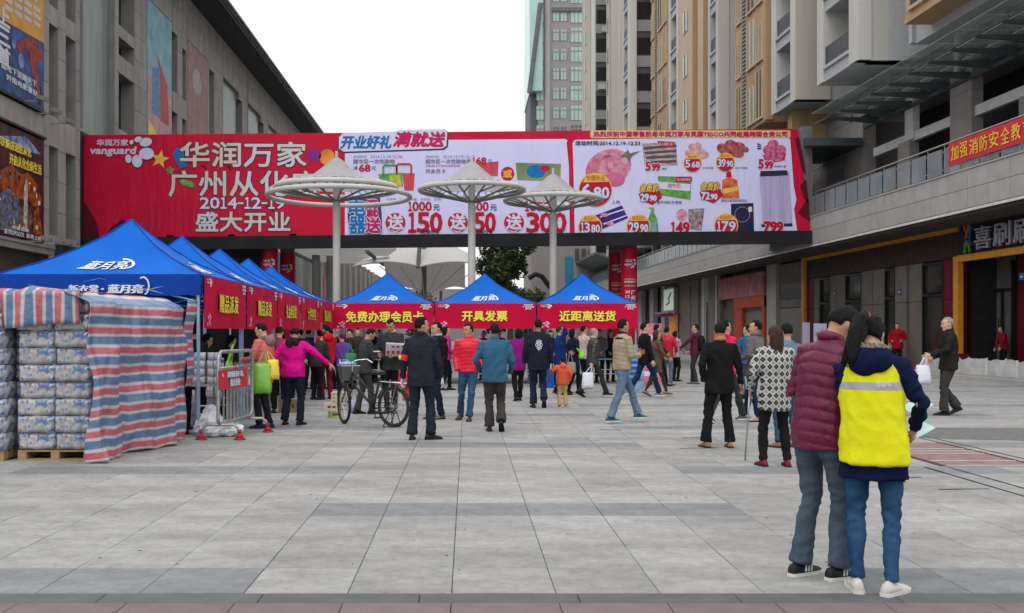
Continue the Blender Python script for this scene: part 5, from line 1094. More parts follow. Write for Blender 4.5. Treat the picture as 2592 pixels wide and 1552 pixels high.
# cartons, crates on the paving
m_cart = M('carton_cream', (.58,.52,.38), .7, .1, 4); m_hole = M('carton_holes', (.10,.05,.04), .7)
def carton(x, y, z, w, d, h, label, mat=m_cart, rz=0, holes=3, grp='cream cartons on the paving'):
    e = empty('carton', (x,y,z), label, 'carton', grp, local=True, rz=rz); b = MB(); b.box(-w/2,w/2,-d/2,d/2,0,h); b.build('box', mat, e); b = MB()
    for r_ in range(holes):
        for q in range(3 if holes > 1 else 2): u = (q-(1 if holes > 1 else .5))*w*.3; b.box(u-.018,u+.018,-d/2-.004,-d/2,h*(r_+.5)/holes-.008,h*(r_+.5)/holes+.008) if holes > 1 else b.box(u-.03,u+.03,-d/2-.004,-d/2,h*.35,h*.65)
    b.build('vent_hole', m_hole, e)
    b = MB(); b.box(-w/2,w/2,-.02,.02,h,h+.003); b.build('tape', MATS['flower_pink'], e); return e
carton(-2.62,19.2,0,.30,.3,.13,'cream carton with two red marks at the bottom of the small stack',holes=1); carton(-2.50,19.25,.135,.27,.3,.21,'cream carton with rows of holes on top of the flat carton')
carton(-2.35,17.5,0,.20,.16,.11,'small open green and white box lying on the paving', M('carton_green', (.25,.38,.10), .6, .6, 6), .3, 1, None)
bag('blue_bag', (-2.13,18.6,.24), .24, .24, .16, M('bag_blue_white', (.10,.15,.42), .4, .6, 7, col2=(.55,.55,.6)), 'blue and white plastic bag of shopping by the cartons')
carton(-3.35,18.6,0,.4,.3,.25,'brown paper sack slumped beside the left tents', M('sack_brown', (.20,.13,.08), .8, .3), .2, 1, None)
# white sack behind the barrier
b = MB()
for (cx,cy,cz),(rx,ry,rz_) in (((-3.72,14.3,.13),(.22,.25,.22)),((-3.5,14.35,.09),(.26,.2,.12)),((-3.72,14.35,.30),(.13,.12,.16))):
    k0 = len(b.v); b.ell((cx,cy,cz),(rx,ry,rz_),22,14)
    for i_ in range(k0,len(b.v)):
        v_ = Vector(b.v[i_]); q_ = 1+.22*noise.noise(v_*9)+.12*noise.noise(v_*23); w_ = Vector((cx,cy,cz))+(v_-Vector((cx,cy,cz)))*q_; b.v[i_] = (w_.x,w_.y,max(.005,w_.z))
tag(b.build('plastic_sack', m_plas, None, False), 'crumpled clear white plastic sack behind the barrier feet', 'sack')
# roll-up stands, easels, blue cloth on the right of the delivery tent
def stand(x, y, w, h, mat, label, lean=0., mat2=None):
    e = empty('display_stand', (x,y,0), label, 'display stand', None, local=True, rz=lean); b = MB(); b.box(-w/2,w/2,0,.012,.06,h); b.build('panel', mat, e); b = MB(); b.box(-w/2-.02,w/2+.02,-.1,.1,0,.06); b.build('base', m_galv, e)
    if mat2:
        for i in range(5): b = MB(); z0 = .3+i*(h-.5)/5; b.box(-w*.35+.04*(i % 2), w*.3, -.006, 0, z0, z0+(h-.5)/9); b.build('printed_block', mat2, e)
    return e
m_pst = M('stand_pink', (.60,.05,.12), .5, .3, 3, col2=(.62,.32,.40)); stand(5.05,27.2,.62,1.75,m_pst,'pink and red roll-up display stand beside the delivery tent',0,m_wht)
stand(4.15,24.5,.5,1.2,M('stand_blue_white', (.25,.32,.5), .5, .5, 5),'narrow blue and white display stand behind the beige jacketed man',.2,m_bl)
m_eas = M('easel_lilac', (.42,.41,.58), .5, .1)
stand(X(2041,36),36,.36,1.87,m_eas,'white leaning poster board left of the orange post on the right',.5); stand(X(2076,38),38,.5,1.85,m_eas,'white square poster board behind the burgundy jacket',0,m_gr)
carton(4.4,26.5,0,.5,.4,.45,'dark red crate on the paving under the right facing tent', M('crate_red', (.25,.015,.02), .6), 0, 1, None)
carton(2.15,26.9,0,.4,.3,.5,'blue crate on the paving behind the navy jacket', M('crate_blue', (.01,.08,.38), .6), 0, 1, None)
# red leaflet stand glimpsed between the couple and kerb
# ---------------------------------------------------------------- bicycle
m_bk = M('bicycle_black', (.035,.033,.032), .4, .2); m_chr = M('chrome', (.55,.55,.55), .22, .1, metal=.9); m_tyre = M('tyre_rubber', (.03,.03,.03), .8); m_bkt = M('basket_grey', (.10,.10,.10), .6)
rear = Vector((-1.17,15.65,0)); frt = Vector((-2.03,16.27,0)); dvec = (frt-rear).normalized(); bike = empty('bicycle', ((rear+frt)/2), 'old black city bicycle with a basket, parked before the man with a phone', 'bicycle')
def wheel(c, d, r, name='wheel'):
    w = empty(name, c); w.parent = bike; w.matrix_parent_inverse = Matrix.Translation(-bike.location); w.location = c
    cc = c+Vector((0,0,r)); ring = lambda rr_: [cc+d*rr_*math.cos(t)+Vector((0,0,1))*rr_*math.sin(t) for t in [2*math.pi*i/40 for i in range(40)]]
    for nm, rr_, th, mt in (('tyre', r-.022, .024, m_tyre), ('rim', r-.052, .010, m_bkt)):
        b = MB(); b.tube(ring(rr_), th, 8, closed=True); o = b.build(nm, mt, None, True); o.parent = w; o.matrix_parent_inverse = Matrix.Translation(-c)
    b = MB(); nrm = Vector((-d.y, d.x, 0))
    for i in range(28): t = 2*math.pi*i/28; b.tube([cc+nrm*.03*(1 if i % 2 else -1), cc+d*(r-.05)*math.cos(t)+Vector((0,0,(r-.05)*math.sin(t)))], .0022, 3)
    b.tube([cc-nrm*.06, cc+nrm*.06], .022, 8); o = b.build('spokes', m_chr, None); o.parent = w; o.matrix_parent_inverse = Matrix.Translation(-c)
    b = MB(); b.tube([cc+d*(r+.025)*math.cos(t)+Vector((0,0,(r+.025)*math.sin(t))) for t in [R(a) for a in (range(20,165,12))]], .022, 6, flat=.4); o = b.build('mudguard', m_bk, None, True); o.parent = w; o.matrix_parent_inverse = Matrix.Translation(-c)
fd = Vector((-.42,.90,0)).normalized()
wheel(rear, dvec, .325); wheel(frt, fd, .325)
def bpnt(t, z, side=0.): return rear.lerp(frt, t)+Vector((0,0,z))+Vector((-dvec.y,dvec.x,0))*side
rh, bb_, st, sk, hd, hd2, fa = bpnt(0,.325), bpnt(.40,.28), bpnt(.27,.78), bpnt(.30,.70), bpnt(.83,.86), bpnt(.86,.70), frt+Vector((0,0,.325))
b = MB(); b.tube([bb_,st],.021,8); b.tube([bpnt(.36,.48),hd],.020,8); b.tube([bb_+Vector((0,0,.03)),hd2],.022,8); b.tube([hd,hd2],.02,8)
for s_ in (-.05,.05): b.tube([bpnt(0,.325,s_),bpnt(.38,.28,s_*.5)],.009,6); b.tube([bpnt(0,.325,s_),bpnt(.285,.72,s_*.3)],.008,6)
b.build('frame', m_bk, bike, True)
b = MB()
nf = Vector((-fd.y,fd.x,0))
for s_ in (-1,1): b.tube([hd2,hd2+nf*.05*s_-Vector((0,0,.06)),fa+nf*.055*s_],.011,6); b.tube([hd2+nf*.04*s_-Vector((0,0,.02)), fa+nf*.05*s_+fd*.12+Vector((0,0,-.0))],.004,4)
b.build('fork', m_bk, bike, True)
b = MB(); hc = hd+Vector((0,0,.16)); b.tube([hd,hc],.014,8)
for s_ in (-1,1): b.tube([hc,hc+nf*.10*s_+Vector((0,0,.03)),hc+nf*.24*s_+Vector((0,0,.04))-fd*.05,hc+nf*.27*s_-fd*.22+Vector((0,0,-.01))],.011,7)
b.build('handlebar', m_chr, bike, True)
b = MB(); b.tube([hd,hc-Vector((0,0,.02))],.02,8); b.build('stem', m_chr, bike)
b = MB(); b.ell(st+Vector((0,0,.08)),(.10,.12,.04),14,8); b.ell(st+Vector((0,0,.075))+dvec*.12,(.06,.08,.028),12,6); b.build('saddle', m_bk, bike, True)
bc = hd+fd*.20+Vector((0,0,-.02))
b = MB(); rings = [[bc+fd*(hw*a_)+nf*(wd*c_)+Vector((0,0,z)) for a_, c_ in ((-1,-1),(1,-1),(1,1),(-1,1))] for z, hw, wd in ((-.13,.09,.12),(.11,.12,.16))]; b.loft(rings)
b.build('basket', m_bkt, bike)
b = MB(); b.tube([r_ for r_ in rings[1]], .006, 5, closed=True); b.build('basket_rim', m_chr, bike)
b = MB()
for s_ in (-.06,0,.06): b.tube([bpnt(.22,.72,s_),bpnt(-.28,.70,s_)],.006,5)
for t_ in (.2,0,-.25): b.tube([bpnt(t_,.72,-.07),bpnt(t_,.72,.07)],.006,5)
for s_ in (-.06,.06): b.tube([bpnt(-.1,.70,s_),bpnt(0,.325,s_)],.005,5)
b.build('rack', m_chr, bike)
b = MB()
for s_ in (-.09,.09): b.tube([bpnt(0,.32,s_*.7),bpnt(-.06,.01,s_)],.008,5); b.tube([bpnt(0,.32,s_*.7),bpnt(.13,.01,s_)],.008,5); b.tube([bpnt(-.06,.01,s_),bpnt(.13,.01,s_)],.008,5)
b.build('stand', m_bk, bike)
b = MB(); b.tube([bb_-Vector((-dvec.y,dvec.x,0))*.07, bb_+Vector((-dvec.y,dvec.x,0))*.07],.02,8); b.tube([bb_+nf*0,bpnt(.42,.13,-.08)],.008,5); b.obox(bpnt(.42,.12,-.13),(.10,.08,.02),(0,0,.5)); b.tube([bb_,bpnt(.38,.43,.08)],.008,5); b.obox(bpnt(.38,.43,.13),(.10,.08,.02),(0,0,.5)); b.build('pedals', m_bk, bike)
b = MB(); b.tube([bpnt(.0,.325,.04)+dvec*.07*math.cos(t)+Vector((0,0,.07*math.sin(t))) for t in [R(90+15*i) for i in range(13)]]+[bb_+Vector((0,0,-.09)), bb_+Vector((0,0,.09))],.012,5,closed=True); b.build('chain_case', m_bk, bike)
b = MB(); b.box(bc.x-.10,bc.x+.12,bc.y-.07,bc.y+.08,bc.z+.05,bc.z+.15); b.ell((bc.x-.02,bc.y,bc.z+.14),(.15,.10,.05),10,6); tag(b.build('packet', M('packet_blue', (.03,.10,.42), .35, .6, 9, .5, 12, col2=(.45,.60,.75)), None), 'blue and white packets heaped in the bicycle basket', 'packet')
bag('green_bag', (-2.0,16.9,1.14), .22, .24, .14, m_dgbag, 'dark green bag hanging behind the bicycle basket', (-2.02,17.0,1.3))
bag('red_bag', (-1.07,17.2,.86), .26, .30, .18, m_rbag, 'bright red plastic bag hanging behind the bicycle rack', (-1.05,17.3,1.03)); bag('orange_bag', (-1.06,17.3,.62), .14, .30, .12, M('bag_orange', (.60,.12,.03), .5, .2), 'orange paper bag below the bright red plastic bag', (-1.15,17.4,.80))
# ---------------------------------------------------------------- people
PENDING = []      # (object, kind, seed, scale)
def raw(mb, name, mat, parent, vox, kind, seed, s=1., smooth=True):
    o = mb.build(name, mat, parent, smooth)
    m = o.modifiers.new('skin', 'REMESH'); m.mode = 'VOXEL'; m.voxel_size = vox; m.use_smooth_shade = True
    sm = o.modifiers.new('smooth', 'SMOOTH'); sm.iterations = 3 if kind != 'body' else 1; sm.factor = .5
    PENDING.append((o, kind, seed, s)); return o
def cloth_mat(name, col, rough=.85, var=.10, **k): return M(name, col, rough, var, k.pop('scale', 7), k.pop('bump', .25), k.pop('bscale', 90), spec=k.pop('spec', .05), **k)
SK = [M('skin_a', (.50,.29,.20), .55, .06, 6), M('skin_b', (.42,.235,.155), .55, .06, 6), M('skin_c', (.56,.35,.26), .55, .06, 6)]
m_hair = M('hair_black', (.012,.011,.011), .6, .3, 30, .5, 60, stretch=(3,3,.3), spec=.07); m_hairb = M('hair_brown', (.045,.022,.014), .45, .4, 30, .6, 60, stretch=(3,3,.3)); m_hairg = M('hair_grey', (.22,.21,.20), .6, .3, 30, .5, 60)
m_eye = M('eye_dark', (.01,.01,.01), .2); m_lip = M('lip', (.30,.10,.08), .5); m_sole = M('sole_black', (.02,.02,.02), .7); m_solew = M('sole_white', (.55,.55,.52), .6)
def ik(a, t, l1, l2, pole):
    a = Vector(a); t = Vector(t); d = t-a; L_ = min(d.length, (l1+l2)*.995); d = d.normalized() if d.length > 1e-6 else Vector((0,0,-1)); t2 = a+d*L_
    k = (l1*l1-l2*l2+L_*L_)/(2*L_); hgt = math.sqrt(max(0, l1*l1-k*k)); p = Vector(pole); p = (p-d*p.dot(d))
    p = p.normalized() if p.length > 1e-6 else Vector((0,1,0)); return a+d*k+p*hgt, t2
def person(px, fy, yaw, h, label, top, bot, shoe=None, *, skin=0, hair='short', hm=None, hem=.82, lean=0., slean=0., head=(0,0), feet=((-.1,0,0,10,0),(.1,0,0,-10,0)),
           hands=None, z0=0., bulk=1., legr=1., hemr=.062, kind='cloth', hood=None, collar=None, hide=(0,0), gloves=None, sleeve=None, soles=None, detail=1., curl=.5, hipw=1., X_=None, Y_=None, nofeet=False, vest=None, name='person'):
    Y = Y_ if Y_ else EYE*F/(fy-842-0.); x = X_ if X_ is not None else X(px, Y)
    s = h/1.72; seed = len(PENDING)+1; e = empty(name, (x, Y, z0), label, 'person', None, local=True, rz=R(yaw))
    cl, sl_ = math.cos(lean), math.sin(lean)
    def U(p):
        a = lean*min(1, max(0, (p[2]-.82)/.2)); q = slean*min(1, max(0, (p[2]-.82)/.2)); v = Vector((p[0], p[1], p[2]-.93)); v = Matrix.Rotation(-a,3,'X') @ v; v = Matrix.Rotation(q,3,'Y') @ v
        return Vector((v.x, v.y, v.z+.93))
    def Hd(p):
        v = Vector(p)-Vector((0,-.01,1.50)); v = Matrix.Rotation(R(head[0]),3,'Z') @ (Matrix.Rotation(-R(head[1]),3,'X') @ v); return U(v+Vector((0,-.01,1.50)))
    S = lambda p: Vector(p)*s
    hands = hands or ((-.25,.04,.80),(.25,.04,.80))
    joints = []
    for i, sd in ((0,-1),(1,1)):
        sh = U((sd*.175*bulk**.5,0,1.40)); el_, wr = ik(sh, hands[i], .285, .26, (sd*.5,-.7,-.3)); joints.append((sh, el_, wr))
    legs = []
    for i, sd in ((0,-1),(1,1)):
        f_ = feet[i]; hp = Vector((sd*.085*hipw,0,.90)); pit = R(f_[4]); an = Vector((f_[0],f_[1],.085+f_[2]+(.10*math.sin(pit))))
        kn, an = ik(hp, an, .425, .405, (f_[0]*.6,1,0)); legs.append((hp, kn, an))
    d = detail
    # body: one continuous surface
    b = MB()
    def ring(c, rx, ry, T=U, n=14, yo=0): return [S(T((c[0]+rx*math.cos(t), c[1]+yo+ry*math.sin(t), c[2]))) for t in [2*math.pi*j/n for j in range(n)]]
    b.loft([ring((0,0,z), rx, ry) for z, rx, ry in ((.88,.08,.06),(.95,.11,.08),(1.1,.11,.08),(1.25,.13,.09),(1.38,.125,.07),(1.44,.07,.06),(1.50,.055,.058))])
    b.loft([ring((0,yo,z), rx, ry, Hd if z > 1.5 else U) for z, rx, ry, yo in ((1.42,.055,.058,-.012),(1.49,.052,.055,-.01),(1.56,.05,.054,-.008))])
    hc = 1.603
    b.loft([ring((0,yo,hc+z), rx, ry, Hd, 18) for z, rx, ry, yo in ((-.120,.022,.028,.062),(-.108,.040,.050,.040),(-.08,.055,.070,.022),(-.045,.064,.084,.010),(0,.071,.094,.002),(.035,.074,.097,-.003),(.065,.070,.090,-.006),(.09,.055,.072,-.008),(.108,.032,.045,-.008),(.116,.01,.014,-.008))])
    b.tube([S(Hd((0,.088,hc+.012))), S(Hd((0,.107,hc-.03))), S(Hd((0,.096,hc-.044)))], [.009*s,.0145*s,.011*s], 8)
    b.ell(S(Hd((0,.083,hc-.072))), (.022*s,.012*s,.010*s), 8, 6)
    for sd in (-1,1):
        b.ell(S(Hd((sd*.074,-.004,hc-.008))), (.013*s,.020*s,.032*s), 8, 6); b.ell(S(Hd((sd*.03,.084,hc+.028))), (.024*s,.012*s,.009*s), 8, 6); b.ell(S(Hd((sd*.042,.066,hc-.035))), (.022*s,.018*s,.022*s), 8, 6)
    for (sh, el_, wr) in joints: b.tube([S(sh), S(el_), S(wr)], [.038*s,.032*s,.025*s], 8)
    for (hp, kn, an) in legs: b.tube([S(hp+Vector((0,0,.04))), S(kn), S(an)], [.055*s,.036*s,.026*s], 8)
    bo = raw(b, 'body', SK[skin], e, (.0125 if d <= 1 else .018), 'body', seed, s)
    # hands with fingers, joined to the body (or gloves of their own)
    hb = MB()
    for i, sd in ((0,-1),(1,1)):
        if hide[i]: continue
        sh, el_, wr = joints[i]; dr = (wr-el_).normalized(); lat = dr.cross(Vector((sd*1.,.2,0))).normalized(); pn = lat.cross(dr).normalized()*1.   # lat: across the palm
        if pn.dot(Vector((-sd,0,0))) < 0: pn = -pn
        rg = lambda t, w, th: [S(wr+dr*t+lat*w*math.cos(a)+pn*th*math.sin(a)) for a in [2*math.pi*j/10 for j in range(10)]]
        hb.loft([rg(-.03,.024,.022), rg(0,.026,.019), rg(.03,.036,.016), rg(.07,.042,.014), rg(.092,.038,.011)])
        for k in range(4):
            o_ = lat*(-.031+.0205*k)*1.; L_ = (.066,.076,.082,.072)[k]*.95; b0 = wr+dr*.083+o_; c1 = curl
            q1 = b0+(dr*math.cos(c1*.6)+pn*math.sin(c1*.6))*L_*.45; q2 = q1+(dr*math.cos(c1*1.5)+pn*math.sin(c1*1.5))*L_*.33; q3 = q2+(dr*math.cos(c1*2.2)+pn*math.sin(c1*2.2))*L_*.25
            hb.tube([S(b0-dr*.012), S(q1), S(q2), S(q3)], [.0098*s,.0092*s,.0084*s,.006*s], 6)
        tb = wr+dr*.025+lat*.030; q1 = tb+(dr*.7+lat*.6+pn*.3).normalized()*.038; q2 = q1+(dr*.9+lat*.2+pn*.5).normalized()*.034
        hb.tube([S(tb-lat*.012), S(q1), S(q2)], [.013*s,.0105*s,.0075*s], 6)
    if hb.v:
        if gloves: hb.build('glove', gloves, e, True)
        else: bo['_hand'] = len(HANDS); HANDS.append((hb.v, hb.f))
    # trousers
    b = MB(); q = legr*hipw
    b.loft([ring((0,-.005,z), rx*q, ry*q) for z, rx, ry in ((.80,.10,.09),(.86,.155,.115),(.95,.160,.118),(1.04,.145,.105))])
    for (hp, kn, an), f_ in zip(legs, feet):
        m1 = hp.lerp(kn,.5); m2 = kn.lerp(an,.42)+Vector((0,-.012,0)); end = kn.lerp(an, 1.02)
        b.tube([S(hp+Vector((0,0,.02))), S(hp.lerp(kn,.2)), S(m1), S(kn), S(m2), S(kn.lerp(an,.8)), S(end)], [r_*s*legr for r_ in (.088,.092,.080,.064,.063,.058*hemr/.062,hemr)], 12)
    raw(b, 'trousers', bot, e, .0135*(1 if d < 1 else d**.3), 'trousers', seed+1, s)
    # jacket
    b = MB(); zs = [(hem,.178,.130),(hem+.10,.176,.128),(1.0,.168,.124),(1.12,.170,.124),(1.25,.186,.130),(1.34,.184,.122),(1.405,.148,.098),(1.45,.100,.080),(1.485,.070,.072)]
    zs = [q for q in zs if q[0] >= hem]; zs.sort()
    fl = 1+max(0,.82-hem)*.35; mean = (Vector((legs[0][1].x+legs[1][1].x, legs[0][1].y+legs[1][1].y, 0))/2)
    rings = []
    for i, (z, rx, ry) in enumerate(zs):
        k = max(bulk*(fl if z < .9 else 1)*(hipw if z < 1.02 else 1), legr*hipw*1.10 if z < 1.02 else 0); off = mean*.5*max(0,(.95-z)/.3) if z < .95 else Vector((0,0,0)); rings.append([p+off*s for p in ring((0,-.006,z), rx*k, ry*k*(1 if z > 1.2 else .98))])
    b.loft(rings)
    hp_ = []
    for i, (sh, el_, wr) in enumerate(joints):
        r4 = (.064,.066,.058,.052,.046,.042); w2 = wr+(wr-el_).normalized()*.005; sd = -1 if i == 0 else 1
        b.tube([S(U((sd*.10,0,1.39))), S(sh+Vector((0,0,-.008))), S(sh.lerp(el_,.5)), S(el_), S(el_.lerp(wr,.5)), S(w2)], [r_*s*bulk for r_ in r4], 12)
    raw(b, 'jacket', top, e, (.0095 if d < .85 else .0125)*(1 if d < 1 else d**.3), kind, seed+2, s)
    if collar:
        b = MB(); b.tube([S(U((.062*math.cos(t), -.012+.066*math.sin(t), 1.487+.014*math.sin(t)*-1))) for t in [2*math.pi*j/18 for j in range(18)]], .020*s, 8, closed=True, flat=1.5); b.build('collar', collar, e, True)
    if hood:
        b = MB(); b.ell(S(U((0,-.115,1.42))), (.135*s,.075*s,.10*s), 16, 10); b.tube([S(U((.098*math.cos(t), -.03+.10*math.sin(t), 1.462-.03*math.sin(t)))) for t in [R(a) for a in range(-200,25,15)]], .034*s, 8); raw(b, 'hood', hood, e, .013, 'cloth', seed, s)
    if vest:
        b = MB(); b.loft([ring((0,-.006,z), rx*bulk*1.10, ry*bulk*1.16) for z, rx, ry in ((.79,.188,.140),(.80,.202,.150),(.93,.195,.142),(1.05,.180,.132),(1.2,.180,.132),(1.33,.168,.126),(1.40,.140,.110),(1.425,.12,.10))]); raw(b, 'vest', vest, e, .010, 'flat', seed+5, s)
    # shoes
    if not nofeet:
        for i, (hp, kn, an) in enumerate(legs):
            f_ = feet[i]; ty = R(f_[3]); pit = R(f_[4]); base = Vector((an.x, an.y, an.z-.085))
            def sp(v, zlift=0):
                w = Vector(v)
                if pit: w = w-Vector((0,.12,0)); w = Matrix.Rotation(-pit,3,'X') @ w; w = w+Vector((0,.12*math.cos(pit),-.12*math.sin(pit)))+Vector((0,0,.0))
                w = Matrix.Rotation(ty,3,'Z') @ w; return S(base+w)
            rgs = []; rs2 = []
            for y_, w_, hh in ((-.092,.020,.045),(-.080,.032,.078),(-.04,.037,.092),(.01,.038,.090),(.05,.041,.072),(.10,.046,.052),(.145,.042,.042),(.168,.030,.034),(.180,.012,.022)):
                rgs.append([sp((w_*math.cos(a), y_, .012+max(0,math.sin(a))*(hh-.012)-(0 if math.sin(a) > 0 else .0)*1)) for a in [2*math.pi*j/12 for j in range(12)]])
                rs2.append([sp((w_*1.06*c_, y_*1.02, z_)) for c_, z_ in ((-1,0),(1,0),(1,.022),(-1,.022))])
            b = MB(); b.loft(rgs); so = b.build('shoe', shoe or MATS['shoe_black'], e, True)
            b = MB(); b.loft(rs2); k = b.build('sole', soles or m_sole, e); k.parent = so
    # hair
    hm = hm or m_hair
    if hair:
        b = MB(); n, m_ = 28, 18; rgs = []; rr_ = random.Random(seed)
        ph0 = rr_.uniform(0,6)
        for i in range(m_+1):
            th = math.pi*i/m_; rg = []
            for j in range(n):
                a = 2*math.pi*j/n; dx, dy, dz = math.sin(th)*math.cos(a), math.sin(th)*math.sin(a), math.cos(th)
                face = dy > .30 and dz < .42+.12*abs(dx) + (.05 if hair != 'bald' else .55); nape = dz < (-.62 if hair in ('short','grey','bald') else -.75)
                ear = hair in ('short','grey','bald') and abs(dx) > .72 and dz < -.02 and dy > -.35
                if hair == 'bald' and dz > .62: face = True
                k = .80 if (face or nape or ear) else 1+.022*math.sin(9*a+ph0)*math.sin(5*th)+.012*rr_.uniform(-1,1)
                big_ = 1.06 if hair in ('bob','long','pony') else 1.
                tp = .010 if (hair == 'short' and dz > .5) else 0
                rg.append(S(Hd((dx*.0805*k*big_, -.010+dy*.104*k*big_, hc+.018+dz*(.104+tp)*k))))
            rgs.append(rg)
        b.loft(rgs[::-1], cap=False)
        if hair in ('bob','long'):
            zb = {'bob': -.13, 'long': -.30}[hair]; rg2 = []
            for z_, k in ((.03,1.0),(-.03,1.06),(-.09,1.05),(zb*.8,.95),(zb,.6)): rg2.append([S(Hd((.088*k*math.cos(a), -.030+(.078*k*math.sin(a) if math.sin(a) < 0 else .030*math.sin(a)), hc+z_)))+Vector((0,rr_.uniform(-.004,.004),0)) for a in [2*math.pi*j/20 for j in range(20)]])
            b.loft(rg2)
        if hair == 'pony': b.tube([S(Hd(p_)) for p_ in ((0,-.085,hc+.06),(0,-.13,hc+.058),(0,-.158,hc+.01),(-.012,-.155,hc-.08),(-.02,-.145,hc-.17),(-.02,-.135,hc-.25),(-.02,-.13,hc-.29))], [.018*s,.034*s,.050*s,.055*s,.048*s,.030*s,.006*s], 14)
        b.build('hair', hm, e, True)
        if hair == 'pony': b = MB(); b.tube([S(Hd((.026*math.cos(a), -.118, hc+.06+.030*math.sin(a)))) for a in [2*math.pi*j/12 for j in range(12)]], .007*s, 6, closed=True); b.build('hair_band', M('hair_band_pink', (.7,.12,.10), .5), e)
    if d <= 1.3:
        for sd in (-1,1):
            b = MB(); b.ell(S(Hd((sd*.029,.089,hc+.008))), (.0125*s,.006*s,.005*s), 8, 6); b.build('eye', m_eye, e, True)
            b = MB(); b.tube([S(Hd((sd*.014,.097,hc+.030))), S(Hd((sd*.032,.096,hc+.035))), S(Hd((sd*.048,.087,hc+.029)))], .0038*s, 5); b.build('eyebrow', hm if hair else m_hair, e)
        b = MB(); b.tube([S(Hd((-.022,.088,hc-.072))), S(Hd((0,.0965,hc-.071))), S(Hd((.022,.088,hc-.072)))], .0052*s, 5); b.build('lips', m_lip, e)
    e['_h'] = s
    ROT = Matrix.Rotation(R(yaw),3,'Z')
    e_w = lambda p: tuple(Vector((x,Y,z0)) + ROT @ (Vector(p)*s))
    return e, dict(joints=joints, U=U, Hd=Hd, S=S, s=s, w=e_w, hands=[e_w(j[2]+(j[2]-j[1]).normalized()*.08) for j in joints])
HANDS = []
m_shb = M('shoe_black', (.015,.015,.016), .4, .2); MATS['shoe_black'] = m_shb
c = cloth_mat
navy, blk, dgrey = c('cloth_navy', (.016,.020,.034)), c('cloth_black', (.012,.012,.013)), c('cloth_dark_grey', (.035,.036,.038))
jean, jeanl, jeand = c('denim_mid', (.035,.075,.15), var=.25), c('denim_light', (.11,.17,.25), var=.25, scale=4), c('denim_dark', (.012,.025,.06), var=.25)
brn, bge = c('cloth_brown', (.10,.065,.045)), c('cloth_beige', (.36,.29,.20)); suit = c('suit_blue_black', (.020,.024,.034))
puf = dict(bump=.35, bscale=30, rough=.42, spec=.28)
redp, corp, burg, orgp, beip = (c('puffer_red', (.62,.012,.035), **puf), c('puffer_coral', (.60,.14,.13), **puf), c('puffer_burgundy', (.115,.010,.038), **puf), c('puffer_orange', (.58,.085,.03), **puf), c('puffer_beige', (.34,.27,.18), **puf))
blue, mage, marn, purp, redh, vio = c('jacket_steel_blue', (.035,.115,.19)), c('jacket_magenta', (.58,.006,.22), rough=.6), c('jacket_maroon', (.095,.02,.04)), c('coat_purple', (.23,.012,.18)), c('hoodie_red', (.50,.012,.025)), c('jacket_violet', (.10,.05,.24))
gryj, coat_b, vestr, cbrown, lea = c('jacket_grey', (.13,.125,.115)), c('coat_royal_blue', (.012,.03,.15)), c('vest_red', (.46,.008,.03), **puf), c('coat_brown', (.12,.075,.05)), M('leather_dark', (.03,.030,.030), .4, .2, 6, .2, 20, spec=.5)
tanp, khak, tan_s, red_s, teal_s = c('trousers_tan', (.42,.30,.14)), c('trousers_charcoal', (.045,.042,.040)), M('shoe_tan', (.30,.13,.05), .6), M('shoe_wine', (.20,.012,.03), .6), M('shoe_teal', (.012,.09,.15), .6)
white_g = M('glove_white', (.62,.62,.66), .7)
ST = lambda a, b_, pa=0, pb=0, w=.07, la=0, lb=0: ((-w, a, la, 6, pa), (w, b_, lb, -6, pb))
# checked jacket
chk = bpy.data.materials.new('knit_diamond'); chk.use_nodes = True
n = chk.node_tree.nodes; l = chk.node_tree.links; p = n['Principled BSDF']; p.inputs['Roughness'].default_value = .9
t = n.new('ShaderNodeTexCoord'); sp_ = n.new('ShaderNodeSeparateXYZ'); l.new(t.outputs['Object'], sp_.inputs[0])
def mth(op, a, b_=None):
    q = n.new('ShaderNodeMath'); q.operation = op
    for i, v in enumerate((a, b_)):
        if v is None: continue
        if isinstance(v, (int, float)): q.inputs[i].default_value = v
        else: l.new(v, q.inputs[i])
    return q.outputs[0]
u_ = mth('DIVIDE', sp_.outputs[0], .066); v_ = mth('DIVIDE', sp_.outputs[2], .080)
a_ = mth('ADD', u_, v_); b_ = mth('SUBTRACT', u_, v_)
par = mth('MODULO', mth('ADD', mth('ADD', mth('FLOOR', a_), mth('FLOOR', b_)), 200), 2); fa_ = mth('ABSOLUTE', mth('SUBTRACT', mth('FRACT', a_), .5)); fb_ = mth('ABSOLUTE', mth('SUBTRACT', mth('FRACT', b_), .5))
edge = mth('GREATER_THAN', mth('MAXIMUM', fa_, fb_), .44); core_ = mth('LESS_THAN', mth('MAXIMUM', fa_, fb_), .14)
mA = n.new('ShaderNodeMix'); mA.data_type = 'RGBA'; mA.inputs[6].default_value = (.018,.018,.02,1); mA.inputs[7].default_value = (.33,.32,.30,1); l.new(par, mA.inputs[0])
mB_ = n.new('ShaderNodeMix'); mB_.data_type = 'RGBA'; l.new(mA.outputs[2], mB_.inputs[6]); mB_.inputs[7].default_value = (.50,.49,.46,1); l.new(edge, mB_.inputs[0])
mC = n.new('ShaderNodeMix'); mC.data_type = 'RGBA'; l.new(mB_.outputs[2], mC.inputs[6]); mC.inputs[7].default_value = (.11,.11,.11,1); l.new(core_, mC.inputs[0]); l.new(mC.outputs[2], p.inputs['Base Color'])
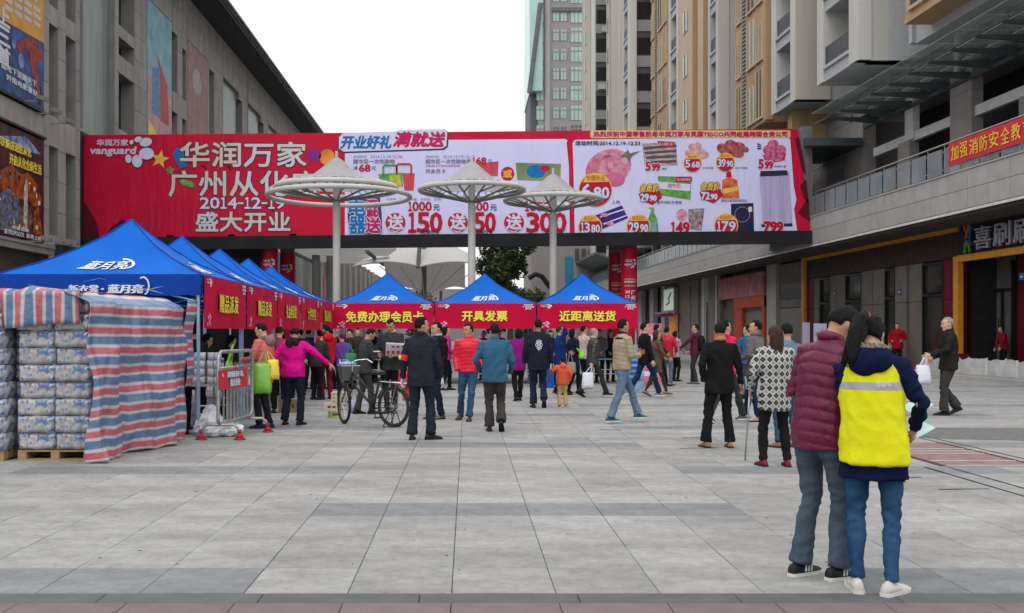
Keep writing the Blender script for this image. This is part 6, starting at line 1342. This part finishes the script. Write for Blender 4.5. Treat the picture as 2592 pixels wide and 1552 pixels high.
# hi-vis vest with grey band
hv = M('vest_yellow', (.66,.66,.010), .7, .06, 3, .5, 9)
n = hv.node_tree.nodes; l = hv.node_tree.links; p = n['Principled BSDF']; t = n.new('ShaderNodeTexCoord'); sp_ = n.new('ShaderNodeSeparateXYZ'); l.new(t.outputs['Object'], sp_.inputs[0])
band = mth('MULTIPLY', mth('GREATER_THAN', sp_.outputs[2], 1.172), mth('LESS_THAN', sp_.outputs[2], 1.218)); mA = n.new('ShaderNodeMix'); mA.data_type = 'RGBA'; old = p.inputs['Base Color'].links[0].from_socket; l.new(old, mA.inputs[6]); mA.inputs[7].default_value = (.36,.36,.35,1); l.new(band, mA.inputs[0]); l.new(mA.outputs[2], p.inputs['Base Color'])
P = person
# -- the near couple
e, q = P(2072, 1462, -62, 1.70, 'man in a burgundy quilted jacket and grey blue jeans bending to look at papers', burg, c('denim_grey', (.060,.085,.115), var=.3, scale=4), skin=1, lean=.16, head=(-14,34), feet=((-.10,-.05,0,2,0),(.09,.07,0,-4,0)), hands=((-.12,.26,1.08),(.15,.26,1.06)), kind='puffer', bulk=1.07, legr=.99, hemr=.070, detail=.8, soles=m_solew, collar=burg, hem=.80, slean=.05)
for f_, sx in ((0,-.10),(1,.09)):
    for k in range(3): b = MB(); yy = (-.05 if f_ == 0 else .07)+.005+k*.024; b.tube([q['S']((sx+(.040),yy,.030)), q['S']((sx+.034,yy+.012,.070))], .0055, 5); b.build('shoe_stripe', m_solew, e)
e, q = P(2212, 1500, -22, 1.62, 'woman in a yellow safety vest over a navy hooded coat with a black ponytail', c('coat_navy_hood', (.008,.013,.045)), M('denim_near', (.010,.040,.10), .9, .2, 5, .3, 120, spec=.05, stretch=(1,1,.45), col2=(.04,.105,.20)), M('shoe_floral', (.58,.57,.55), .6, .6, 60, col2=(.46,.40,.38)), skin=2, hair='pony', lean=.06, slean=-.06, head=(-22,30), hem=.70, feet=((-.10,.01,0,12,0),(.10,-.01,0,-30,0)), hands=((.02,.30,1.06),(.24,.24,1.00)), bulk=.96, legr=.93, hemr=.050, detail=.8, hood=MATS['coat_navy_hood'], soles=m_solew, vest=hv, hipw=1.08)
ef = M('fur_beige', (.42,.35,.26), .9, .3, 60, .8, 120); b = MB(); 
for k in range(90): t = rnd.uniform(-3.4,.25); c0 = Vector((.115*math.cos(t), -.05+.115*math.sin(t), 1.475-.02*math.sin(t))); b.tube([q['S'](q['U'](c0)), q['S'](q['U'](c0+Vector((rnd.uniform(-.02,.02),rnd.uniform(-.03,.005),rnd.uniform(.0,.035)))))], [.010,.002], 4)
tag(b.build('fur_trim', ef, e), kind='stuff')
b = MB()
for k in range(60):
    a0 = rnd.uniform(0,6.28); r0 = .05+rnd.uniform(-.004,.012); pts = [q['S'](q['Hd']((-.012*i_+r0*math.cos(a0)*(1-.08*i_), (-.150+.008*i_)+r0*math.sin(a0)*(1-.08*i_), 1.60-.055*i_+rnd.uniform(-.004,.004)))) for i_ in range(6)]
    b.tube(pts, .0022, 4)
for k in range(50):
    a0 = rnd.uniform(0,6.28); el0 = rnd.uniform(.2,1.2); p0 = lambda rr0, da: q['S'](q['Hd']((.086*rr0*math.cos(a0+da)*math.cos(el0), -.010+.110*rr0*math.sin(a0+da)*math.cos(el0), 1.621+.112*rr0*math.sin(el0))))
    if math.sin(a0) < .2: b.tube([p0(1.01,0), p0(1.03,.12), p0(1.02,.26)], .0018, 4)
tag(b.build('loose_hair', m_hair, e), kind='stuff')
for sx in (-.10,.10):
    b = MB(); yy = .01 if sx < 0 else -.01
    for k in range(4): b.tube([q['S']((sx-.022, yy+.045+.018*k, .070-.009*k)), q['S']((sx, yy+.05+.018*k, .080-.010*k)), q['S']((sx+.022, yy+.045+.018*k, .070-.009*k))], .004, 5)
    b.build('shoe_lace', m_solew, e)
b = MB(); fnv = lambda u, v, w: q['S'](q['U']((.03+.085*u, -.166-w, 1.255+.045*v))); text(b, '活动PG', fnv, (0,0,1,.8), .004, .0); b.build('lettering', m_wht, e)
hx = q['hands'][1]; m_pap = M('paper_cyan', (.42,.62,.60), .6)
for k, (dx, dz, lb) in enumerate(((.06,.02,'pale blue leaflet in the right hand of the yellow vested woman'),(.05,.16,'pale blue leaflet corner above the other, by the yellow vest'))): b = MB(); b.obox((hx[0]+dx, hx[1]+.06, hx[2]+dz), (.16,.11,.002), (.35,-.35,.4)); tag(b.build('leaflet', m_pap), lb, 'leaflet')
b = MB(); b.obox((2.47,6.35,1.33), (.09,.012,.14), (0,.35,.2)); e2 = tag(b.build('red_booklet', m_bred), 'red and yellow booklet held up past the shoulder of the vest', 'booklet'); b = MB(); b.obox((2.455,6.342,1.283), (.085,.004,.03), (0,.35,.2)); b.build('yellow_print', m_y2, e2)
# -- checked jacket woman and neighbours
e, q = P(1962, 1180, 2, 1.58, 'woman in a black and white diamond pattern jacket with a brown ponytail', chk, blk, red_s, hair='long', hm=m_hairb, head=(18,4), hem=.68, bulk=1.12, feet=((-.15,0,0,8,0),(.14,-.03,0,-8,0)), hands=((-.26,.14,.93),(.20,.24,1.0)), hemr=.055, detail=.9, collar=jean)
hx = q['hands'][0]; b = MB(); b.tube([(hx[0]+.0,hx[1],hx[2]+.02),(X(1886,11.6),11.6,.0)], .011, 8); b.tube([(hx[0]+.03,hx[1],hx[2]+.10),(hx[0],hx[1],hx[2]+.05),(hx[0],hx[1],hx[2]-.02)], .014, 8); tag(b.build('walking_stick', m_chr, None, True), 'grey metal walking stick held by the woman in the diamond jacket', 'walking stick')
P(1992, 1133, 12, 1.62, 'person in a pale denim jacket and blue jeans behind the diamond jacket', jeanl, jean, tan_s, hair='short', feet=((-.12,0,0,25,0),(.14,0,0,-10,0)), hands=((-.2,.1,1.0),(.24,.1,.95)), head=(0,10))
e, q = P(1822, 1133, 4, 1.63, 'man in a black coat and black trousers with tan shoes, hand on hip', blk, blk, tan_s, skin=1, head=(-22,10), hem=.74, feet=((-.19,.02,0,8,0),(.14,0,0,-6,0)), hands=((-.22,.02,.93),(.33,.05,.86)), hide=(1,0), bulk=1.08, legr=1.05, hemr=.075, detail=.9, collar=M('collar_tan', (.35,.18,.06), .7))
P(1836, 1072, -62, 1.70, 'striding person in a pink hooded top and dark trousers behind the black coated man', c('hood_pink', (.62,.02,.10)), dgrey, M('shoe_grey_blue', (.05,.06,.09), .6), hood=MATS['hood_pink'], feet=ST(-.28,.34,28,0), hands=((-.26,.2,.95),(.26,-.1,.9)), bulk=1.05, soles=m_solew)
P(1912, 1067, 50, 1.70, 'man in a grey jacket turned left behind the diamond jacket woman', gryj, jeand, M('shoe_yellow', (.45,.33,.12), .6), head=(25,0), hem=.78, feet=ST(-.1,.22), hands=((-.2,.2,1.05),(.26,.05,.85)), bulk=1.08, collar=gryj)
P(1892, 1010, 20, 1.66, 'person in a blue denim jacket left of the grey jacketed man', c('denim_jacket', (.03,.10,.22)), jean, head=(30,0), hands=((-.2,.25,1.1),(.2,.2,1.0)), detail=1.2)
P(1968, 1000, 170, 1.62, 'woman in a striped black and white top right of the grey jacket, partly hidden', c('stripe_bw', (.05,.05,.05), col2=(.4,.4,.4), scale=14), blk, hair='bob', hm=m_hairb, detail=1.3)
# -- walking men in the centre right
e, q = P(1574, 1070, -72, 1.72, 'man in a beige and black padded jacket and light jeans walking right with arms folded', beip, jeanl, teal_s, skin=1, head=(8,0), lean=.04, feet=((-.05,.36,0,4,0),(.06,-.24,0,-4,0)), hands=((-.05,.30,1.16),(.08,.28,1.12)), kind='puffer', bulk=1.12, legr=1.02, hemr=.075, hem=.88, soles=m_solew, collar=navy, hide=(0,1), detail=.9)
b = MB(); b.loft([[q['S'](q['U']((dx*1.0, dy, z))) for dx, dy in ((-.215,-.055),(-.20,.055),(-.24,.05),(-.25,-.05))] for z in (.88,1.1,1.22)]); b.build('side_panel', navy, e, True)
b = MB(); b.ell(q['S'](q['U']((0,-.01,1.395))), (.175*q['s'],.115*q['s'],.055*q['s']), 16, 8); b.build('shoulder_yoke', navy, e, True)
P(1632, 1008, -78, 1.72, 'man in a black jacket and dark jeans walking right, receding hair', blk, jeand, M('shoe_dirty', (.16,.14,.12), .7), hair='short', skin=2, feet=ST(-.36,.34,25,0), hands=((-.24,.0,.84),(.25,.1,.84)), hem=.80, bulk=1.05, hemr=.07, soles=m_solew)
P(1663, 1003, -80, 1.55, 'woman in a brown belted coat and tan boots walking right with dark hair', cbrown, khak, M('boot_tan', (.24,.17,.11), .7), hair='bob', hm=m_hairb, hem=.62, feet=ST(.30,-.36,0,25), hands=((-.2,.26,1.02),(.2,.26,1.0)), hemr=.05, legr=.85)
P(1664, 980, -75, 1.72, 'man in a dark jacket behind the brown coated woman', dgrey, blk, hands=((-.2,.2,.95),(.2,.2,.95)), feet=ST(-.2,.25), detail=1.2)
P(1688, 975, -28, 1.66, 'person in a red padded vest with grey sleeves and light jeans', vestr, jeanl, M('shoe_khaki', (.35,.26,.13), .6), kind='puffer', hands=((-.12,.26,1.0),(.22,.2,.98)), bulk=1.12, hem=.80, feet=((-.08,0,0,0,0),(.10,.05,0,-40,0)), hemr=.06)
e, q = P(1760, 972, 62, 1.74, 'man in a maroon jacket with a black backpack gesturing to the left', marn, khak, M('shoe_grey', (.18,.18,.18), .6), head=(18,0), hands=((-.22,.45,.98),(.2,.2,.95)), hem=.82, bulk=1.05, feet=ST(-.05,.1), detail=1.1)
b = MB(); b.loft([[q['S'](q['U']((dx*k, -.13+dy*k2, z))) for dx, dy in ((-.13,.02),(.13,.02),(.12,-.14),(-.12,-.14))] for z, k, k2 in ((.95,.9,.8),(1.1,1.05,1),(1.3,1,.9),(1.4,.8,.5))]); b.build('backpack', blk, e, True)
e, q = P(2402, 1051, 82, 1.78, 'elderly man in a black jacket and grey trousers walking left with a white bag', c('jacket_black_brown', (.022,.018,.018)), khak, hair='grey', hm=m_hairg, skin=2, head=(5,4), lean=.03, feet=((-.05,.10,0,2,0),(.06,-.16,.02,-4,24)), hands=((-.17,.36,1.06),(.22,.20,1.0)), hide=(0,0), bulk=1.15, legr=1.08, hemr=.082, hem=.80, detail=.9, collar=MATS['jacket_black_brown'])
hx = q['hands'][0]; bag('white_bag', (hx[0]-.06, hx[1]-.02, hx[2]-.16), .26, .34, .16, m_wbag, 'white plastic bag with faint print, carried by the elderly man on the right', (hx[0],hx[1],hx[2]), 0)
x_, y_, z_ = RF(1.0, 39.4, .9); b = MB(); b.box(x_-.02,x_+.22,y_-.02,y_+.02,z_+.0,z_+.32); b.box(x_+.05,x_+.15,y_-.02,y_+.02,z_+.32,z_+.46); tag(b.build('menu_board', M('menu_red', (.5,.05,.02), .5)), 'small orange red menu board on the cafe table nearest the orange post', 'menu board')
# right side, on the plinth
x_, y_, z_ = RF(1.25, 40.3, .15); P(2272, 900, 150, 1.72, 'distant person in a red coat standing by the dark windows of the red shop', c('coat_red_far', (.30,.008,.02)), blk, X_=X(2272,38.8), Y_=38.8, z0=.15, hem=.72, hands=((-.2,.2,1.05),(.2,.2,1.05)), detail=1.4, bulk=1.2)
P(2544, 900, 95, 1.55, 'person in a dark red jacket at the glass door inside the orange frame', c('jacket_red_dark', (.20,.012,.02)), blk, X_=X(2542,34.2), Y_=34.2, z0=.19, hands=((-.2,.3,.85),(.2,.25,.85)), lean=.2, detail=1.4, hair='bob')
# -- centre
e, q = P(1066, 1113, -12, 1.71, 'security guard in a dark suit with a red armband and white gloves, seen from behind', suit, suit, skin=1, head=(-52,2), hem=.75, feet=((-.13,-.02,0,10,0),(.13,.05,0,-48,0)), hands=((-.30,.05,.78),(.30,.08,.80)), gloves=white_g, bulk=1.10, legr=1.06, hemr=.075, detail=.9, collar=suit)
sh, el_, wr = q['joints'][0]; b = MB(); c0 = sh.lerp(el_,.72); c1 = sh.lerp(el_,1.02); b.tube([q['S'](c0), q['S'](c1)], .073*q['s'], 16, cap=False); ab = b.build('armband', m_bred, e, True)
b = MB(); b.ell(q['S'](c0.lerp(c1,.5)+Vector((-.05,-.045,0))), (.028,.028,.035), 10, 6); b.build('armband_mark', m_y2, ab)
P(1106, 1060, 130, 1.68, 'man in a black coat with a pale blue collar behind the guard, looking left', blk, navy, M('shoe_brown_grey', (.14,.11,.09), .6), head=(-10,5), collar=M('collar_cyan', (.20,.45,.52), .7), hem=.74, hands=((-.25,.05,.8),(.25,.05,.8)), feet=((-.12,0,0,5,0),(.1,.03,0,-5,0)), bulk=1.12, hide=(1,1), hemr=.07)
P(1130, 988, -80, 1.66, 'woman in a magenta quilted jacket with a dark hat behind the black coat', c('puffer_magenta', (.42,.01,.16), **puf), blk, kind='puffer', hair='bob', hands=((-.1,.2,1.0),(.15,.2,1.0)), feet=ST(.1,-.15,0,10), bulk=1.1, detail=1.1)
P(1186, 1064, 178, 1.65, 'man in a bright red quilted jacket and blue jeans, hands in pockets, looking left', redp, jean, M('shoe_brown_dark', (.06,.045,.04), .6), skin=1, head=(-42,3), kind='puffer', bulk=1.12, hem=.86, hands=((-.20,.12,.90),(.20,.12,.90)), hide=(1,1), feet=((-.02,.14,0,-4,0),(.15,-.16,.01,-20,12)), hemr=.066, detail=.9, collar=redp)
e, q = P(1252, 1092, 0, 1.63, 'man in a steel blue jacket and charcoal trousers walking away from the camera', blue, khak, skin=1, head=(14,0), bulk=1.20, hem=.79, hands=((-.24,.18,.98),(.25,.16,.94)), hide=(1,1), feet=((-.08,.04,0,6,0),(.10,-.16,.03,-6,38)), legr=1.10, hemr=.078, detail=.9, collar=blue)
P(1312, 1015, 10, 1.60, 'woman in a purple coat half hidden behind the navy jacket', purp, blk, M('boot_black', (.015,.014,.015), .5), hair='bob', hem=.72, hands=((-.22,.1,.9),(.2,.1,.9)), feet=ST(-.1,.12,20,0), detail=1.1)
e, q = P(1362, 1032, 2, 1.76, 'man in a navy work jacket with a white crest on the back, walking away', navy, c('trousers_navy', (.014,.022,.04)), skin=1, bulk=1.18, hem=.74, hands=((-.27,.08,.84),(.30,-.02,.80)), hide=(1,0), feet=((-.09,.02,0,6,0),(.10,-.16,.03,-6,38)), legr=1.05, hemr=.075, detail=.9)
b = MB(); cf = lambda u, v: q['S'](q['U']((u, -.153-.004, v)))
for cx, cz, rx, rz in ((0,1.30,.045,.018),(-.03,1.275,.02,.02),(.03,1.275,.02,.02),(0,1.245,.018,.026),(-.045,1.225,.018,.03),(.045,1.225,.018,.03),(0,1.195,.04,.016),(-.02,1.165,.02,.016),(.025,1.165,.02,.016),(0,1.14,.014,.016)): b.tube([cf(cx+rx*math.cos(t), cz+rz*math.sin(t)) for t in [2*math.pi*k/12 for k in range(12)]], .0065, 5, closed=True)
b.build('crest_print', m_wht, e)
e, q = P(1424, 1031, 6, 1.0, 'small child in an orange quilted hooded jacket and tan trousers holding a hand', orgp, tanp, M('shoe_red_child', (.40,.02,.04), .5), kind='puffer', hem=.78, bulk=1.25, legr=1.15, hands=((-.44,.06,1.20),(.24,.0,.92)), hood=orgp, hemr=.072, feet=((-.10,0,0,6,0),(.12,0,0,-12,0)), soles=m_solew, head=(0,4), hipw=1.0)
e, q = P(1418, 1000, -70, 1.66, 'woman in a royal blue coat talking on a phone, holding a pale handbag', coat_b, blk, hair='short', hm=m_hairb, skin=2, head=(-6,0), hem=.56, bulk=1.08, hands=((-.10,.28,1.06),(.11,.13,1.52)), feet=ST(-.1,.12,20,0,.05))
hx = q['hands'][0]; bag('handbag', (hx[0]-.05,hx[1]-.18,hx[2]-.22), .26, .26, .12, c('bag_beige', (.30,.26,.20)), 'pale beige handbag held by the royal blue coated woman', (hx[0]-.05,hx[1]-.1,hx[2]+.02)); bag('green_bag', (hx[0]+.22,hx[1]-.2,hx[2]+.03), .13, .16, .1, M('bag_lime', (.20,.60,.05), .4), 'small lime green bag in front of the dark haired woman', (hx[0]+.1,hx[1]-.1,hx[2]+.12))
P(1450, 996, -60, 1.60, 'dark haired woman in a black coat right of the royal blue coat', c('coat_ink', (.012,.018,.035)), blk, hair='bob', hem=.66, hands=((-.15,.2,1.0),(.15,.2,1.0)), feet=ST(-.1,.15,15,0), detail=1.1)
P(1478, 985, -60, 1.68, 'person in a cream patterned coat behind the leather jacketed man', c('coat_cream', (.42,.30,.24), col2=(.55,.42,.38), scale=14), blk, hands=((-.15,.2,1.0),(.15,.2,1.0)), detail=1.3)
e, q = P(1500, 1006, -76, 1.60, 'older man in a black leather jacket walking right with a white bag', lea, dgrey, hm=m_hairg, hair='grey', skin=2, feet=ST(-.30,.36,26,0), hands=((-.24,.12,.86),(.25,-.12,.82)), bulk=1.12, hem=.80, hemr=.075, lean=.06, collar=M('collar_beige', (.4,.33,.25), .8))
hx = q['hands'][1]; bag('white_bag', (hx[0]-.10, hx[1]-.08, hx[2]-.16), .26, .36, .14, m_wbag, 'white plastic bag in the hand of the leather jacketed man', (hx[0],hx[1],hx[2]), 0)
# -- left group
e, q = P(668, 1084, 72, 1.66, 'woman in a coral pink quilted coat with shopping bags, looking down to the left', corp, c('trousers_blackish', (.018,.018,.022)), M('boot_navy', (.015,.02,.06), .6), hair='short', skin=2, head=(8,28), kind='puffer', hem=.74, bulk=1.15, hands=((-.14,.30,1.10),(.15,.26,1.06)), hood=c('hood_greypink', (.22,.15,.15)), legr=1.02, detail=.9, feet=ST(.04,-.06))
hx = q['joints'][0][1]; hw = q['w'](q['joints'][0][1]+Vector((0,.12,0))); bag('green_bag', (X(664,15.1),15.1,1.03), .27, .46, .17, m_gbag, 'large lime green shopping bag hanging from the arm of the coral coated woman', (X(668,15.1),15.15,1.22), .1)
bag('yellow_bag', (X(690,15.2),15.2,1.08), .20, .30, .14, m_ybag, 'yellow plastic bag next to the large lime green bag', (X(676,15.2),15.2,1.22), .5)
P(742, 1076, -14, 1.60, 'woman in a magenta jacket seen from behind, reaching right to the bicycle basket', mage, c('trousers_ink', (.016,.020,.032)), hair='short', skin=1, lean=.12, head=(18,26), hem=.84, bulk=1.18, hood=c('hood_black', (.02,.018,.02)), hands=((-.28,.12,1.0),(.62,.16,1.06)), hipw=1.12, legr=1.08, hemr=.072, detail=.9, feet=((-.16,0,0,10,0),(.12,.02,0,-10,0)))
P(706, 1045, 10, 1.62, 'person in a maroon padded jacket between the coral and magenta jackets', c('puffer_maroon', (.20,.010,.035), **puf), blk, kind='puffer', hair='short', head=(-10,15), bulk=1.15, hands=((-.1,.2,1.0),(.1,.2,1.0)), lean=.1)
P(826, 1010, 30, 1.68, 'person in a red hooded top seen from behind near the last left tent', redh, c('trousers_maroon', (.16,.010,.02)), hood=redh, head=(20,10), hands=((-.2,.3,.95),(.2,.15,.85)), bulk=1.08)
P(800, 1012, -40, 1.56, 'person in a black jacket bending left of the red hooded top', dgrey, blk, lean=.35, head=(0,20), hands=((-.1,.3,.8),(.2,.3,.8)))
P(868, 1000, 20, 1.48, 'small elderly person in a violet jacket with a dark red knitted hat', vio, blk, hair='short', hm=M('hat_wine', (.13,.008,.025), .9, .2, 30, .5, 60), lean=.15, head=(10,10), hands=((-.1,.25,.95),(.2,.2,.95)), bulk=1.12)
P(842, 985, 60, 1.60, 'person in a grey and yellow jacket between the red top and the violet jacket', c('jacket_yellow', (.50,.33,.04), col2=(.1,.1,.11), scale=3), blk, lean=.15, hands=((-.1,.3,1.0),(.1,.3,1.0)), detail=1.2)
P(922, 1048, -66, 1.60, 'man in a dark grey jacket with glasses looking at his phone behind the bicycle', c('jacket_slate', (.045,.048,.05)), c('trousers_slate', (.05,.05,.052)), skin=1, head=(0,32), lean=.12, hands=((-.05,.34,1.16),(.08,.34,1.14)), bulk=1.12, hem=.80, feet=ST(-.12,.14), hemr=.075, detail=.9)
e, q = P(990, 1046, 168, 1.76, 'tall man in a dark jacket reading a flat cardboard box', c('jacket_graphite', (.040,.043,.047)), blk, skin=1, head=(0,26), hands=((-.16,.30,1.08),(.16,.28,1.08)), bulk=1.10, hem=.78, collar=M('collar_white', (.5,.5,.5), .7), detail=.9, feet=ST(.0,.03))
b = MB(); cx = X(1000,17.9); e2 = empty('cardboard_box', (cx,17.9,1.0), 'flat grey pink printed cardboard box held by the tall man', 'box'); b.obox((cx,18.05,1.19),(.36,.16,.22),(.15,.05,.08)); b.build('box', M('box_greypink', (.40,.33,.36), .6, .2, 5), e2)
b = MB()
for k in range(8): b.obox((cx-.13+.09*(k % 4), 17.955, 1.245-.10*(k//4)), (.05,.006,.03 if k < 4 else .05), (.15,.05,.08))
b.build('box_print', M('box_print_dark', (.16,.04,.06), .6), e2)
b = MB(); b.obox((X(953,17.6),17.65,1.16),(.035,.13,.012),(0,.3,-1.2)); tag(b.build('phone', m_chr), 'small phone in the hand of the man with glasses', 'phone')
for px, fy, yw, hh, lb, mt, hr in ((905,975,190,1.62,'dark haired head and shoulders under the last left tent, left of the tall man',dgrey,'short'),(938,968,150,1.66,'person in dark clothes with grey hair behind the phone man',blk,'grey'),(880,962,200,1.60,'person in black under the membership card banner, left side',blk,'bob'),(960,965,170,1.58,'person in brown behind the tall man\'s shoulder',brn,'short'),
                                   (782,985,-20,1.60,'person in dark grey leaning under the fourth left tent',dgrey,'short'),(760,1000,15,1.58,'dark haired person behind the magenta jacket',c('jacket_plum', (.06,.03,.05)),'short'),(1262,965,200,1.58,'person in a bright pink hooded coat behind the steel blue jacket',c('coat_pink', (.62,.02,.12)),'bob'),(1224,962,150,1.55,'person in red partly hidden left of the steel blue jacket',redh,'short'),
                                   (1518,968,160,1.60,'person in a grey top under the delivery tent',gryj,'short'),(1545,966,190,1.56,'person in black behind the beige padded jacket',blk,'bob'),(1710,965,-60,1.55,'person in pale clothes far behind the red vest',c('top_pale', (.35,.3,.3)),'bob')):
    P(px, fy, yw, hh, lb, mt, blk, hair=hr, hm=m_hairg if hr == 'grey' else None, hands=((-.15,.25,1.0),(.15,.25,1.0)), detail=1.4, bulk=1.1)
for px, fy, yaw, hh, lb, mt, hr in ((735,1020,-70,1.58,'person in black reaching over goods under the third left tent',blk,'short'),(712,1000,20,1.55,'person in dark blue under the second left tent, behind the coral coat',navy,'bob'),(815,985,60,1.58,'person in wine red coat by the fifth left banner',marn,'bob'),(852,968,-100,1.60,'grey haired person at the corner of the left and facing tents',dgrey,'grey'),(892,985,140,1.60,'person in a dark padded coat just left of the phone man',c('coat_olive', (.035,.035,.025)),'short'),(1395,975,170,1.58,'person in black between the child and the delivery tent tables',blk,'bob'),(1350,968,190,1.56,'seller in dark clothes under the middle facing tent',dgrey,'short')):
    P(px, fy, yaw, hh, lb, mt, blk, hair=hr, hm=m_hairg if hr == 'grey' else None, hands=((-.15,.28,1.0),(.15,.28,1.0)), detail=1.4, bulk=1.12, lean=.1, head=(0,15))
P(488, 1102, 8, 1.62, 'person in black clothes standing behind the nearest tent leg', blk, blk, hair='short', hands=((-.2,.1,.9),(.1,.3,1.0)), bulk=1.1, hem=.7, X_=X(484,14.5), Y_=14.6)
P(530, 1060, -70, 1.50, 'dark haired seller with a green scarf leaning over the paper packs', c('jacket_dark_green', (.012,.035,.03)), blk, hair='bob', head=(0,12), lean=.2, hands=((-.1,.35,.98),(.1,.35,.98)), X_=-4.35, Y_=16.0); P(560, 1060, -60, 1.48, 'second dark haired seller further inside the nearest tent', blk, blk, hair='bob', head=(0,20), lean=.2, hands=((-.1,.3,.95),(.1,.3,.95)), X_=-4.25, Y_=17.2, detail=1.2)
P(508, 1060, -40, 1.60, 'seller with a yellow scarf in the shade of the nearest tent', navy, blk, hair='short', lean=.1, hands=((-.1,.3,.98),(.1,.3,.98)), X_=-4.45, Y_=15.3, collar=M('collar_yellow', (.5,.45,.05), .7))

# ---- turn all remeshed parts into plain meshes, add folds and quilting
bpy.context.view_layer.update(); dg = bpy.context.evaluated_depsgraph_get()
new = [(o, k, sd, s, bpy.data.meshes.new_from_object(o.evaluated_get(dg))) for o, k, sd, s in PENDING]
for o, kind, sd, s, me in new:
    o.modifiers.clear(); nv = len(me.vertices); co = np.empty(nv*3, 'f'); me.vertices.foreach_get('co', co); co = co.reshape(-1,3)
    nr = np.empty(nv*3, 'f'); me.vertex_normals.foreach_get('vector', nr); nr = nr.reshape(-1,3); x, y, z = co[:,0]/s, co[:,1]/s, co[:,2]/s
    ph = sd*1.7; d = np.zeros(nv, 'f')
    nf = noise.noise; sg = 1 if sd % 2 else -1
    if kind in ('cloth', 'puffer', 'flat'):
        P_ = np.stack([x*5.2+ph, y*5.2+sg*z*2.2, z*4.2+sg*x*3.0], 1); P2 = np.stack([x*13, y*13+ph, z*10+sg*x*9], 1)
        n1 = np.array([nf(Vector(v)) for v in P_.tolist()], 'f'); n2 = np.array([nf(Vector(v)) for v in P2.tolist()], 'f')
        k_ = {'cloth':1.9,'flat':1.0}.get(kind, .7)
        d += k_*(.018*(.22-np.abs(n1))+.0075*(.2-np.abs(n2))); ar = np.abs(x) > .20; d += np.where(ar, k_*.006*(.3-np.abs(np.sin(30*z+14*y+6*n1+ph))), 0)
    if kind == 'puffer':
        w = np.abs(np.sin(np.pi*(z+.10*np.abs(x)+.010*np.sin(9*x+5*y+ph))/.070)); d += (.012 if s > .98 and sd < 8 else .0080)*(w**.4-.8)
    if kind == 'trousers':
        P_ = np.stack([x*9+ph, y*9, z*17+sg*y*6], 1); n1 = np.array([nf(Vector(v)) for v in P_.tolist()], 'f'); P_ = np.stack([x*6, y*6+ph, z*4.5], 1); n2 = np.array([nf(Vector(v)) for v in P_.tolist()], 'f')
        wz = .35+1.0*np.clip(1-np.abs(z-.45)/.16,0,1)+1.3*np.clip(1-z/.26,0,1)+.7*np.clip(1-np.abs(z-.80)/.12,0,1); d += .024*(.22-np.abs(n1))*wz+.022*(.2-np.abs(n2))
    if kind != 'body': co = co+nr*(d*s)[:,None]; me.vertices.foreach_set('co', co.ravel())
    if '_hand' in o:
        hv_, hf_ = HANDS[o['_hand']]; bm = bmesh.new(); bm.from_mesh(me); vs = [bm.verts.new(v) for v in hv_]; bm.verts.ensure_lookup_table()
        for f_ in hf_:
            try: bm.faces.new([vs[i] for i in f_])
            except ValueError: pass
        bm.to_mesh(me); bm.free(); del o['_hand']
    me.polygons.foreach_set('use_smooth', [True]*len(me.polygons)); me.update(); old = o.data; o.data = me; me.name = o.name; bpy.data.meshes.remove(old)
for o in sc.objects:
    for k in ('_local', '_h'):
        if k in o: del o[k]
